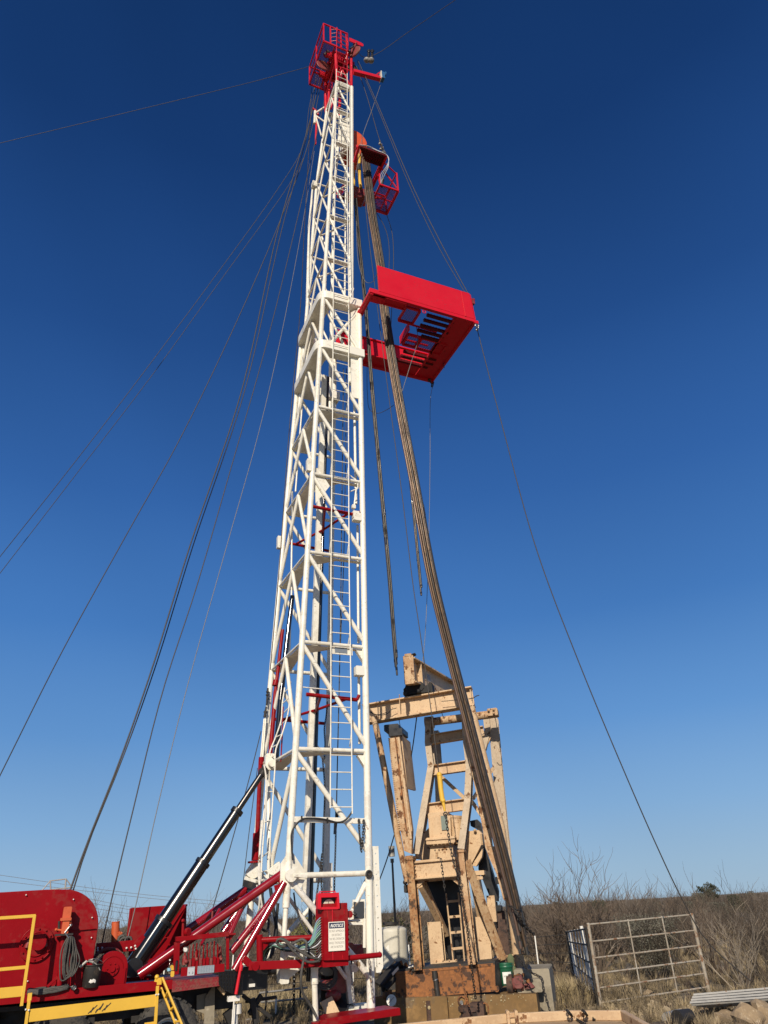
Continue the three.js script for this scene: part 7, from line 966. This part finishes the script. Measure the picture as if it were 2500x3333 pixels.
// corrugated sheets and rocks lower right
{
  const t = thing('metal_sheets', 'stack of pale corrugated roofing sheets lying on the ground at the right edge', 'roofing sheets', V(6.026,0.150,-16.105));
  for (let k = 0; k < 4; k++) {                                   // corrugated: ridges run along the sheet
    const a = V(4.805,0.420,-15.009).add(V(.05 * k, .03 * k - .10, -.06 * k)), b = V(5.204,0.260,-15.341).add(V(.02 * k, .03 * k - .03, -.05 * k)), e = V(3.4, .02 * k, -.35 + .05 * k), n = 28, pos = [];
    const q = (i, j) => { const p = a.clone().addScaledVector(b.clone().sub(a), i / n).addScaledVector(e, j); p.y += .028 * Math.sin(i * Math.PI / 2); return p; };
    for (let i = 0; i < n; i++) for (const o of [0, .004]) { const A = q(i, 0), B = q(i + 1, 0), C = q(i + 1, 1), D2 = q(i, 1); for (const p of [A, B, C, A, C, D2]) pos.push(p.x, p.y - o, p.z); }
    const g = new THREE.BufferGeometry(); g.setAttribute('position', new THREE.Float32BufferAttribute(pos, 3)); g.computeVertexNormals();
    part(t, 'sheet', g, MT.galv);
  }
  part(t, 'bearer', [bar(V(5.385,0.100,-16.102), V(5.385,0.100,-16.102).add(V(.8, 0, -1)), .12, .2)], MT.bark);
  const rock = (p, s, name, label, mat, fl = .7) => { const g = new THREE.IcosahedronGeometry(s, 2), a = g.attributes.position, ph = R() * 9; for (let i = 0; i < a.count; i++) { const v = V(a.getX(i), a.getY(i), a.getZ(i)), m = 1 + .22 * Math.sin(v.x / s * 2.7 + ph) * Math.cos(v.z / s * 3.1 + ph * 2) + .14 * Math.sin(v.y / s * 5.3 + v.x / s * 4 + ph); a.setXYZ(i, v.x * m, v.y * m * fl, v.z * m); } g.computeVertexNormals(); return solo(name, [noIdx(g).translate(p.x, p.y, p.z)], mat, label, 'rock', V(p.x, 0, p.z)); };
  rock(V(5.269,0.050,-19.009), .16, 'rock', 'pale round rock lying in the grass under the gate', MT.stone); rock(V(5.551,0.100,-14.474), .27, 'boulder', 'large tan boulder at the bottom right corner', MT.stone, .8); rock(V(5.839,0.100,-14.506), .3, 'boulder', 'tan boulder cut by the right picture edge', MT.stone, .8); rock(V(5.369,0.050,-15.081), .2, 'rock', 'small rust stained rock left of the tan boulders', MT.stone); rock(V(4.672,0.050,-15.055), .2, 'rock', 'flat pale rock by the grey stubs at the bottom', MT.stone, .5); rock(V(5.313,0.050,-15.941), .14, 'rock', 'brown rock below the roofing sheets', MT.stone); rock(V(4.379,0.030,-15.840), .12, 'rock', 'small rock beside the corner of the mat', MT.stone);
  { const rp = rng(404), peb = new THREE.DodecahedronGeometry(.06, 0), l = []; for (let i = 0; i < 420; i++) { const p = i < 300 ? lerp(V(4.454,0.000,-17.535), V(6.343,0.000,-14.937), rp()) : lerp(V(4.072,0.000,-18.527), V(5.783,0.000,-18.147), rp()); l.push([p.x + (rp() - .5) * 1.6, .01, p.z + (rp() - .5) * 1.5, .25 + rp() * rp() * 1.5, rp() * 6.28, .55 + rp() * .4, .6 + rp() * .7]); } scatter('rubble', noIdx(peb), MT.pebble, l); }
  const st = thing('pipe_stub', 'pair of grey pipe stubs lying beyond the mat corner', 'pipe', V(4.596,0.100,-15.266)); part(st, 'stub', [tube(V(4.348,0.120,-14.946), V(4.689,0.120,-15.287), .1, .1, 20)], MT.galv); part(st, 'stub', [tube(V(4.325,0.200,-14.298), V(4.594,0.200,-14.492), .12, .11, 20)], MT.dark);
  const pl = thing('steel_plank', 'dark flat plank lying on the ground beside the mat', 'plank', V(4.202,0.080,-14.715)); part(pl, 'plank', [bar(V(3.923,0.080,-14.643), V(4.854,0.080,-15.100), .22, .05)], MT.bark);
}
// ---------------------------------------------------------------- leafless brush: branching twigs
function twigs(opt) {                                              // returns one geometry of many tapered three-sided twigs
  const { seed, stems, height, spread, r0, levels, kids, wander, segs = 4, up = .5 } = opt, r = rng(seed), pos = [];
  const seg = (a, b, ra, rb) => {
    const d = b.clone().sub(a).normalize(), x = V(d.y, d.z, d.x).cross(d).normalize(), y = d.clone().cross(x), A = [], B = [];
    for (let k = 0; k < 3; k++) { const c = Math.cos(k * 2.094), s = Math.sin(k * 2.094); A.push(a.clone().addScaledVector(x, c * ra).addScaledVector(y, s * ra)); B.push(b.clone().addScaledVector(x, c * rb).addScaledVector(y, s * rb)); }
    for (let k = 0; k < 3; k++) { const m = (k + 1) % 3; for (const p of [A[k], A[m], B[m], A[k], B[m], B[k]]) pos.push(p.x, p.y, p.z); }
  };
  const grow = (p, d, L, rad0, lv) => {
    let q = p, dir = d.clone();
    for (let i = 0; i < segs; i++) {
      dir.add(V((r() - .5) * wander, (r() - .5) * wander * .6 + up * .12, (r() - .5) * wander)).normalize();
      const e = q.clone().addScaledVector(dir, L / segs), ra = rad0 * (1 - i / segs * .62), rb = rad0 * (1 - (i + 1) / segs * .62);
      seg(q, e, ra, rb); q = e;
      if (lv < levels) { const nk = kids * (i === 0 ? .4 : 1); for (let k = 0; k < nk; k++) if (r() < Math.min(1, nk - k)) { const s = dir.clone().add(V((r() - .5) * 1.7, (r() - .25) * 1.1, (r() - .5) * 1.7)).normalize(); grow(e, s, L * (.38 + r() * .3), Math.max(rb * .62, opt.rmin || .005), lv + 1); } }
    }
  };
  for (let k = 0; k < stems; k++) { const a = r() * 6.283, t = spread * Math.sqrt(r()); grow(V(Math.cos(a) * t * .18, 0, Math.sin(a) * t * .18), V(Math.cos(a) * t, 1, Math.sin(a) * t).normalize(), height * (.5 + r() * .35), r0 * (.6 + r() * .6), 0); }
  const g = new THREE.BufferGeometry(); g.setAttribute('position', new THREE.Float32BufferAttribute(pos, 3)); g.computeVertexNormals(); return g;
}
function leaves(seed, n, at, size) {                               // small leaf faces scattered through a crown
  const r = rng(seed), pos = [];
  for (let i = 0; i < n; i++) { const c = at(r), a = V(r() - .5, r() - .5, r() - .5).normalize(), b = V(r() - .5, r() - .5, r() - .5).cross(a).normalize(), s = size * (.6 + r() * .8); const p = [c.clone().addScaledVector(a, -s), c.clone().addScaledVector(b, s * .4), c.clone().addScaledVector(a, s), c.clone().addScaledVector(b, -s * .4)]; for (const k of [0, 1, 2, 0, 2, 3]) pos.push(p[k].x, p[k].y, p[k].z); }
  const g = new THREE.BufferGeometry(); g.setAttribute('position', new THREE.Float32BufferAttribute(pos, 3)); g.computeVertexNormals(); return g;
}
function scatter(name, g, mat, list) {
  if (!g.attributes.uv) g.setAttribute('uv', new THREE.Float32BufferAttribute(new Float32Array(g.attributes.position.count * 2), 2));
  const m = new THREE.InstancedMesh(g, mat, list.length), M4 = new THREE.Matrix4(), q = new THREE.Quaternion(), c = new THREE.Color();
  list.forEach(([x, y, z, s, a, sy = 1, tint = 1], i) => { m.setMatrixAt(i, M4.compose(V(x, y, z), q.setFromAxisAngle(Y, a), V(s, s * sy, s))); m.setColorAt(i, c.setRGB(tint, tint * .985, tint * .96)); });
  m.name = numbered(name); m.userData = { kind: 'stuff' }; m.castShadow = m.receiveShadow = true; scene.add(m);
}
{
  const rb = rng(77), at = (az, d) => [Math.sin(rad(az)) * d, -Math.cos(rad(az)) * d];
  const kinds = [], mats = [MT.twig, MT.twigGrey, MT.twigDark, MT.twigDark, MT.twig, MT.twigDark];
  for (let k = 0; k < 6; k++) kinds.push(twigs({ seed: 300 + k * 13, stems: 11, height: 1.35, spread: .95 + .2 * (k % 3), r0: .024, levels: 2, kids: 1.15, wander: .6, segs: 4, up: .3 }));
  const lists = kinds.map(() => []);
  for (let i = 0; i < 4600; i++) {
    const d = 30 + 250 * Math.pow(rb(), 1.9), az = -50 + 105 * rb(), [x, z] = at(az, d);
    if (az > 16 && d < 40 && rb() < .8) continue;                  // open grass beyond the gate
    if (d < 95 && Math.sin(x * .23 + 1.1) + Math.sin(z * .19 + x * .07) + .5 * Math.sin(x * .61 - z * .4) > .75) continue;
    const tall = rb(); lists[i % 6].push([x, -.05, z, (d < 45 ? .55 : d < 70 ? .8 : 1.0) + .45 * rb() + (tall > .93 ? .35 + .8 * rb() * Math.min(1, d / 90) : 0), rb() * 6.283, .75 + rb() * .4, .45 + rb() * .95]);
  }
  kinds.forEach((g, k) => scatter('brush', g, mats[k], lists[k]));
  // evergreen low scrub between the twigs, and sage in the far brush
  const scrub = leaves(5, 2600, r => { const a = r() * 6.283, t = Math.sqrt(r()), y = r(); return V(Math.cos(a) * t * .6 * (1 - y * .4), .1 + y * .9, Math.sin(a) * t * .6 * (1 - y * .4)); }, .032), sl = [], jl = [];
  for (let i = 0; i < 170; i++) { const d = 45 + 230 * rb(), az = -50 + 105 * rb(), [x, z] = at(az, d); (i % 3 ? sl : jl).push([x, -.05, z, 1.1 + rb() * .9, rb() * 6.28, .8 + rb() * .4, .7 + rb() * .5]); }
  scatter('scrub', scrub, MT.sage, sl); scatter('scrub', scrub.clone(), MT.juniper, jl);
  // dry grass
  const tuft = (seed, n, h, lean) => { const r = rng(seed), pos = []; for (let i = 0; i < n; i++) { const a = r() * 6.283, t = r() * .1, p = V(Math.cos(a) * t, 0, Math.sin(a) * t), L = h * (.5 + r() * .6), d = V(Math.cos(a) * lean * (r() + .2), 1, Math.sin(a) * lean * (r() + .2)).normalize(), w = V(-Math.sin(a), 0, Math.cos(a)).multiplyScalar(.0035), mid = p.clone().addScaledVector(d, L * .6), tip = p.clone().addScaledVector(d, L).add(V(Math.cos(a) * L * .2, -L * .06, Math.sin(a) * L * .2)); for (const v of [p.clone().sub(w), p.clone().add(w), mid.clone().add(w), p.clone().sub(w), mid.clone().add(w), mid.clone().sub(w), mid.clone().sub(w), mid.clone().add(w), tip]) pos.push(v.x, v.y, v.z); } const g = new THREE.BufferGeometry(); g.setAttribute('position', new THREE.Float32BufferAttribute(pos, 3)); g.computeVertexNormals(); return g; };
  const ta = tuft(1, 46, .2, .7), tb = tuft(2, 40, .32, .6), la = [], lb = [], lc = [];
  const clear = (x, z) => { const p = V(x, 0, z).sub(O), u = p.dot(U), w = p.dot(W); return (u > -9 && u < .6 && w > -.8 && w < 3) || (x > -.9 && x < 2.9 && z < -16.2 && z > -20) || (x > -2.5 && x < 3.8 && z > -16.4); };
  for (let i = 0; i < 13000; i++) { const d = 14 + 42 * Math.pow(rb(), 1.15), az = -46 + 96 * rb(), [x, z] = at(az, d); if (clear(x, z) && rb() < .985) continue; [la, lb, lc][i % 7 < 4 ? 0 : i % 7 < 6 ? 1 : 2].push([x, -.02, z, .6 + rb() * .8, rb() * 6.28, .8 + rb() * .5, .6 + rb() * .7]); }
  scatter('dry_grass', ta, MT.dryGrass, la); scatter('dry_grass', tb, MT.dryGrassB, lb); scatter('dry_grass', ta.clone(), MT.twig, lc);
  const lp = []; for (let i = 0; i < 260; i++) { const p = i < 150 ? V(3.310,0.000,-19.013) : V(-3.365,-0.051,-20.729), s = i < 150 ? .6 : 1.3; lp.push([p.x + (rb() - .5) * s * 1.6, -.02, p.z + (rb() - .5) * s * 2, .8 + rb() * .7, rb() * 6.28, 1 + rb() * .3, .8 + rb() * .4]); }
  scatter('pale_grass', tb.clone(), MT.paleGrass, lp);
}
// ---------------------------------------------------------------- bushes and bare trees one can tell apart
{
  function bareTree(name, label, cat, base, opt, mat, matT) {
    const t = thing(name, label, cat, base);
    const g = twigs(opt); g.translate(base.x, base.y, base.z); part(t, 'branches', g, mat);
    part(t, 'trunk', Array.from({ length: 3 }, (_, k) => tube(base.clone().add(V(.05 * k - .05, -.05, 0)), base.clone().add(V((k - 1) * .18, opt.height * .22, .08 * k - .08)), opt.r0 * 1.5, opt.r0, 8)), matT || MT.bark);
    return t;
  }
  const B = (px, k = 0) => px.setY(-.03);
  bareTree('mesquite', 'tall bare mesquite with spreading thin twigs left behind the open gate', 'tree', B(V(5.578,0.424,-25.394)), { seed: 21, stems: 12, height: 2.75, spread: .75, r0: .036, levels: 2, kids: 1.35, wander: .62, segs: 6, up: .4, rmin: .0075 }, MT.twig);
  bareTree('mesquite', 'bare mesquite leaning left beside the slanting pipe bundle', 'tree', B(V(4.686,0.407,-26.590)), { seed: 35, stems: 11, height: 2.3, spread: 1.2, r0: .034, levels: 2, kids: 1.3, wander: .62, segs: 6, up: .35, rmin: .0075 }, MT.twig);
  bareTree('mesquite', 'dark low thorny bush at the foot of the narrow barred gate', 'bush', B(V(3.421,0.242,-18.283)), { seed: 44, stems: 20, height: .5, spread: 1.5, r0: .012, levels: 2, kids: 1.5, wander: .6, segs: 4, up: .1 }, MT.twigDark);
  bareTree('mesquite', 'bare shrub with whitish stems right of the gate', 'bush', B(V(7.354,0.592,-19.135)), { seed: 52, stems: 7, height: 1.7, spread: .6, r0: .018, levels: 2, kids: 1.1, wander: .5, segs: 5 }, MT.twigLight);
  bareTree('mesquite', 'brown bare shrub cut by the right picture edge', 'bush', B(V(8.546,0.695,-20.272)), { seed: 58, stems: 14, height: 1.9, spread: .8, r0: .018, levels: 2, kids: 1.3, wander: .5, segs: 5 }, MT.twigDark);
  bareTree('mesquite', 'gnarled bare shrub between the gate post and the right edge', 'bush', B(V(8.570,0.632,-23.485)), { seed: 61, stems: 13, height: 2.0, spread: .8, r0: .02, levels: 2, kids: 1.3, wander: .55, segs: 5 }, MT.twig);
  const sg = bareTree('sage_bush', 'dense grey green bush directly behind the open gate', 'bush', B(V(6.539,0.311,-22.572)), { seed: 71, stems: 30, height: 1.6, spread: .75, r0: .012, levels: 2, kids: 1.3, wander: .35, segs: 5 }, MT.twigDark);
  { const b = bases.get(sg); part(sg, 'foliage', leaves(9, 7000, r => { const a = r() * 6.283, t = Math.sqrt(r()), y = Math.pow(r(), .7); return V(b.x + Math.cos(a) * t * .95 * (.35 + y * .65), .25 + y * 1.25 + (r() - .5) * .2, b.z + Math.sin(a) * t * .8 * (.35 + y * .65)); }, .021), MT.sage); }
  const ju = thing('juniper', 'round dark juniper standing up on the right horizon', 'tree', V(40.038,1.049,-107.805).setY(0)); { const b = bases.get(ju); part(ju, 'crown', leaves(12, 2200, r => { const d = V(r() - .5, r() - .5, r() - .5).normalize().multiplyScalar(Math.pow(r(), .4)); return V(b.x + d.x * 1.5 + .25 * Math.sin(d.y * 6), 2.15 + d.y * 1.0 + .3 * Math.sin(d.x * 5), b.z + d.z * 1.5); }, .12), MT.juniper); part(ju, 'trunk', [tube(b, b.clone().add(V(0, 2.2, 0)), .16, .1, 8)], MT.bark); }
  bareTree('mesquite', 'bare grey brush tree behind the drum housing on the left', 'tree', B(V(-8.901,1.156,-24.429)), { seed: 81, stems: 15, height: 2.35, spread: .8, r0: .022, levels: 2, kids: 1.3, wander: .5, segs: 5 }, MT.twigGrey);
  bareTree('mesquite', 'bare twiggy tree showing above the valve bank', 'tree', B(V(-6.674,1.129,-26.162)), { seed: 83, stems: 12, height: 2.6, spread: .7, r0: .022, levels: 2, kids: 1.2, wander: .5, segs: 5 }, MT.twigGrey);
  bareTree('mesquite', 'bare twiggy bush between the red struts and the mast foot', 'bush', B(V(-5.420,1.057,-26.450)), { seed: 86, stems: 14, height: 2.1, spread: .7, r0: .02, levels: 2, kids: 1.25, wander: .5, segs: 5 }, MT.twig);
  bareTree('mesquite', 'slim bare sapling left of the antenna pole', 'tree', B(V(-0.591,1.086,-23.993)), { seed: 91, stems: 7, height: 2.2, spread: .45, r0: .014, levels: 2, kids: .9, wander: .4, segs: 5 }, MT.twigGrey);
  const ol = thing('evergreen_bush', 'olive green bush above the white tank', 'bush', V(-0.386,0.964,-26.997).setY(0)); { const b = bases.get(ol); part(ol, 'foliage', leaves(15, 1700, r => { const a = r() * 6.283, t = Math.sqrt(r()), y = r(); return V(b.x + Math.cos(a) * t * .8, .6 + y * 1.3 * (1 - t * .35), b.z + Math.sin(a) * t * .7); }, .05), MT.olive); part(ol, 'stem', [tube(b, b.clone().add(V(.1, 1, 0)), .04, .02, 6), tube(b, b.clone().add(V(-.2, .9, .1)), .03, .015, 6)], MT.bark); }
  const eg = thing('evergreen_bush', 'green bush seen through the mast foot beside the gauge box', 'bush', V(-3.403,1.003,-29.806).setY(0)); { const b = bases.get(eg); part(eg, 'foliage', leaves(17, 1700, r => { const a = r() * 6.283, t = Math.sqrt(r()), y = r(); return V(b.x + Math.cos(a) * t * .9, .5 + y * 1.6 * (1 - t * .4), b.z + Math.sin(a) * t * .8); }, .06), MT.olive); part(eg, 'stem', [tube(b, b.clone().add(V(.1, 1, 0)), .04, .02, 6)], MT.bark); }
}

// ---------------------------------------------------------------- renderer
const renderer = new THREE.WebGLRenderer({ antialias: true });
renderer.setSize(768, 1024);
renderer.outputColorSpace = THREE.SRGBColorSpace;
renderer.toneMapping = THREE.LinearToneMapping;
renderer.toneMappingExposure = 1;
renderer.shadowMap.enabled = true; renderer.shadowMap.type = THREE.PCFSoftShadowMap;
renderer.render(scene, camera);
